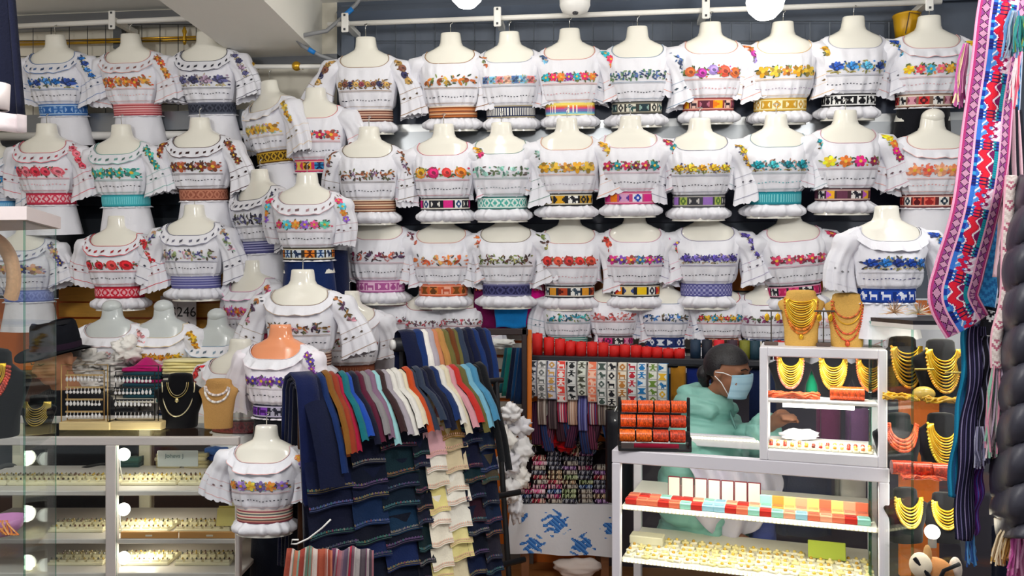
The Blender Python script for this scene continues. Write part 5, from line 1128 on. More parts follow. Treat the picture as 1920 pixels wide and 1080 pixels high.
# second rack behind
SA = Vector((lx(748, 3.35), 3.35, 0)); SB = Vector((lx(912, 3.55), 3.55, 0)); SD = SB - SA; SL = SD.length; SD.normalize(); SRZ = math.atan2(SD.y, SD.x)
SZ2 = H - (636 - 540) / F * 3.4
t = thing('cloth_rail', 'dark rail with a white end cap behind the front rack', 'rail', SA.lerp(SB, .5), SRZ)
m = MB(); m.smooth = True; m.tube([(-SL / 2 - .02, 0, SZ2 - .02), (SL / 2, 0, SZ2 - .02)], .03, '1a1c22', 12); m.build('bar', 'paint', t)
m = MB(); m.smooth = True; m.tube([(-SL / 2 - .035, 0, SZ2 - .02), (-SL / 2 - .02, 0, SZ2 - .02)], .022, 'e4e4e2', 14); m.build('end_cap', 'plastic', t)
for s_ in (-1, 1): m = MB(); m.tube([(s_ * SL / 2 * .9, .02, SZ2 - .03), (s_ * SL / 2 * .9, .02, 0)], .012, '1a1c22', 8); m.build('leg', 'paint', t)
seq2 = [('navy', 2.2), ('blue', 1.2), ('white', .9), ('lilac grey', .9), ('salmon', .8), ('tan', .9), ('olive', .9), ('brown', .8), ('olive', .7), ('slate', .9), ('midnight', .9), ('navy', 1), ('blue', .9), ('navy', 1), ('blue', 1)]
tot = sum(w for _, w in seq2); x = 0
for i, (nm, w) in enumerate(seq2):
    ww = w / tot * SL; o = inst('draped_cloth', drape_mesh(ww * 1.2, .14, .185 + .012 * math.sin(i * 2), .075, .04, NAMES[nm], i + 40), None, SA + SD * (x + ww / 2) + Vector((0, 0, SZ2 + .003 * math.sin(i * 3))), (0, 0, SRZ)); x += ww
    tag(o, nm + ' cloth draped over the rear rail, ' + ORD[i] + ' of the row', 'cloth', 'cloths draped over the rear rail')
# hanging things in front of the rack: brown cloth, wire hanger, striped scarves, dark skirt
def sheet(name, fn, nu, nv, mat, label, cat, col=None, cf=None, th=.006, group=None):
    m = MB(); m.smooth = True; m.grid(fn, nu, nv, col, cf=cf); o = m.build(name, mat); md = o.modifiers.new('s', 'SOLIDIFY'); md.thickness = th; return tag(o, label, cat, group)
sheet('hanging_cloth', lambda u, v: at(558 + 68 * u, 760 + 275 * v, 2.72) + Vector((0, .012 * math.sin(u * 8), 0)), 12, 10, 'wool', 'plain brown cloth hanging below the near end of the rack', 'cloth', '4a2c1a')
sheet('hanging_cloth', lambda u, v: at(572 + 30 * u - 30 * v * (1 - u), 712 + 90 * v, 2.95) + Vector((0, .01 * math.sin(u * 6), 0)), 8, 6, 'wool', 'ochre brown flap behind the navy rack end', 'cloth', '7a4a20')
for i, (xa, xb, pal, lab) in enumerate(((538, 625, ['b85a48', 'e8d8d0', 'c87a60', 'a84a40', '7a9a88', '8aa898', 'd8c8c0', 'b8604a', 'c08070', 'a85040'], 'red and green striped scarf at the bottom edge'), (622, 702, ['7a4a68', 'd8c8d0', 'a8707a', '6a5a70', 'c8405a', '8a6a78', 'b0a8a8', '6a6068', 'd0c8c4', '5a5058'], 'mauve and grey striped scarf at the bottom edge'))):
    sheet('striped_scarf', lambda u, v: at(xa + (xb - xa) * u - 14 * v * (1 - u), 1028 + 110 * v + 3 * math.sin(u * 9), 2.48) + Vector((0, .012 * math.sin(u * 17), 0)), 40, 6, 'woven', lab, 'scarf', cf=lambda a, b: pal[(a * len(pal) // 40 + (a % 4 == 3) * 3) % len(pal)], th=.004, group='striped scarves')
t = thing('wire_hanger', 'white wire hanger hooked over the striped scarves', 'hanger', at(580, 1020, 2.47))
m = MB(); m.smooth = True; m.tube([at(x, y, 2.47) - Vector(t.location) for x, y in ((620, 974), (604, 990), (578, 1010), (556, 1020), (546, 1020), (548, 1012), (560, 1012))], .0028, 'ecebe8', 6); m.build('wire', 'plastic', t)
def bigskirt(px0, px1, py0, py1, Y, col, label, fl=.25):
    a, b = at(px0, py0, Y), at(px1, py1, Y); c = (a + b) / 2; w = (b.x - a.x) / 2; m = MB(); m.smooth = True; h = a.z - b.z
    m.grid(lambda u, v: (w * (1 - fl + fl * v) * math.cos(2 * PI * u) * (1 + .04 * math.sin(14 * PI * u) * v), .7 * w * (1 - fl + fl * v) * math.sin(2 * PI * u) * (1 + .05 * math.cos(14 * PI * u) * v), -h * v), 60, 8, col, True)
    o = m.build('long_skirt', 'wool', None, (c.x, Y, a.z)); o.modifiers.new('s', 'SOLIDIFY').thickness = .004; return tag(o, label, 'skirt')
bigskirt(462, 572, 978, 1250, 3.12, '0f1626', 'long dark skirt hanging under the lowest mannequin')
bigskirt(560, 660, 470, 640, 3.85, '101a3c', 'navy skirt hanging behind the asters blouse', .2)
bigskirt(448, 600, 770, 1300, 3.45, '0b0e18', 'black skirt hanging behind the counter end', .1)
# ================================================================ bags, frame and thread shelf
def bag(px0, px1, py0, py1, Y, col, label, taper=.8):
    sheet('hanging_bag', lambda u, v: at((px0 + px1) / 2 + (px1 - px0) * (u - .5) * (taper + (1 - taper) * v), py0 + (py1 - py0) * v, Y) + Vector((0, -.03 * math.sin(PI * u) * math.sin(PI * min(1, v + .15)), .004 * math.sin(u * 7) * v)), 14, 12, 'wool', label, 'bag', col, th=.022, group='bright hanging bags')
bag(888, 950, 500, 617, 3.97, '6a0e48', 'dark plum cloth bag hanging above the black frame', .7)
bag(930, 986, 545, 614, 3.93, '1278c0', 'bright blue folded cloth between the plum and pink bags', .95)
bag(974, 1022, 512, 610, 3.96, 'e0108a', 'hot pink cloth bag beside the first red spool', .6)
for i, (px, c_) in enumerate(((905, 'e8762a'), (998, 'f08a40'), (1008, 'e8b0a8'))):
    m = MB()
    for k in range(9): m.tube([at(px + k * 1.6 - 6, 498, 3.93), at(px + k * 2.2 - 10, 520, 3.92), at(px + k * 2.4 - 12 + 4 * math.sin(k), 545, 3.91)], .0022, (c_, shade(c_, .85))[k % 2], 4)
    o = m.build('yarn_tassel', 'thread'); tag(o, ('orange yarn tassel over the plum bag', 'orange yarn tassel over the pink bag', 'pale pink yarn tassel behind the pink bag')[i], 'tassel', 'yarn tassels', 'stuff')
t = thing('black_frame', 'dark wooden shelf frame under the bright bags', 'frame', at(945, 640, 3.66))
for a, b in (((902, 616), (990, 628)), ((978, 616), (988, 800)), ((905, 626), (913, 800))):
    A_, B_ = at(*a, 3.66) - Vector(t.location), at(*b, 3.66) - Vector(t.location); m = MB(); m.bevbox((A_.x, -.015, B_.z), (B_.x, .015, A_.z), .003, '2c1c1c'); m.build('rail', 'wood', t)
m = MB(); m.bevbox((at(988, 0, 3.68).x - t.location.x, .0, at(0, 800, 3.68).z - t.location.z), (at(997, 0, 3.68).x - t.location.x, .03, at(0, 618, 3.68).z - t.location.z), .003, 'd9741e'); m.build('orange_post', 'paint', t)
crumple(at(942, 645, 3.85), .07, .06, .025, 'e8e8e4', 77, 'white bundle lying inside the dark frame', amp=.3, group='bundles')
for i, (px, c_) in enumerate(((952, '145a66'), (958, '1a7a70'), (966, '14203c'), (974, '1a4a7a'), (980, '123058'))):
    sheet('hanging_cloth', lambda u, v: at(px - 6 + 16 * u - 12 * v, 652 + (85 + 5 * i) * v, 3.78 - .02 * i) + Vector((0, .006 * math.sin(u * 6), 0)), 6, 6, 'wool', ORD[i] + ' of five teal and blue cloths leaning in the dark frame', 'cloth', c_, th=.01, group='cloths leaning in the frame')
# shelf and spools
HA, HB = Vector((lx(992, 3.74), 3.74, 0)), Vector((lx(1440, 3.46), 3.46, 0)); HD = HB - HA; HL = HD.length; HD.normalize(); HRZ = math.atan2(HD.y, HD.x); HZ = H - (666 - 540) / F * 3.74
t = thing('thread_shelf', 'dark shelf carrying the red spools with sashes hanging below', 'shelf', HA.lerp(HB, .5) + Vector((0, 0, HZ)), HRZ)
m = MB(); m.bevbox((-HL / 2, -.02, -.035), (HL / 2, .16, 0), .003, '20222a'); m.build('board', 'paint', t)
m = MB(); m.smooth = True; m.tube([(-HL / 2, -.03, -.03), (HL / 2, -.03, -.03)], .008, '15161a', 8); m.build('rod', 'steel', t)
for s_ in (1,): m = MB(); m.box((s_ * HL / 2 - .012, .06, -HZ), (s_ * HL / 2 + .012, .1, -.035), '20222a'); m.build('leg', 'paint', t)
def h_t(px): k = (px - 960) / F; return (k * HA.y - HA.x) / (HD.x - k * HD.y)
def hpt(px, d=0.0, z=0.0): return HA + HD * h_t(px) + Vector((HD.y, -HD.x, 0)) * d + Vector((0, 0, HZ + z))
sp_px = [1004, 1026, 1047, 1067, 1087, 1108, 1129, 1150, 1170, 1191, 1211, 1231, 1252, 1273]
def spool(P, r, h, col, lab, grp):
    t = thing('thread_spool', lab, 'spool', P, 0, grp); m = MB(); m.smooth = True
    m.lathe([(r * .3, 0), (r * .96, 0), (r * .985, h * .5), (r * .94, h), (r * .3, h)], 18, col); m.build('thread', 'thread', t)
    m = MB(); m.smooth = True; m.lathe([(r * .28, h - .001), (r * .32, h + .004), (r * .18, h + .004), (r * .16, h * .9)], 12, shade(col, .75)); m.build('core', 'paper', t)
for i, px in enumerate(sp_px):
    hh = (102, 84, 78, 68, 66, 66, 64, 50, 56, 54, 48, 46, 42, 42)[i] / 102 * .1
    spool(hpt(px, -.04 + .0, 0), .0255, hh, 'd8140e', ORD[i] + ' red thread spool along the dark shelf from the orange post', 'red thread spools')
for i, (px, c_, nm) in enumerate(((1303, '14304a', 'navy'), (1325, '10182a', 'black blue'), (1348, 'd8182a', 'scarlet'), (1373, '3a2434', 'dark plum'), (1397, '76761e', 'olive'), (1416, '143848', 'dark teal'), (1440, '16161c', 'black'), (1463, 'd01c24', 'crimson'))):
    spool(hpt(px, -.06, 0), .024, .082, c_, nm + ' thread spool on the shelf behind the person in mint', 'coloured thread spools')
# hanging sashes under the shelf
def belt_strip(P, w, ln, cf, label, group, rz, loop=True, nx=8, ny=30, sw=0.0):
    m = MB(); m.smooth = True
    def f(u, v):
        return (w * (u - .5) + sw * v * v, -.018 * math.sin(PI * min(1, v * 1.0)) - .003 * math.sin(u * 3), -ln * v)
    m.grid(f, nx, ny, cf=lambda i, j: cf(i, j)); m.grid(lambda u, v: Vector(f(u, 1 - v)) * 1.0 + Vector((.004, .012 + .03 * math.sin(PI * v) * .6 + .012 * v, 0)), nx, 8, cf(1, 1))
    o = m.build('woven_sash', 'woven', None, P, rz); md = o.modifiers.new('s', 'SOLIDIFY'); md.thickness = .002; return tag(o, label, 'sash', group)
def mot(bg, fg, bd, seed, fg2=None):
    ks = ['x', 'bird', 'dia', 'llama', 'pot', 'man', 'tri']
    def f(i, j):
        if i in (0, 9): return bd
        if j % 8 in (0, 7): return bd if j % 8 else bg
        c = BM[ks[(j // 8 + seed) % 7]][(j % 8) - 1][(i - 1) % 8]; return (fg2 if fg2 and (j // 8) % 2 else fg) if c == '#' else bg
    return f
G, DG = 'd8d8d6', '3c3e44'
bl = [('c4c6ca', '2c3440', '8a90a0'), (G, '6a6c6c', 'a8a8a8'), ('d8d4dc', 'c89a50', '8088a8'), ('e84a40', 'f4e4e0', 'c8c8c8'), (G, '26282c', 'c0c0c0'), ('d8dcd0', '4a4c40', 'a8a8a4'), ('f08060', 'f8c8b0', 'e0c8c0'), (G, '4a5a54', 'b0b0ae'), ('e4e0d8', '24242a', 'b8b8b8'), ('e8dcc8', 'b87a3a', 'a89888'),
      ('e0e0e0', 'b82a3a', 'b8b8b8'), ('dfe4e8', '2a7ab8', 'b0b0b4'), ('e0e0d8', '6a8a3a', 'a8a8a8'), ('e0e4e0', '2a70a8', 'a8aca8')]
bpx = [1003, 1021, 1039, 1057, 1076, 1095, 1114, 1132, 1150, 1170, 1188, 1206, 1226, 1244]
bn = ['slate grey', 'light grey hourglass', 'grey and gold', 'red and white', 'black and white', 'grey green', 'salmon', 'grey bird', 'bold black', 'amber figure', 'grey with red squares', 'grey with blue squares', 'grey with olive', 'grey with blue and yellow']
for i, px in enumerate(bpx):
    b = bl[i]; belt_strip(hpt(px, .04 + .006 * (i % 2), -.02), .043, .185 - .02 * (i in (0, 1, 2, 5)) + .012 * math.sin(i), mot(b[0], b[1], b[2], i, 'e0b030' if i == 13 else None), bn[i] + ' patterned sash looped below the red spools', 'patterned sashes under the spools', HRZ, nx=10, ny=40)
lo = [(1018, ['8a7a72', 'c8c0b8', '6a5a54']), (1038, ['4a3a40', '6a5a5c', '3a3034']), (1056, ['c0304a', '6a3a5a', 'e8c8cc']), (1075, ['c8a088', '8a6a60', 'd8c0b0']), (1094, ['5a5a9a', '8a8ab8', '3a3a6a']), (1113, ['8a2a40', '4a4a7a', 'c8b8b8']), (1131, ['7a6a60', 'a8a098', '5a4a48']), (1149, ['6a6a60', '9a948a', '4a443e']), (1168, ['9a9488', '6a645c', 'c4beb4'])]
for i, (px, pal) in enumerate(lo):
    belt_strip(hpt(px, .01, -.16), .042, .16 + .02 * math.sin(i * 2), lambda a, b, pal=pal: pal[(0, 1, 2, 0, 2, 0, 1, 0)[a % 8]], ORD[i] + ' striped sash in the second tier under the patterned sashes', 'striped sashes in the second tier', HRZ)
for i in range(12):
    pal = [['3a1a34', '5a2a44', '24142c'], ['1c2a54', '2a3a6a', '3a2a3a'], ['4a1a30', '7a3a54', '2a1a24'], ['26161e', '4a2a38', '3a2230'], ['2a4a7a', '1c2a4a', '4a2a44']][i % 5]
    belt_strip(hpt(1004 + 14.5 * i, -.02, -.22), .04, .2 + .03 * math.sin(i * 1.3), lambda a, b, pal=pal: pal[(0, 1, 2, 1)[a % 4]], ORD[i] + ' dark plum or blue sash hanging lowest behind the striped ones', 'dark sashes hanging lowest', HRZ, sw=.03 * math.sin(i * 2.2))
sheet('hanging_cloth', lambda u, v: hpt(1258 + 27 * u, .03, -.03 - .16 * v) + Vector((0, .008 * math.sin(u * 6), 0)), 8, 4, 'wool', 'ochre cloth hanging beside the patterned sashes', 'cloth', '9a6a1c')
sheet('hanging_cloth', lambda u, v: hpt(1288 + 44 * u, .02, -.03 - .2 * v) + Vector((0, .008 * math.sin(u * 6), 0)), 8, 4, 'wool', 'deep blue cloth hanging behind the mint jacket', 'cloth', '12246a')
sheet('hanging_cloth', lambda u, v: hpt(1404 + 50 * u, .02, -.03 - .4 * v) + Vector((0, .008 * math.sin(u * 6), 0)), 8, 4, 'wool', 'dark navy cloth hanging between the person and the upper case', 'cloth', '0f1c40')
sheet('hanging_cloth', lambda u, v: at(1136 + 34 * u, 768 + 170 * v, 3.35) + Vector((0, .02 * math.sin(u * 7), 0)), 8, 6, 'puffer', 'black bag with white cords hanging behind the bracelet rack', 'bag', '0d0f18', th=.04)
t = thing('cord_pair', 'white drawcord with toggles on the black bag', 'cord', at(1156, 780, 3.3))
m = MB(); m.smooth = True
for a, b in ((1157, 1152), (1164, 1158)): m.tube([at(a, 762, 3.3) - t.location, at(b, 772, 3.3) - t.location, at(b + 2, 785, 3.3) - t.location], .002, 'e4e4e4', 5); m.ball(at(b + 2, 788, 3.3) - t.location, .007, 'f0f0f0', 8, 6)
m.build('cord', 'plastic', t)['kind'] = 'stuff'
# ================================================================ white blouse heap, rolled sashes, cloth covered bench
for i, (px, py, w, h) in enumerate(((958, 775, .05, .045), (972, 800, .06, .05), (948, 825, .05, .06), (975, 845, .055, .06), (952, 870, .06, .055), (972, 895, .05, .06), (956, 920, .045, .06), (968, 950, .035, .07))):
    crumple(at(px, py, 3.4 + .04 * (i % 2)), w, .05, h, ('efedee', 'e6e4ea', 'f2eeea')[i % 3], 100 + i, ORD[i] + ' crumpled white wrapped blouse from the top of the hanging heap', amp=.36, fr=1.1, group='heap of wrapped white blouses')
TY = 3.80; TZ = H - (948 - 540) / F * TY
t = thing('low_bench', 'low wooden bench under the blue flowered cloth', 'table', (lx(1060, TY), TY + .14, 0))
tw = (lx(1160, TY) - lx(978, TY)) / 2
m = MB(); m.bevbox((-tw, -.12, TZ - .03), (tw, .16, TZ - .004), .003, '7a4a2a'); m.build('top', 'wood', t)
for sx in (-1, 1):
    for sy in (-.1, .13): m = MB(); m.bevbox((sx * (tw - .04) - .02, sy - .02, 0), (sx * (tw - .04) + .02, sy + .02, TZ - .03), .003, '8a5a3a'); m.build('leg', 'wood', t)
FLW = [(.12, .25, .06), (.42, .36, .15), (.22, .82, .13), (.66, .8, .14), (.93, .45, .12), (.98, .95, .06)]
def cloth_col(i, j, nu=90, nv=46):
    u, v = i / nu, j / nv; c = 'eaeaf0'
    for k, (fu, fv, r) in enumerate(FLW):
        d = math.hypot((u - fu), (v - fv) * .52); n = .5 + .25 * math.sin(u * 61 + k + 2 * math.sin(v * 23)) + .25 * math.sin(v * 47 + 2 * k + 2 * math.sin(u * 37))
        if d < r * .8 * (.25 + 1.0 * n): c = ('3a7ad0', '2a5cb0', '6aa4e4', '4a8ada')[(i * 7 + j * 13 + k) % 4]
        elif d < r * .9 and n > .78: c = 'a8c4ea'
    return c
m = MB(); m.smooth = True
def tc_(u, v):
    fl = v * .96
    return (-tw - .03 - .02 * v + (2 * tw + .05 + .03 * v) * u, -.13 - .015 * v - .010 * math.sin(u * 14 + 1) * v, TZ + .002 - (.235 + .02 * u) * fl)
m.grid(tc_, 90, 46, cf=cloth_col); m.grid(lambda u, v: (tc_(u, 0)[0], -.13 + .28 * v, TZ + .002), 20, 4, 'eaeaf0')
o = m.build('tablecloth', 'cotton', None, t.location); tag(o, 'white cloth printed with blue flower clumps over the low bench', 'tablecloth')
crumple(Vector((t.location.x + .06, TY + .02, TZ - .30)), .12, .06, .05, 'e4d4cc', 9, 'pale pink sack under the flowered cloth', 'sack', None, 'cotton', .2, 'sack', .6)
rm = []
pals = [['7a1a48', 'c83a7a', '2a1a28', 'd8b0b8'], ['3a2a2e', '8a7a70', '1c1a20', 'c8c0b4'], ['8a1a30', 'c84a5a', '3a1018', 'e0c0b0'], ['14505a', '2a8a8a', '102428', '8ac0b8'], ['2a2a3a', '5a5a70', '16161c', 'a8a8b0'], ['4a2a5a', '8a5a9a', '24142c', 'c8a8d0'], ['5a3a30', 'a87a5a', '2a1c18', 'd8c8a8'], ['1c2c5a', '4a6aa8', '101830', 'b0c0d8'], ['c0306a', 'e87aa8', '6a1a3a', 'f0d0d8'], ['3a4a2a', '7a8a5a', '1c2414', 'c8d0a8']]
for k, pal in enumerate(pals):
    m = MB(); m.smooth = True; rnd = random.Random(k); nu, nv = 16, 12
    def f(u, v): a = 2 * PI * v; return (-.033 + .066 * u, .03 * sg(math.cos(a), .6), .0115 + .0115 * sg(math.sin(a), .6))
    seqc = [rnd.choice(pal) for _ in range(nu)]
    m.grid(f, nu, nv, cf=lambda i, j: seqc[i] if (i + j) % 5 else pal[3])
    for u in (0, 1): p = [f(u, j / nv) for j in range(nv)]; m.poly(p if u else p[::-1], pal[2])
    rm.append(mesh_of(m, 'rolled_sash', 'woven'))
rnd = random.Random(5)
for c_ in range(6):
    nr = (4, 10, 11, 10, 11, 8)[c_]
    for r_ in range(nr):
        x = t.location.x - tw + .035 + .073 * c_ + rnd.uniform(-.004, .004)
        o = inst('rolled_sash', rm[rnd.choice((0, 0, 1, 2, 2, 3, 4, 5, 6, 8) if c_ in (1, 5) else (0, 1, 1, 2, 4, 4, 5, 6, 7, 9))], None, (x, TY + .05 - .01 * rnd.random(), TZ + .004 + .0225 * r_), (0, 0, rnd.uniform(-.12, .12)))
        tag(o, 'rolled woven sash, ' + ORD[r_] + ' from the bench in the ' + ORD[c_] + ' stack', 'sash', 'rolled sashes stacked on the bench')
for i in range(26):
    px = 985 + 160 * rnd.random(); py = 812 + 42 * rnd.random()
    o = inst('rolled_sash', rm[rnd.randrange(10)], None, at(px, py, TY + .04 + .05 * rnd.random()), (rnd.uniform(-.4, .4), rnd.uniform(-.6, .6), rnd.uniform(-.9, .9)), (1, 1, 1.25))
    tag(o, 'loose rolled sash, ' + ORD[i] + ' of those tumbled on top of the stacks', 'sash', 'loose rolled sashes on top')
m = MB(); m.box((-tw + .0, .09, 0), (tw, .13, .28), '1a1018'); tag(m.build('backing_box', 'wool', None, (t.location.x, TY, TZ)), 'dark box holding up the rolled sashes', 'box')
crumple(at(1032, 815, 3.82), .07, .05, .07, 'd8101a', 31, 'bright red cloth lying on the rolled sashes', 'crumpled_cloth', None, 'wool', .3, 'cloth')
crumple(at(1060, 835, 3.80), .05, .05, .03, 'c80f18', 32, 'flat red cloth end among the loose rolls', 'crumpled_cloth', None, 'wool', .3, 'cloth')
m = MB(); wallbox(m, 930, 1022, 1000, 1066, .03, .02, '6a6460'); struct(m, 'baseboard_back', 'paint')
# ================================================================ right counter (its front runs towards the camera on the right)
CA, CB = at(1147, 843, 2.75), at(1668, 884, 2.46); CB.z = CA.z; CD = Vector((CB.x - CA.x, CB.y - CA.y, 0)); CL = CD.length; CD.normalize(); CRZ = math.atan2(CD.y, CD.x); KT = CA.z
def kt(px, d=0.0):
    "distance along the counter of the photo column px, d metres behind its front"
    k = (px - 960) / F; n = Vector((-CD.y, CD.x, 0)); o = CA + n * d; return (k * o.y - o.x) / (CD.x - k * CD.y)
def kp(px, d=0.0, z=0.0): return CA + CD * kt(px, d) + Vector((-CD.y, CD.x, 0)) * d + Vector((0, 0, z))
K = thing('display_counter', 'white framed glass counter with lit shelves in front of the masked person', 'counter', (CA.x, CA.y, 0), CRZ)
def kbox(par, name, mat, a, b, col, bev=.003): m = MB(); m.bevbox(a, b, bev, col); return m.build(name, mat, par)
WH = 'e4e1ea'; DP = .42
for y0 in (0, DP - .03):
    kbox(K, 'rail', 'paint', (0, y0, KT - .045), (CL, y0 + .03, KT), WH)
for x in (0, CL - .03):
    for y0 in (0, DP - .03): kbox(K, 'post', 'paint', (x, y0, 0), (x + .03, y0 + .03, KT - .045), WH)
    kbox(K, 'rail', 'paint', (x, .03, KT - .045), (x + .03, DP - .03, KT), WH)
kbox(K, 'top_glass', 'glass', (.03, .03, KT - .008), (CL - .03, DP - .03, KT - .002), 'e8f0ee', .001)
kz1 = H - (948 - 540) / F * 2.75; kz2 = H - (1047 - 540) / F * 2.75
for z in (kz1, kz2, .2): kbox(K, 'shelf', 'paint', (.03, .02, z - .016), (CL - .03, DP - .02, z), 'ebe8da')
kbox(K, 'base', 'paint', (0, 0, 0), (CL, DP, .18), WH)
for nm, a, b in (('front', .004, 0), ('back', DP - .006, 0)):
    m = MB(); m.poly([(.03, a, .18), (CL - .03, a, .18), (CL - .03, a, KT - .045), (.03, a, KT - .045)]); m.build('glass_pane', 'glass', K)
def led_strip(par, x0, x1, y, z, n, col='fff4cc'):
    m = MB()
    for i in range(n): x = x0 + (x1 - x0) * (i + .5) / n; m.box((x - .0035, y - .003, z - .0035), (x + .0035, y, z + .0035), col)
    m.build('led_strip', 'led', par)['kind'] = 'stuff'
for z in (kz1, kz2): led_strip(K, .035, CL - .035, .018, z - .008, 62); 
def lamp_in(par, loc, e, col=(1, .95, .8), sx=.6):
    d = bpy.data.lights.new('strip_light', 'AREA'); d.shape = 'RECTANGLE'; d.size = sx; d.size_y = .02; d.energy = e; d.color = col
    o = bpy.data.objects.new('strip_light', d); C.objects.link(o); o.parent = par; o.location = loc; o.rotation_euler = (R(18), 0, 0)
lamp_in(K, (CL / 2, .03, KT - .05), 1.2, sx=CL * .9); lamp_in(K, (CL / 2, .03, kz1 - .02), 1.0, sx=CL * .9)
led_strip(K, kt(1292, DP) , kt(1425, DP), DP - .031, KT - .012, 22)
# ring boxes and cards on the upper shelf
random.seed(11)
def box_mesh(col):
    m = MB(); m.bevbox((-.021, -.018, 0), (.021, .018, .022), .004, col); m.box((-.015, -.012, .022), (.015, .012, .0235), shade(col, .8)); a = mesh_of(m, 'ring_box', 'velvet')
    l = MB(); l.bevbox((-.021, .018, .016), (.021, .024, .05), .003, shade(col, 1.08), None); return a, mesh_of(l, 'lid', 'velvet')
BC = {'coral': 'e8785a', 'red': 'c8322a', 'mint': '9cd8c8', 'aqua': '9ccce0', 'peach': 'f0a888', 'yellow': 'e8cf80', 'orange': 'e09a4a'}
bmz = {k: box_mesh(v) for k, v in BC.items()}
fr = ['red', 'coral', 'coral', 'red', 'coral', 'mint', 'red', 'aqua', 'aqua', 'red', 'coral', 'mint', 'red', 'mint', 'peach', 'aqua', 'coral', 'peach', 'coral', 'red', 'mint']
bk = ['coral', 'red', 'coral', 'mint', 'red', 'red', 'peach', 'mint', 'aqua', 'peach', 'red', 'peach', 'mint', 'orange', 'yellow', 'peach', 'yellow', 'coral', 'yellow', 'peach', 'coral']
for row, ls in enumerate((fr, bk)):
    for i, nm in enumerate(ls):
        a, l = bmz[nm]; x = .06 + (CL - .13) * i / 20; p = CA + CD * x + Vector((-CD.y, CD.x, 0)) * (.05 + .055 * row)
        o = inst('ring_box', a, None, (p.x, p.y, kz1), (0, 0, CRZ)); tag(o, nm + ' ring box, ' + ORD[i] + ' along the ' + ('front', 'second') [row] + ' row in the lit counter', 'box', 'ring boxes on the lit shelf')
        if row and i > 11: inst('lid', l, o)
for i in range(7):
    x = kt(1250 + 25 * i + 14, .18); p = CA + CD * x + Vector((-CD.y, CD.x, 0)) * .18
    t = thing('earring_card', 'white card in a dark red frame, ' + ORD[i] + ' of seven standing in the counter', 'card', (p.x, p.y, kz1), CRZ, 'standing white cards')
    m = MB(); m.bevbox((-.022, 0, 0), (.022, .008, .075), .002, '7a2030'); m.build('frame', 'paint', t); m = MB(); m.box((-.019, -.0015, .002), (.019, 0, .072), 'ecebdf'); m.build('card', 'velvet', t)
# lower shelf: small cream pieces
cm = []
for k in range(4):
    m = MB(); rnd = random.Random(k); m.bevbox((-.013, -.012, 0), (.013, .012, .010), .003, ('efe6b8', 'f2ead0', 'e8dca0', 'f4eedc')[k]); m.smooth = True; m.ball((0, -.004, .012), .006, ('d8b440', 'c89a30', 'f0e0a0', 'e0c870')[k], 7, 5); cm.append(mesh_of(m, 'earring_card', 'bead'))
for r_ in range(5):
    for i in range(28):
        x = .05 + (CL - .1) * i / 27 + random.uniform(-.006, .006); y = .045 + .05 * r_ + random.uniform(-.006, .006); p = CA + CD * x + Vector((-CD.y, CD.x, 0)) * y
        o = inst('earring_cushion', cm[random.randrange(4)], None, (p.x, p.y, kz2), (0, 0, CRZ + random.uniform(-.5, .5))); tag(o, 'small cream earring cushion, ' + ORD[i] + ' along ' + ORD[r_] + ' row of the lower lit shelf', 'cushion', 'earring cushions on the lower lit shelf')
o = kbox(None, 'leaflet', 'paper', (0, 0, 0), (.12, .004, .06), 'a8b83a'); o.location = kp(1515, .2) ; o.location.z = kz2 + .012; o.rotation_euler = (R(-30), 0, CRZ); tag(o, 'lime green leaflet leaning on the lower shelf', 'leaflet')
o = kbox(None, 'gift_box', 'paper', (0, 0, 0), (.12, .06, .03), 'e8e4c8'); o.location = kp(1180, .18); o.location.z = kz2; o.rotation_euler = (0, 0, CRZ); tag(o, 'flat cream box on the lower lit shelf behind the front post', 'box')
# things stored behind the counter, seen through it
sheet('apron_cloth', lambda u, v: at(1285 + 165 * u + 20 * math.sin(v * 3), 868 + (145 - 70 * (2 * u - 1) ** 2) * v, 3.0) + Vector((0, .02 * math.sin(u * 22), 0)), 36, 10, 'cotton', 'white apron of the seated person seen through the counter', 'apron', 'd4cfe0', th=.004)
for i, (a, b, y0, y1, c_, lab) in enumerate(((1455, 1560, 870, 1000, '3a3f58', 'dark slate bag behind the counter glass'), (1565, 1620, 872, 930, 'dcd8d0', 'white packet behind the counter glass'), (1405, 1450, 880, 1040, '5a68b8', 'blue violet bag behind the counter glass'))):
    sheet('stored_bag', lambda u, v: at(a + (b - a) * u, y0 + (y1 - y0) * v, 3.04 + .02 * i) + Vector((0, .015 * math.sin(u * 9), 0)), 10, 6, 'wool', lab, 'bag', c_, th=.04, group='things stored behind the counter')
# ---- bracelet rack with coral cuffs
P0 = kp(1226, .06)
t = thing('bracelet_rack', 'black three bar rack holding orange coral cuffs on the white counter', 'rack', (P0.x, P0.y, KT), R(-6))
bw = .118
for sx in (-1, 1):
    m = MB(); m.bevbox((sx * bw - .005, -.05, 0), (sx * bw + .005, .05, .02), .002, '101014'); m.bevbox((sx * bw - .005, .0, .01), (sx * bw + .005, .016, .178), .002, '101014'); m.bevbox((sx * bw - .005, -.045, .01), (sx * bw + .005, .012, .05), .002, '101014'); m.build('side_frame', 'plastic', t)
m = MB(); m.bevbox((-bw, -.05, 0), (bw, .05, .010), .002, '121218'); m.build('base', 'plastic', t)
rc_ = MB(); rc_.smooth = True
def rollf(u, v): a = 2 * PI * v; return (-.0255 + .051 * u, .0215 * math.cos(a), .0215 * math.sin(a) + .0006 * math.sin(u * 60) * math.sin(a * 9))
cmz = []
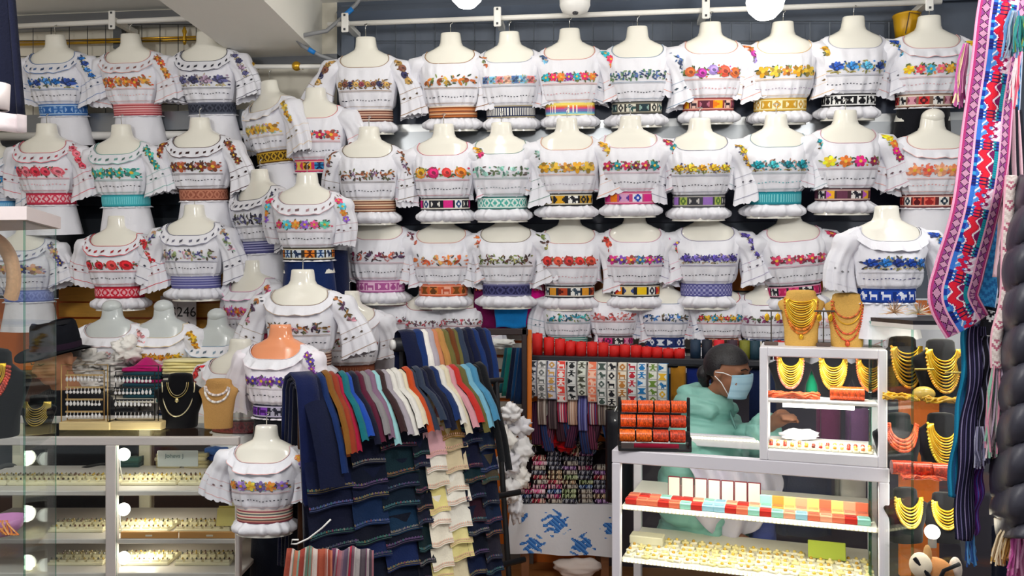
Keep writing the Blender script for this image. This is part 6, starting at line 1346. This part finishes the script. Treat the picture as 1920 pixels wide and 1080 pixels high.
for k, c_ in enumerate(('e0561e', 'e4661c', 'cc4426')):
    m = MB(); m.smooth = True; rnd = random.Random(k); m.grid(rollf, 16, 22, cf=lambda i, j: (c_, shade(c_, .85), shade(c_, 1.15))[(i * 5 + j * 3 + rnd.randrange(3)) % 3])
    for u in (0, 1): p = [rollf(u, j / 22) for j in range(22)]; m.poly(p if u else p[::-1], shade(c_, .6))
    cmz.append(mesh_of(m, 'coral_cuff', 'bead'))
for r_ in range(3):
    z = .145 - .047 * r_; y = .008 - .02 * r_
    m = MB(); m.smooth = True; m.tube([(-bw, y, z), (bw, y, z)], .018, '15151a', 10); m.build('bar', 'velvet', t)
    for i in range(4):
        q = Matrix.Rotation(R(-6), 3, 'Z') @ Vector((-.085 + .0565 * i - .004 * r_, y, z))
        o = inst('coral_cuff', cmz[(0, 0, 0, 0, 0, 0, 2, 2, 1, 1, 2, 2)[r_ * 4 + i]], None, Vector((P0.x, P0.y, KT)) + q, (0, 0, R(-6))); tag(o, 'orange coral bead cuff, ' + ORD[i] + ' along the ' + ('top', 'middle', 'bottom')[r_] + ' bar of the black rack', 'bracelet', 'coral cuffs on the rack')
m = MB(); m.smooth = True; m.tube([(-.07, -.048, .02), (.08, -.048, .02)], .008, '8a1230', 8); m.build('red_roll', 'velvet', t)
# ---- small upper case on the counter
uz0, uz1 = KT, H - (651 - 540) / F * 2.58
ua, ub = kt(1424), kt(1664); UD = .26
U = thing('display_case', 'small white framed case with gold necklaces standing on the counter', 'case', CA + CD * ua, CRZ); U.location.z = 0; uw = ub - ua
for x in (0, uw - .026):
    for y0 in (0, UD - .02): kbox(U, 'post', 'paint', (x, y0, uz0), (x + .026, y0 + .02, uz1), 'eae8ee')
for z0, z1 in ((uz0, uz0 + .035), (uz1 - .03, uz1)):
    for y0 in (0, UD - .02): kbox(U, 'rail', 'paint', (.026, y0, z0), (uw - .026, y0 + .02, z1), 'eae8ee')
kbox(U, 'top', 'paint', (0, .02, uz1 - .012), (uw, UD - .02, uz1), 'e8e6ea')
um = H - (748 - 540) / F * 2.58
kbox(U, 'shelf', 'paint', (.026, .01, um - .012), (uw - .026, UD - .02, um), 'eeece8')
m = MB(); m.poly([(.026, .004, uz0 + .03), (uw - .026, .004, uz0 + .03), (uw - .026, .004, uz1 - .03), (.026, .004, uz1 - .03)]); m.build('glass_pane', 'glass', U)
m = MB(); m.smooth = True; m.tube([(.07, .06, um - .024), (uw - .09, .06, um - .024)], .008, 'fffff4', 10); m.build('light_tube', 'small_lamp', U)
lamp_in(U, (uw / 2, .06, um - .036), .8, (1, .98, .92), uw * .7); lamp_in(U, (uw / 2, .03, uz1 - .034), .7, (1, .98, .92), uw * .7)
def up(px, d, z): p = kp(px, d); p.z = z; return p
for i, px in enumerate((1482, 1562, 1632)):
    bust('black', up(px, .13, um), .15, 'black bust, ' + ORD[i] + ' in the upper shelf of the small white case', CRZ)
    necklace('black', up(px, .13, um), .15, ('gold fan necklace with pink edge', 'yellow gold fan necklace', 'orange petal and gold necklace')[i] + ' inside the small white case', gold_set(9, ('d88a70', 'c8a030', 'e0703a')[i], .2, .62), CRZ)
m = MB(); m.smooth = True; m.lathe([(.03, 0), (.034, .02), (.028, .085), (.024, .088), (.0, .09)], 18, '158a60'); tag(m.build('green_stand', 'velvet', None, up(1524, .17, um)), 'green velvet cone stand between two black busts', 'stand')
def coral_pile(P, w, d, n, rz, col, label, seed):
    rnd = random.Random(seed); m = MB(); m.smooth = True
    for i in range(n):
        y = rnd.uniform(-d, d); z = .006 + .012 * rnd.random(); m.tube([(-w + 2 * w * k / 8 + .004 * rnd.uniform(-1, 1), y + .01 * math.sin(k * 1.1 + i), z + .005 * math.sin(k * 2 + i)) for k in range(9)], .0034, (col, shade(col, .88), shade(col, 1.1))[i % 3], 5)
    o = m.build('bead_strings', 'bead', None, P, rz); return tag(o, label, 'beads', None, 'stuff')
coral_pile(up(1487, .045, um), .08, .02, 14, CRZ, 'ee6a3a', 'loose orange coral strings along the small case shelf', 1)
for i, px in enumerate((1572, 1604)):
    o = inst('coral_cuff', cmz[2 * (i == 2)], None, up(px, .05, um + .022), (0, 0, CRZ), (1.0, 1, 1)); tag(o, ('left', 'right')[i] + ' of two coral cuffs lying in the small white case', 'bracelet', 'coral cuffs in the small case')
sm_ = []
for k, c_ in enumerate(('e8a02a', 'd8402a', 'f0d070', 'e8e0c8', '8a3a2a', 'e87a3a')):
    m = MB(); m.bevbox((-.010, -.009, 0), (.010, .009, .008), .002, 'f0e8cc'); m.smooth = True; m.ball((0, -.002, .010), .0065, c_, 8, 5); sm_.append(mesh_of(m, 'earring_pair', 'bead'))
random.seed(4)
for r_ in range(3):
    for i in range(15):
        o = inst('earring_pair', sm_[random.randrange(6)], None, up(1446 + 13.2 * i, .03 + .03 * r_, uz0 + .037), (0, 0, CRZ + random.uniform(-.4, .4))); tag(o, 'small bright earring pair, ' + ORD[i] + ' along ' + ORD[r_] + ' row in the small case', 'earrings', 'earring pairs on the small case floor')
kf = kbox(U, 'floor_board', 'paint', (.026, .02, uz0 + .02), (uw - .026, UD - .02, uz0 + .036), 'f0eee4')
crumple(up(1500, .2, uz0 + .055), .07, .03, .02, 'ecebf0', 51, 'white cloth under the reaching hand in the small case', 'crumpled_cloth', None, 'cotton', .25, 'cloth')
for i, (a, c_) in enumerate(((1530, '6a3a58'), (1585, '7a5a80'))):
    sheet('stored_bag', lambda u, v: at(a + 45 * u, 765 + 90 * v, 2.95) + Vector((0, .012 * math.sin(u * 9), 0)), 8, 5, 'wool', ('plum', 'mauve')[i] + ' cloth bag behind the small white case', 'bag', c_, th=.03, group='things stored behind the counter')
# on top of the small case
bust('tan', up(1502, .12, uz1), .185, 'large tan bust with a bib of gold strands on the small case', CRZ, 'e0b25e')
necklace('tan', up(1502, .12, uz1), .185, 'bib of gold strands edged with orange beads on the large tan bust', gold_set(11, 'e0842a', .06, .50) + [(.62, .27, .0035, 'd87a2a', True)], CRZ, pend=(.62, GOLD))
bust('tan', up(1588, .12, uz1), .175, 'tan bust with thin coral strands next to the blue blouse', CRZ, 'dcae5c')
necklace('tan', up(1588, .12, uz1), .175, 'thin coral strands with gold charms on the second tan bust', [(.30, .24, .003, 'd8703a', True), (.42, .25, .0018, GOLD, False), (.60, .26, .0032, 'e0603a', True), (.72, .27, .003, 'd8582f', True)], CRZ, pend=(.72, 'e0603a'))
for i, px in enumerate((1446, 1544)):
    t = thing('earring_stand', ('left', 'right')[i] + ' metal stand with gold earrings on the small case', 'stand', up(px, .1, uz1), CRZ, 'earring stands')
    m = MB(); m.bevbox((-.022, -.015, 0), (.022, .015, .012), .002, '5a4a44'); m.build('base', 'wood', t)
    m = MB(); m.tube([(0, 0, .01), (0, 0, .115)], .002, '5a5650', 6); m.build('pole', 'steel', t); m = MB(); m.bevbox((-.035, -.003, .112), (.035, .003, .118), .001, '6a6258'); m.build('arm', 'steel', t)
    for k in (-1, 1):
        m = MB(); m.smooth = True; m.ball((0, 0, -.018), .009, 'e8b42a', 9, 6, (1, .4, 1.4)); m.tube([(0, 0, 0), (0, 0, -.008)], .001, 'e8c860', 4)
        o = m.build('earring', 'gold', None, Vector(t.location) + Vector((k * .018, -.012, .112))); tag(o, ('left', 'right')[k > 0] + ' gold drop earring on the ' + ('left', 'right')[i] + ' metal stand', 'earring', 'gold earrings on stands')
# ================================================================ right glass case
V = thing('glass_display_case', 'tall glass case of gold necklaces under the blue flowered blouse', 'case', (at(1750, 540, 2.5).x, 2.5, 0))
QA, QB, QC, QD = at(1632, 540, 2.56), at(1712, 540, 2.30), at(2050, 540, 2.22), at(2000, 540, 2.75)
QE = at(1655, 540, 2.75); VT = H - (602 - 540) / F * 2.56
pts = [QA, QB, QC, QD, QE]
prism(V, 'top', 'paint', pts, VT, VT + .012, '26262c'); prism(V, 'top_trim', 'paint', pts, VT - .014, VT, 'e4e2e0')
vs = [H - (y - 540) / F * 2.5 for y in (745, 885, 1010)]
for z in vs: prism(V, 'shelf', 'glass', pts, z - .007, z, 'c8e0d4')
for a, b in ((QA, QB), (QB, QC), (QE, QA)): pane(V, (a.x, a.y, .2), (b.x, b.y, .2), (b.x, b.y, VT - .014), (a.x, a.y, VT - .014), th=.006)
m = MB(); m.tube([(QA.x, QA.y, .2), (QA.x, QA.y, VT)], .0045, '2f7a66', 6); child(m, 'corner_edge', 'glass_edge', V)
prism(V, 'base', 'paint', pts, 0, .2, 'e0dcd8')
m = MB(); m.bevbox((at(1690, 0, 2.72).x, 2.73, vs[2] - .2), (at(1765, 0, 2.72).x, 2.745, VT - .2), .003, 'e2701a'); child(m, 'orange_back', 'paint', V)
def vp(px, Y, z): p = at(px, 540, Y); p.z = z; return p
for i, (px, Y, z, h, sset, lab) in enumerate(((1693, 2.52, vs[0], .19, gold_set(9, 'e0a030', .12, .62), 'gold strands'), (1764, 2.46, vs[0], .185, gold_set(10, 'e8a838', .2, .66), 'broad gold fan'), (1835, 2.44, vs[0], .18, gold_set(8, 'e0a030', .2, .6), 'gold fringe'),
        (1684, 2.50, vs[1], .185, [(.28 + .06 * k, .24 + .02 * k, .0052, ('e8643a', 'dc5430')[k % 2], True) for k in range(4)], 'four coral bead strings'), (1766, 2.50, vs[1], .185, gold_set(10, 'c8b030', .25, .66), 'yellow green gold fan'),
        (1698, 2.48, vs[2] - .0, .165, gold_set(6, 'e0b040', .2, .5), 'short gold strands'), (1770, 2.48, vs[2], .15, gold_set(6, 'e0b040', .2, .5), 'pale gold strands'))):
    bust('black', vp(px, Y, z), h, 'black bust wearing ' + lab + ' in the right glass case', R((8, -4, -6, 10, -4, 8, -4)[i]))
    necklace('black', vp(px, Y, z), h, lab + ' on a black bust in the right glass case', sset, R((8, -4, -6, 10, -4, 8, -4)[i]))
coral_pile(vp(1690, 2.42, vs[0]), .05, .025, 12, R(-30), 'e0b030', 'heap of gold strings on the top shelf of the right case', 2)
coral_pile(vp(1775, 2.34, vs[0]), .06, .02, 12, R(-4), 'd8a42a', 'gold strings lying before the broad gold fan', 3)
coral_pile(vp(1735, 2.40, vs[1]), .07, .025, 12, R(-6), 'e0522a', 'coral strings lying on the second shelf of the right case', 4)
m = MB(); m.smooth = True; m.ball((0, 0, .022), .028, 'd8b860', 14, 9, (1.2, .9, .8)); tag(m.build('beaded_purse', 'bead', None, vp(1732, 2.42, vs[0])), 'round pale gold beaded purse between two gold busts', 'purse')
for i in range(3):
    o = inst('coral_cuff', cmz[2], None, vp(1690 + 38 * i, 2.43 - .02 * i, vs[1] + .03), (0, 0, R(-12)), (1.1, 1, 1)); tag(o, ORD[i] + ' coral cuff in front of the busts on the second case shelf', 'bracelet', 'coral cuffs in the right case')
for i, px in enumerate((1733, 1790)):
    m = MB(); m.bevbox((-.03, -.002, 0), (.03, .002, .005), .001, 'a88a3a'); tag(m.build('brass_bar', 'gold', None, vp(px, 2.4, vs[0] + .095 - .01 * i)), ('left', 'right')[i] + ' thin brass bar across the gold necklaces', 'bar', 'brass bars')
b = thing('spot_lamp', 'small white spot lamp glowing on the lower shelf of the right case', 'lamp', vp(1748, 2.42, vs[2] + .045)); m = MB(); m.smooth = True; m.ball((0, 0, 0), .022, 'fffaf0', 14, 9); m.build('globe', 'small_lamp', b); m = MB(); m.smooth = True; m.lathe([(.012, -.045), (.012, -.015), (.018, -.012)], 12, 'dcdcdc'); m.build('socket', 'plastic', b)
d = bpy.data.lights.new('spot_light', 'POINT'); d.energy = .6; d.shadow_soft_size = .03; d.color = (1, .93, .8); o = bpy.data.objects.new('spot_light', d); C.objects.link(o); o.parent = b; o.location = (0, -.03, .05)
for zz in (VT - .02, vs[0] - .012, vs[1] - .012):
    lamp_in(V, (at(1790, 540, 2.42).x - V.location.x, 2.40 - V.location.y, zz), .8, (1, .93, .78), .3)
# toy horse head at the bottom
hh = vp(1752, 2.3, H - (1078 - 540) / F * 2.3)
t = thing('toy_horse', 'tan and cream toy horse with a black bridle low in the right case', 'toy', hh)
m = MB(); m.smooth = True; m.ball((0, 0, .0), .05, 'b98050', 16, 12, (1.1, .9, 1)); m.ball((-.05, -.02, .035), .03, 'e8dcc4', 14, 10, (1, 1, 1.2)); m.ball((-.02, .0, .055), .02, 'c89a68', 10, 8, (.6, .6, 1.6)); m.ball((.055, -.01, .02), .022, 'e4d4c8', 12, 8, (.8, .8, 1.6)); m.build('head', 'felt', t)['kind'] = 'stuff'
m = MB(); m.smooth = True; m.tube([(-.075, -.035, .06), (-.03, -.052, .0), (-.02, -.05, -.05)], .006, '15151a', 6); m.tube([(-.025, -.052, -.02), (.0, -.05, .03), (.05, -.04, .045)], .006, '15151a', 6); m.build('bridle', 'velvet', t)['kind'] = 'stuff'
# tinsel pompoms beside the blue blouse
for i, (px, c1, c2) in enumerate(((1676, 'f4c8a0', 'f8e0c0'), (1722, 'f0e4a8', 'e8e0dc'))):
    m = MB(); rnd = random.Random(i)
    for k in range(90):
        a = rnd.uniform(0, 2 * PI); e = rnd.uniform(-.3, 1.4); l = rnd.uniform(.022, .045); v = Vector((math.cos(a) * math.cos(e), math.sin(a) * math.cos(e), math.sin(e))) * l
        q = v.orthogonal().normalized() * .0016; m.poly([tuple(q), tuple(-q), tuple(v - q * .5), tuple(v + q * .5)], rnd.choice((c1, c2, 'fff4e8')))
    o = m.build('tinsel_pompom', 'gold', None, vp(px, 2.42, VT + .032)); tag(o, ('peach', 'pale yellow')[i] + ' tinsel pompom on top of the right glass case', 'pompom', 'tinsel pompoms', 'stuff')
sheet('hanging_cloth', lambda u, v: wat(1640 + 175 * u, 590 + 160 * v, .06) + Vector((0, .02 * math.sin(u * 12), 0)), 20, 6, 'cotton', 'white cloth hanging behind the top shelf of the right case', 'cloth', 'e4e4ea')
s = thing('number_sign', 'black stall sign reading 245 half behind the long sash', 'sign', wat(1785, 470, .03), WA)
m = MB(); m.bevbox((-.06, 0, -.08), (.06, .004, .08), .002, '26241f'); m.build('board', 'paper', s); text_obj('lettering', '245', .052, (-.005, -.001, .045), s, 'ink_white'); text_obj('lettering', '1 1', .06, (-.005, -.001, -.03), s, 'ink_white')
# ================================================================ hanging sashes and jacket at the right edge
def ribbon(name, label, cat, path, wpx, Y, cf, nx, ny, mat='woven', group=None, wave=.0, th=.003):
    """a cloth band following a path of photo points at distance Y"""
    pts = [at(x, y, Y + (p[0] if p else 0)) for x, y, *p in path]; seg = [0]
    for a, b in zip(pts, pts[1:]): seg.append(seg[-1] + (b - a).length)
    def pos(v):
        s = v * seg[-1]
        for i in range(len(pts) - 1):
            if s <= seg[i + 1] or i == len(pts) - 2:
                t = (s - seg[i]) / (seg[i + 1] - seg[i]); p0 = pts[max(0, i - 1)]; p1, p2 = pts[i], pts[i + 1]; p3 = pts[min(len(pts) - 1, i + 2)]
                return p1 * 1.0 + (p2 - p0) * (.5 * t) + (p0 * 2 - p1 * 5 + p2 * 4 - p3) * (.5 * t * t) + (p1 * 3 - p0 - p2 * 3 + p3) * (.5 * t ** 3)
    w = wpx / F * Y; m = MB(); m.smooth = True
    def f(u, v):
        p = pos(v); d = (pos(min(1, v + .01)) - pos(max(0, v - .01))); d.y = 0; d = d.normalized() if d.length > 1e-6 else Vector((0, 0, -1)); n = Vector((-d.z, 0, d.x))
        return p + n * (w * (u - .5)) + Vector((0, -.012 * math.sin(PI * u) + wave * math.sin(v * 17 + u * 2), 0))
    m.grid(f, nx, ny, cf=cf); o = m.build(name, mat); md = o.modifiers.new('s', 'SOLIDIFY'); md.thickness = th; return tag(o, label, cat, group)
def big_cf(i, j):
    # across: 0..47
    if i < 2 or i > 45: return 'f0a8c8'
    if i < 4 or i > 43: return 'b83a78'
    if 4 <= i < 11 or 37 <= i <= 43:
        q = (i - 4) if i < 11 else (i - 37); d = abs((j % 8) - 4) - abs(q - 3)
        return '3a1430' if d == 0 else ('c890b0' if d > 0 else '94468a')
    if i < 13 or i > 34: return 'f0b0cc'
    x = i - 13; k = j % 62
    if k < 9: return ('1a2a8a', '2a70c8', 'e8184a', 'e83a3a', '8a1450', '1a8aa0', '2a3a9a')[x * 7 // 22] if k % 3 else ('f0e8f0' if x in (4, 5, 15, 16) else '1c2050')
    c = '2a60c8' if x < 3 else 'e8e4f4' if x < 6 else None
    if k < 28:
        y = k - 9; d = abs(x - 10 - 3 * math.sin(y * .7)); 
        if d < 3: return ('e81c3a', 'd0185a')[y % 2]
        if abs(x - 14 - 4 * math.cos(y * .9)) < 2: return '8a1458'
        return '3a78d8' if x < 4 else ('f2eef8' if (x + y) % 7 < 2 else '5a9ae0' if x < 14 else 'e8c8dc')
    if k < 37: return ('1a2a8a', '2a70c8', 'e8184a', 'e83a3a', '8a1450', '1a8aa0', '2a3a9a')[x * 7 // 22] if k % 3 else ('f0e8f0' if x in (4, 5, 15, 16) else '1c2050')
    y = k - 37
    if x < 3: return '1c3aa0' if y % 8 < 5 else '3aa0d8'
    if x > 17: return ('1a7a98', '14a0a8')[y % 2]
    d = abs(x - 9 + 2.5 * math.sin(y * .5)); 
    if abs(d - 5) < .8: return 'f4eef4'
    return 'e8243a' if d < 3 else 'c0144e' if d < 6 else '3a70d0' if x < 8 else '7a1458'
ribbon('long_woven_sash', 'wide pink bordered red and blue sash hanging down in front', 'sash', [(1890, -40), (1876, 40), (1858, 170), (1843, 300), (1822, 420), (1797, 510), (1786, 560), (1812, 612)], 92, 2.0, big_cf, 48, 330, wave=.004)
def zig(a, b, c=None, bd=None):
    def f(i, j):
        if bd and i in (0, 9): return bd
        d = (j + abs((i % 6) - 3)) % 4; return a if d < 2 else (c if c and (j // 6) % 2 else b)
    return f
ribbon('long_woven_sash', 'blue zigzag sash with white edge under the wide pink sash', 'sash', [(1905, -60, .12), (1892, 200, .11), (1880, 400, .1), (1862, 470, .1), (1846, 575, .1)], 40, 2.0, zig('2a7ab0', '1c5a90', None, 'c8d4ec'), 10, 170, group='narrower sashes')
ribbon('long_woven_sash', 'dark navy zigzag sash beside the blue one', 'sash', [(1890, -60, .16), (1868, 200, .15), (1850, 380, .14), (1842, 500, .14), (1830, 625, .14)], 44, 2.0, zig('2a2a48', '6a6a88', 'b0b0c4', '1a1a30'), 10, 190, group='narrower sashes')
ribbon('long_woven_sash', 'black sash with white diamonds below the blue zigzag', 'sash', [(1910, -60, .14), (1886, 300, .13), (1868, 540, .12), (1858, 590, .12), (1852, 640, .12)], 36, 2.0, zig('16161e', '16161e', 'd8d8d8', '101018'), 10, 190, group='narrower sashes')
ribbon('long_woven_sash', 'brown and gold brocade sash behind the wide sash', 'sash', [(1885, 210, .1), (1868, 300, .1), (1874, 400, .1), (1868, 480, .1)], 22, 2.0, zig('5a3a20', '8a6a30', '7a2a24', '2a1a14'), 10, 60, group='narrower sashes')
ribbon('long_woven_sash', 'pale pink and white sash ending in pastel tassels', 'sash', [(1895, 330, -.05), (1888, 450, -.05), (1884, 560, -.05), (1868, 630, -.05), (1868, 690, -.05)], 20, 2.0, zig('e8dcd8', 'd8c8c4', 'b86a80', 'f0b8c8'), 10, 120, group='narrower sashes')
for i, (x, dx) in enumerate(((1884, -8), (1892, 0), (1900, 6), (1908, 10))):
    ribbon('cord_strap', ORD[i] + ' pale pink edged dark strap near the jacket', 'strap', [(x, 190 + 6 * i, .02), (x + dx - 4, 300, .02), (x + dx, 420, .02), (x + dx - 10, 520 - 20 * i, .02)], 8, 2.0, lambda a, b: ('f0ccd8', '1a1a24', 'e8dce0')[a % 3], 3, 30, group='pink edged straps')
def strands(name, label, px, py0, py1, wpx, Y, cols, n, seed, lean=0, cat='tassel', r=.0025, group='yarn tassels at the right edge'):
    rnd = random.Random(seed); m = MB()
    for i in range(n):
        x = px + wpx * (rnd.random() - .5); l = py0 + (py1 - py0) * rnd.uniform(.75, 1.0); c = rnd.choice(cols); y = Y + rnd.uniform(-.03, .03)
        m.tube([at(px + (x - px) * .55, py0, y), at(x + lean * .4 + 2 * math.sin(i), (py0 * 2 + l) / 3, y), at(x + lean * .75 + 3 * math.sin(i * 2), (py0 + 2 * l) / 3, y), at(x + lean + 5 * math.sin(i * 3), l, y)], r, c, 4)
    o = m.build(name, 'thread'); return tag(o, label, cat, group, 'stuff')
strands('yarn_tassel', 'pink and cream tassel left of the wide sash', 1812, 82, 205, 16, 2.02, ['e070b0', 'b83a98', 'e8d0a8', 'f0a0c8', 'c050a0'], 26, 1, -14)
strands('yarn_tassel', 'blue and pink tassel strands right of the wide sash top', 1902, 20, 110, 30, 1.98, ['5a90c8', 'e8a0c0', '3a8aa0', 'b0c8e0'], 24, 2, -10)
strands('yarn_tassel', 'teal tassel at the upper right edge', 1914, 30, 100, 20, 1.95, ['1a8a88', '20a0a0', 'b0d050', '147070'], 26, 3, -2)
strands('yarn_tassel', 'white and rose cords looping by the teal tassel', 1908, 105, 205, 14, 1.97, ['e8dce0', 'd84a6a', 'f0e4e8'], 12, 4, -8)
strands('yarn_tassel', 'pastel mint and pink tassel below the pale pink sash', 1870, 685, 860, 30, 1.97, ['b8d8c8', 'e8c8d4', 'd890a8', 'e0dcd8', 'c8b0c8', '8ac0a8'], 70, 5, -8, r=.0028)
strands('yarn_tassel', 'black fringe under the pastel tassel', 1878, 820, 900, 34, 2.02, ['14141c', '20202c', '2a2a3a'], 46, 6, -2)
strands('yarn_tassel', 'lavender grey knotted fringe on the dark scarf', 1838, 800, 880, 24, 1.99, ['8a88a8', 'b0b0c8', '5a5a78'], 34, 7, 4)
strands('yarn_tassel', 'gold and cream fringe at the lower right corner', 1892, 985, 1062, 34, 1.95, ['e8c88a', 'f0dcb8', 'c88a3a', 'd8a850'], 46, 8, -16)
strands('yarn_tassel', 'pink and magenta fringe at the lower right corner', 1914, 985, 1090, 28, 1.93, ['e078b8', 'f0b0d4', 'c04a98', 'd890b8'], 56, 9, -8, r=.003)
strands('yarn_tassel', 'bright blue cords dropping behind the case edge', 1818, 985, 1065, 14, 2.05, ['2a7ac8', '5aa0e0', '1c4a90'], 14, 10, 4)
def stripes(cols): return lambda i, j: cols[i % len(cols)]
ribbon('striped_scarf', 'teal blue scarf edge hanging beside the glass case', 'scarf', [(1812, 610, .05), (1806, 720, .05), (1790, 850, .05), (1784, 930, .05)], 14, 2.0, stripes(['147098', '1c88b0', '0f5070', '1a4a7a']), 8, 40, group='long striped scarves', wave=.006)
ribbon('striped_scarf', 'dark scarf with thin lilac stripes beside the case', 'scarf', [(1832, 612, .03), (1828, 720, .03), (1812, 850, .03), (1806, 1010, .03)], 34, 2.0, stripes(['14142a', '1c1c38', '8a80a8', '14142a', '2a2044', '14142a', '6a6490', '1a1a30']), 24, 50, group='long striped scarves', wave=.006)
ribbon('striped_scarf', 'black scarf with grey stripes nearer the jacket', 'scarf', [(1852, 630, .02), (1850, 730, .02), (1846, 820, .02)], 26, 2.0, stripes(['101018', '1a1a26', '7a7a94', '101018', '12121c']), 20, 40, group='long striped scarves', wave=.006)
ribbon('striped_scarf', 'violet scarf end with stripes low beside the case', 'scarf', [(1830, 830, .06), (1824, 900, .06), (1812, 1000, .06)], 40, 2.0, stripes(['4a1468', '6a2a8a', '2a5ab0', '8a4aa8', '1a1a3a', '5a1c78']), 24, 40, group='long striped scarves', wave=.008)
# quilted jacket
m = MB(); m.smooth = True
def jk(u, v):
    y = 330 + 680 * v; xl = 1918 - 42 * min(1, v * 4.5) + (8 * math.sin(v * 5)) + (10 if v > .93 else 0); x = xl + (2010 - xl) * u
    q = (v * 9 + u * 1.2) % 1.0; pf = math.sin(PI * q) ** .6
    return at(x - 6 * pf * (1 - u), y, 1.86 - .03 * pf * (.4 + .6 * math.sin(PI * min(1, u + .12))) + .16 * (1 - min(1, u * 3)) ** 2)
m.grid(jk, 24, 126, '3c3c47'); o = m.build('quilted_jacket', 'puffer'); o.modifiers.new('s', 'SOLIDIFY').thickness = .01; tag(o, 'dark quilted puffer jacket hanging at the right edge', 'jacket')
sheet('hanging_cloth', lambda u, v: at(1858 + 90 * u, 985 + 130 * v, 2.1) + Vector((0, .01 * math.sin(u * 9), 0)), 10, 6, 'wool', 'navy cloth below the quilted jacket behind the fringe', 'cloth', '0d1024')
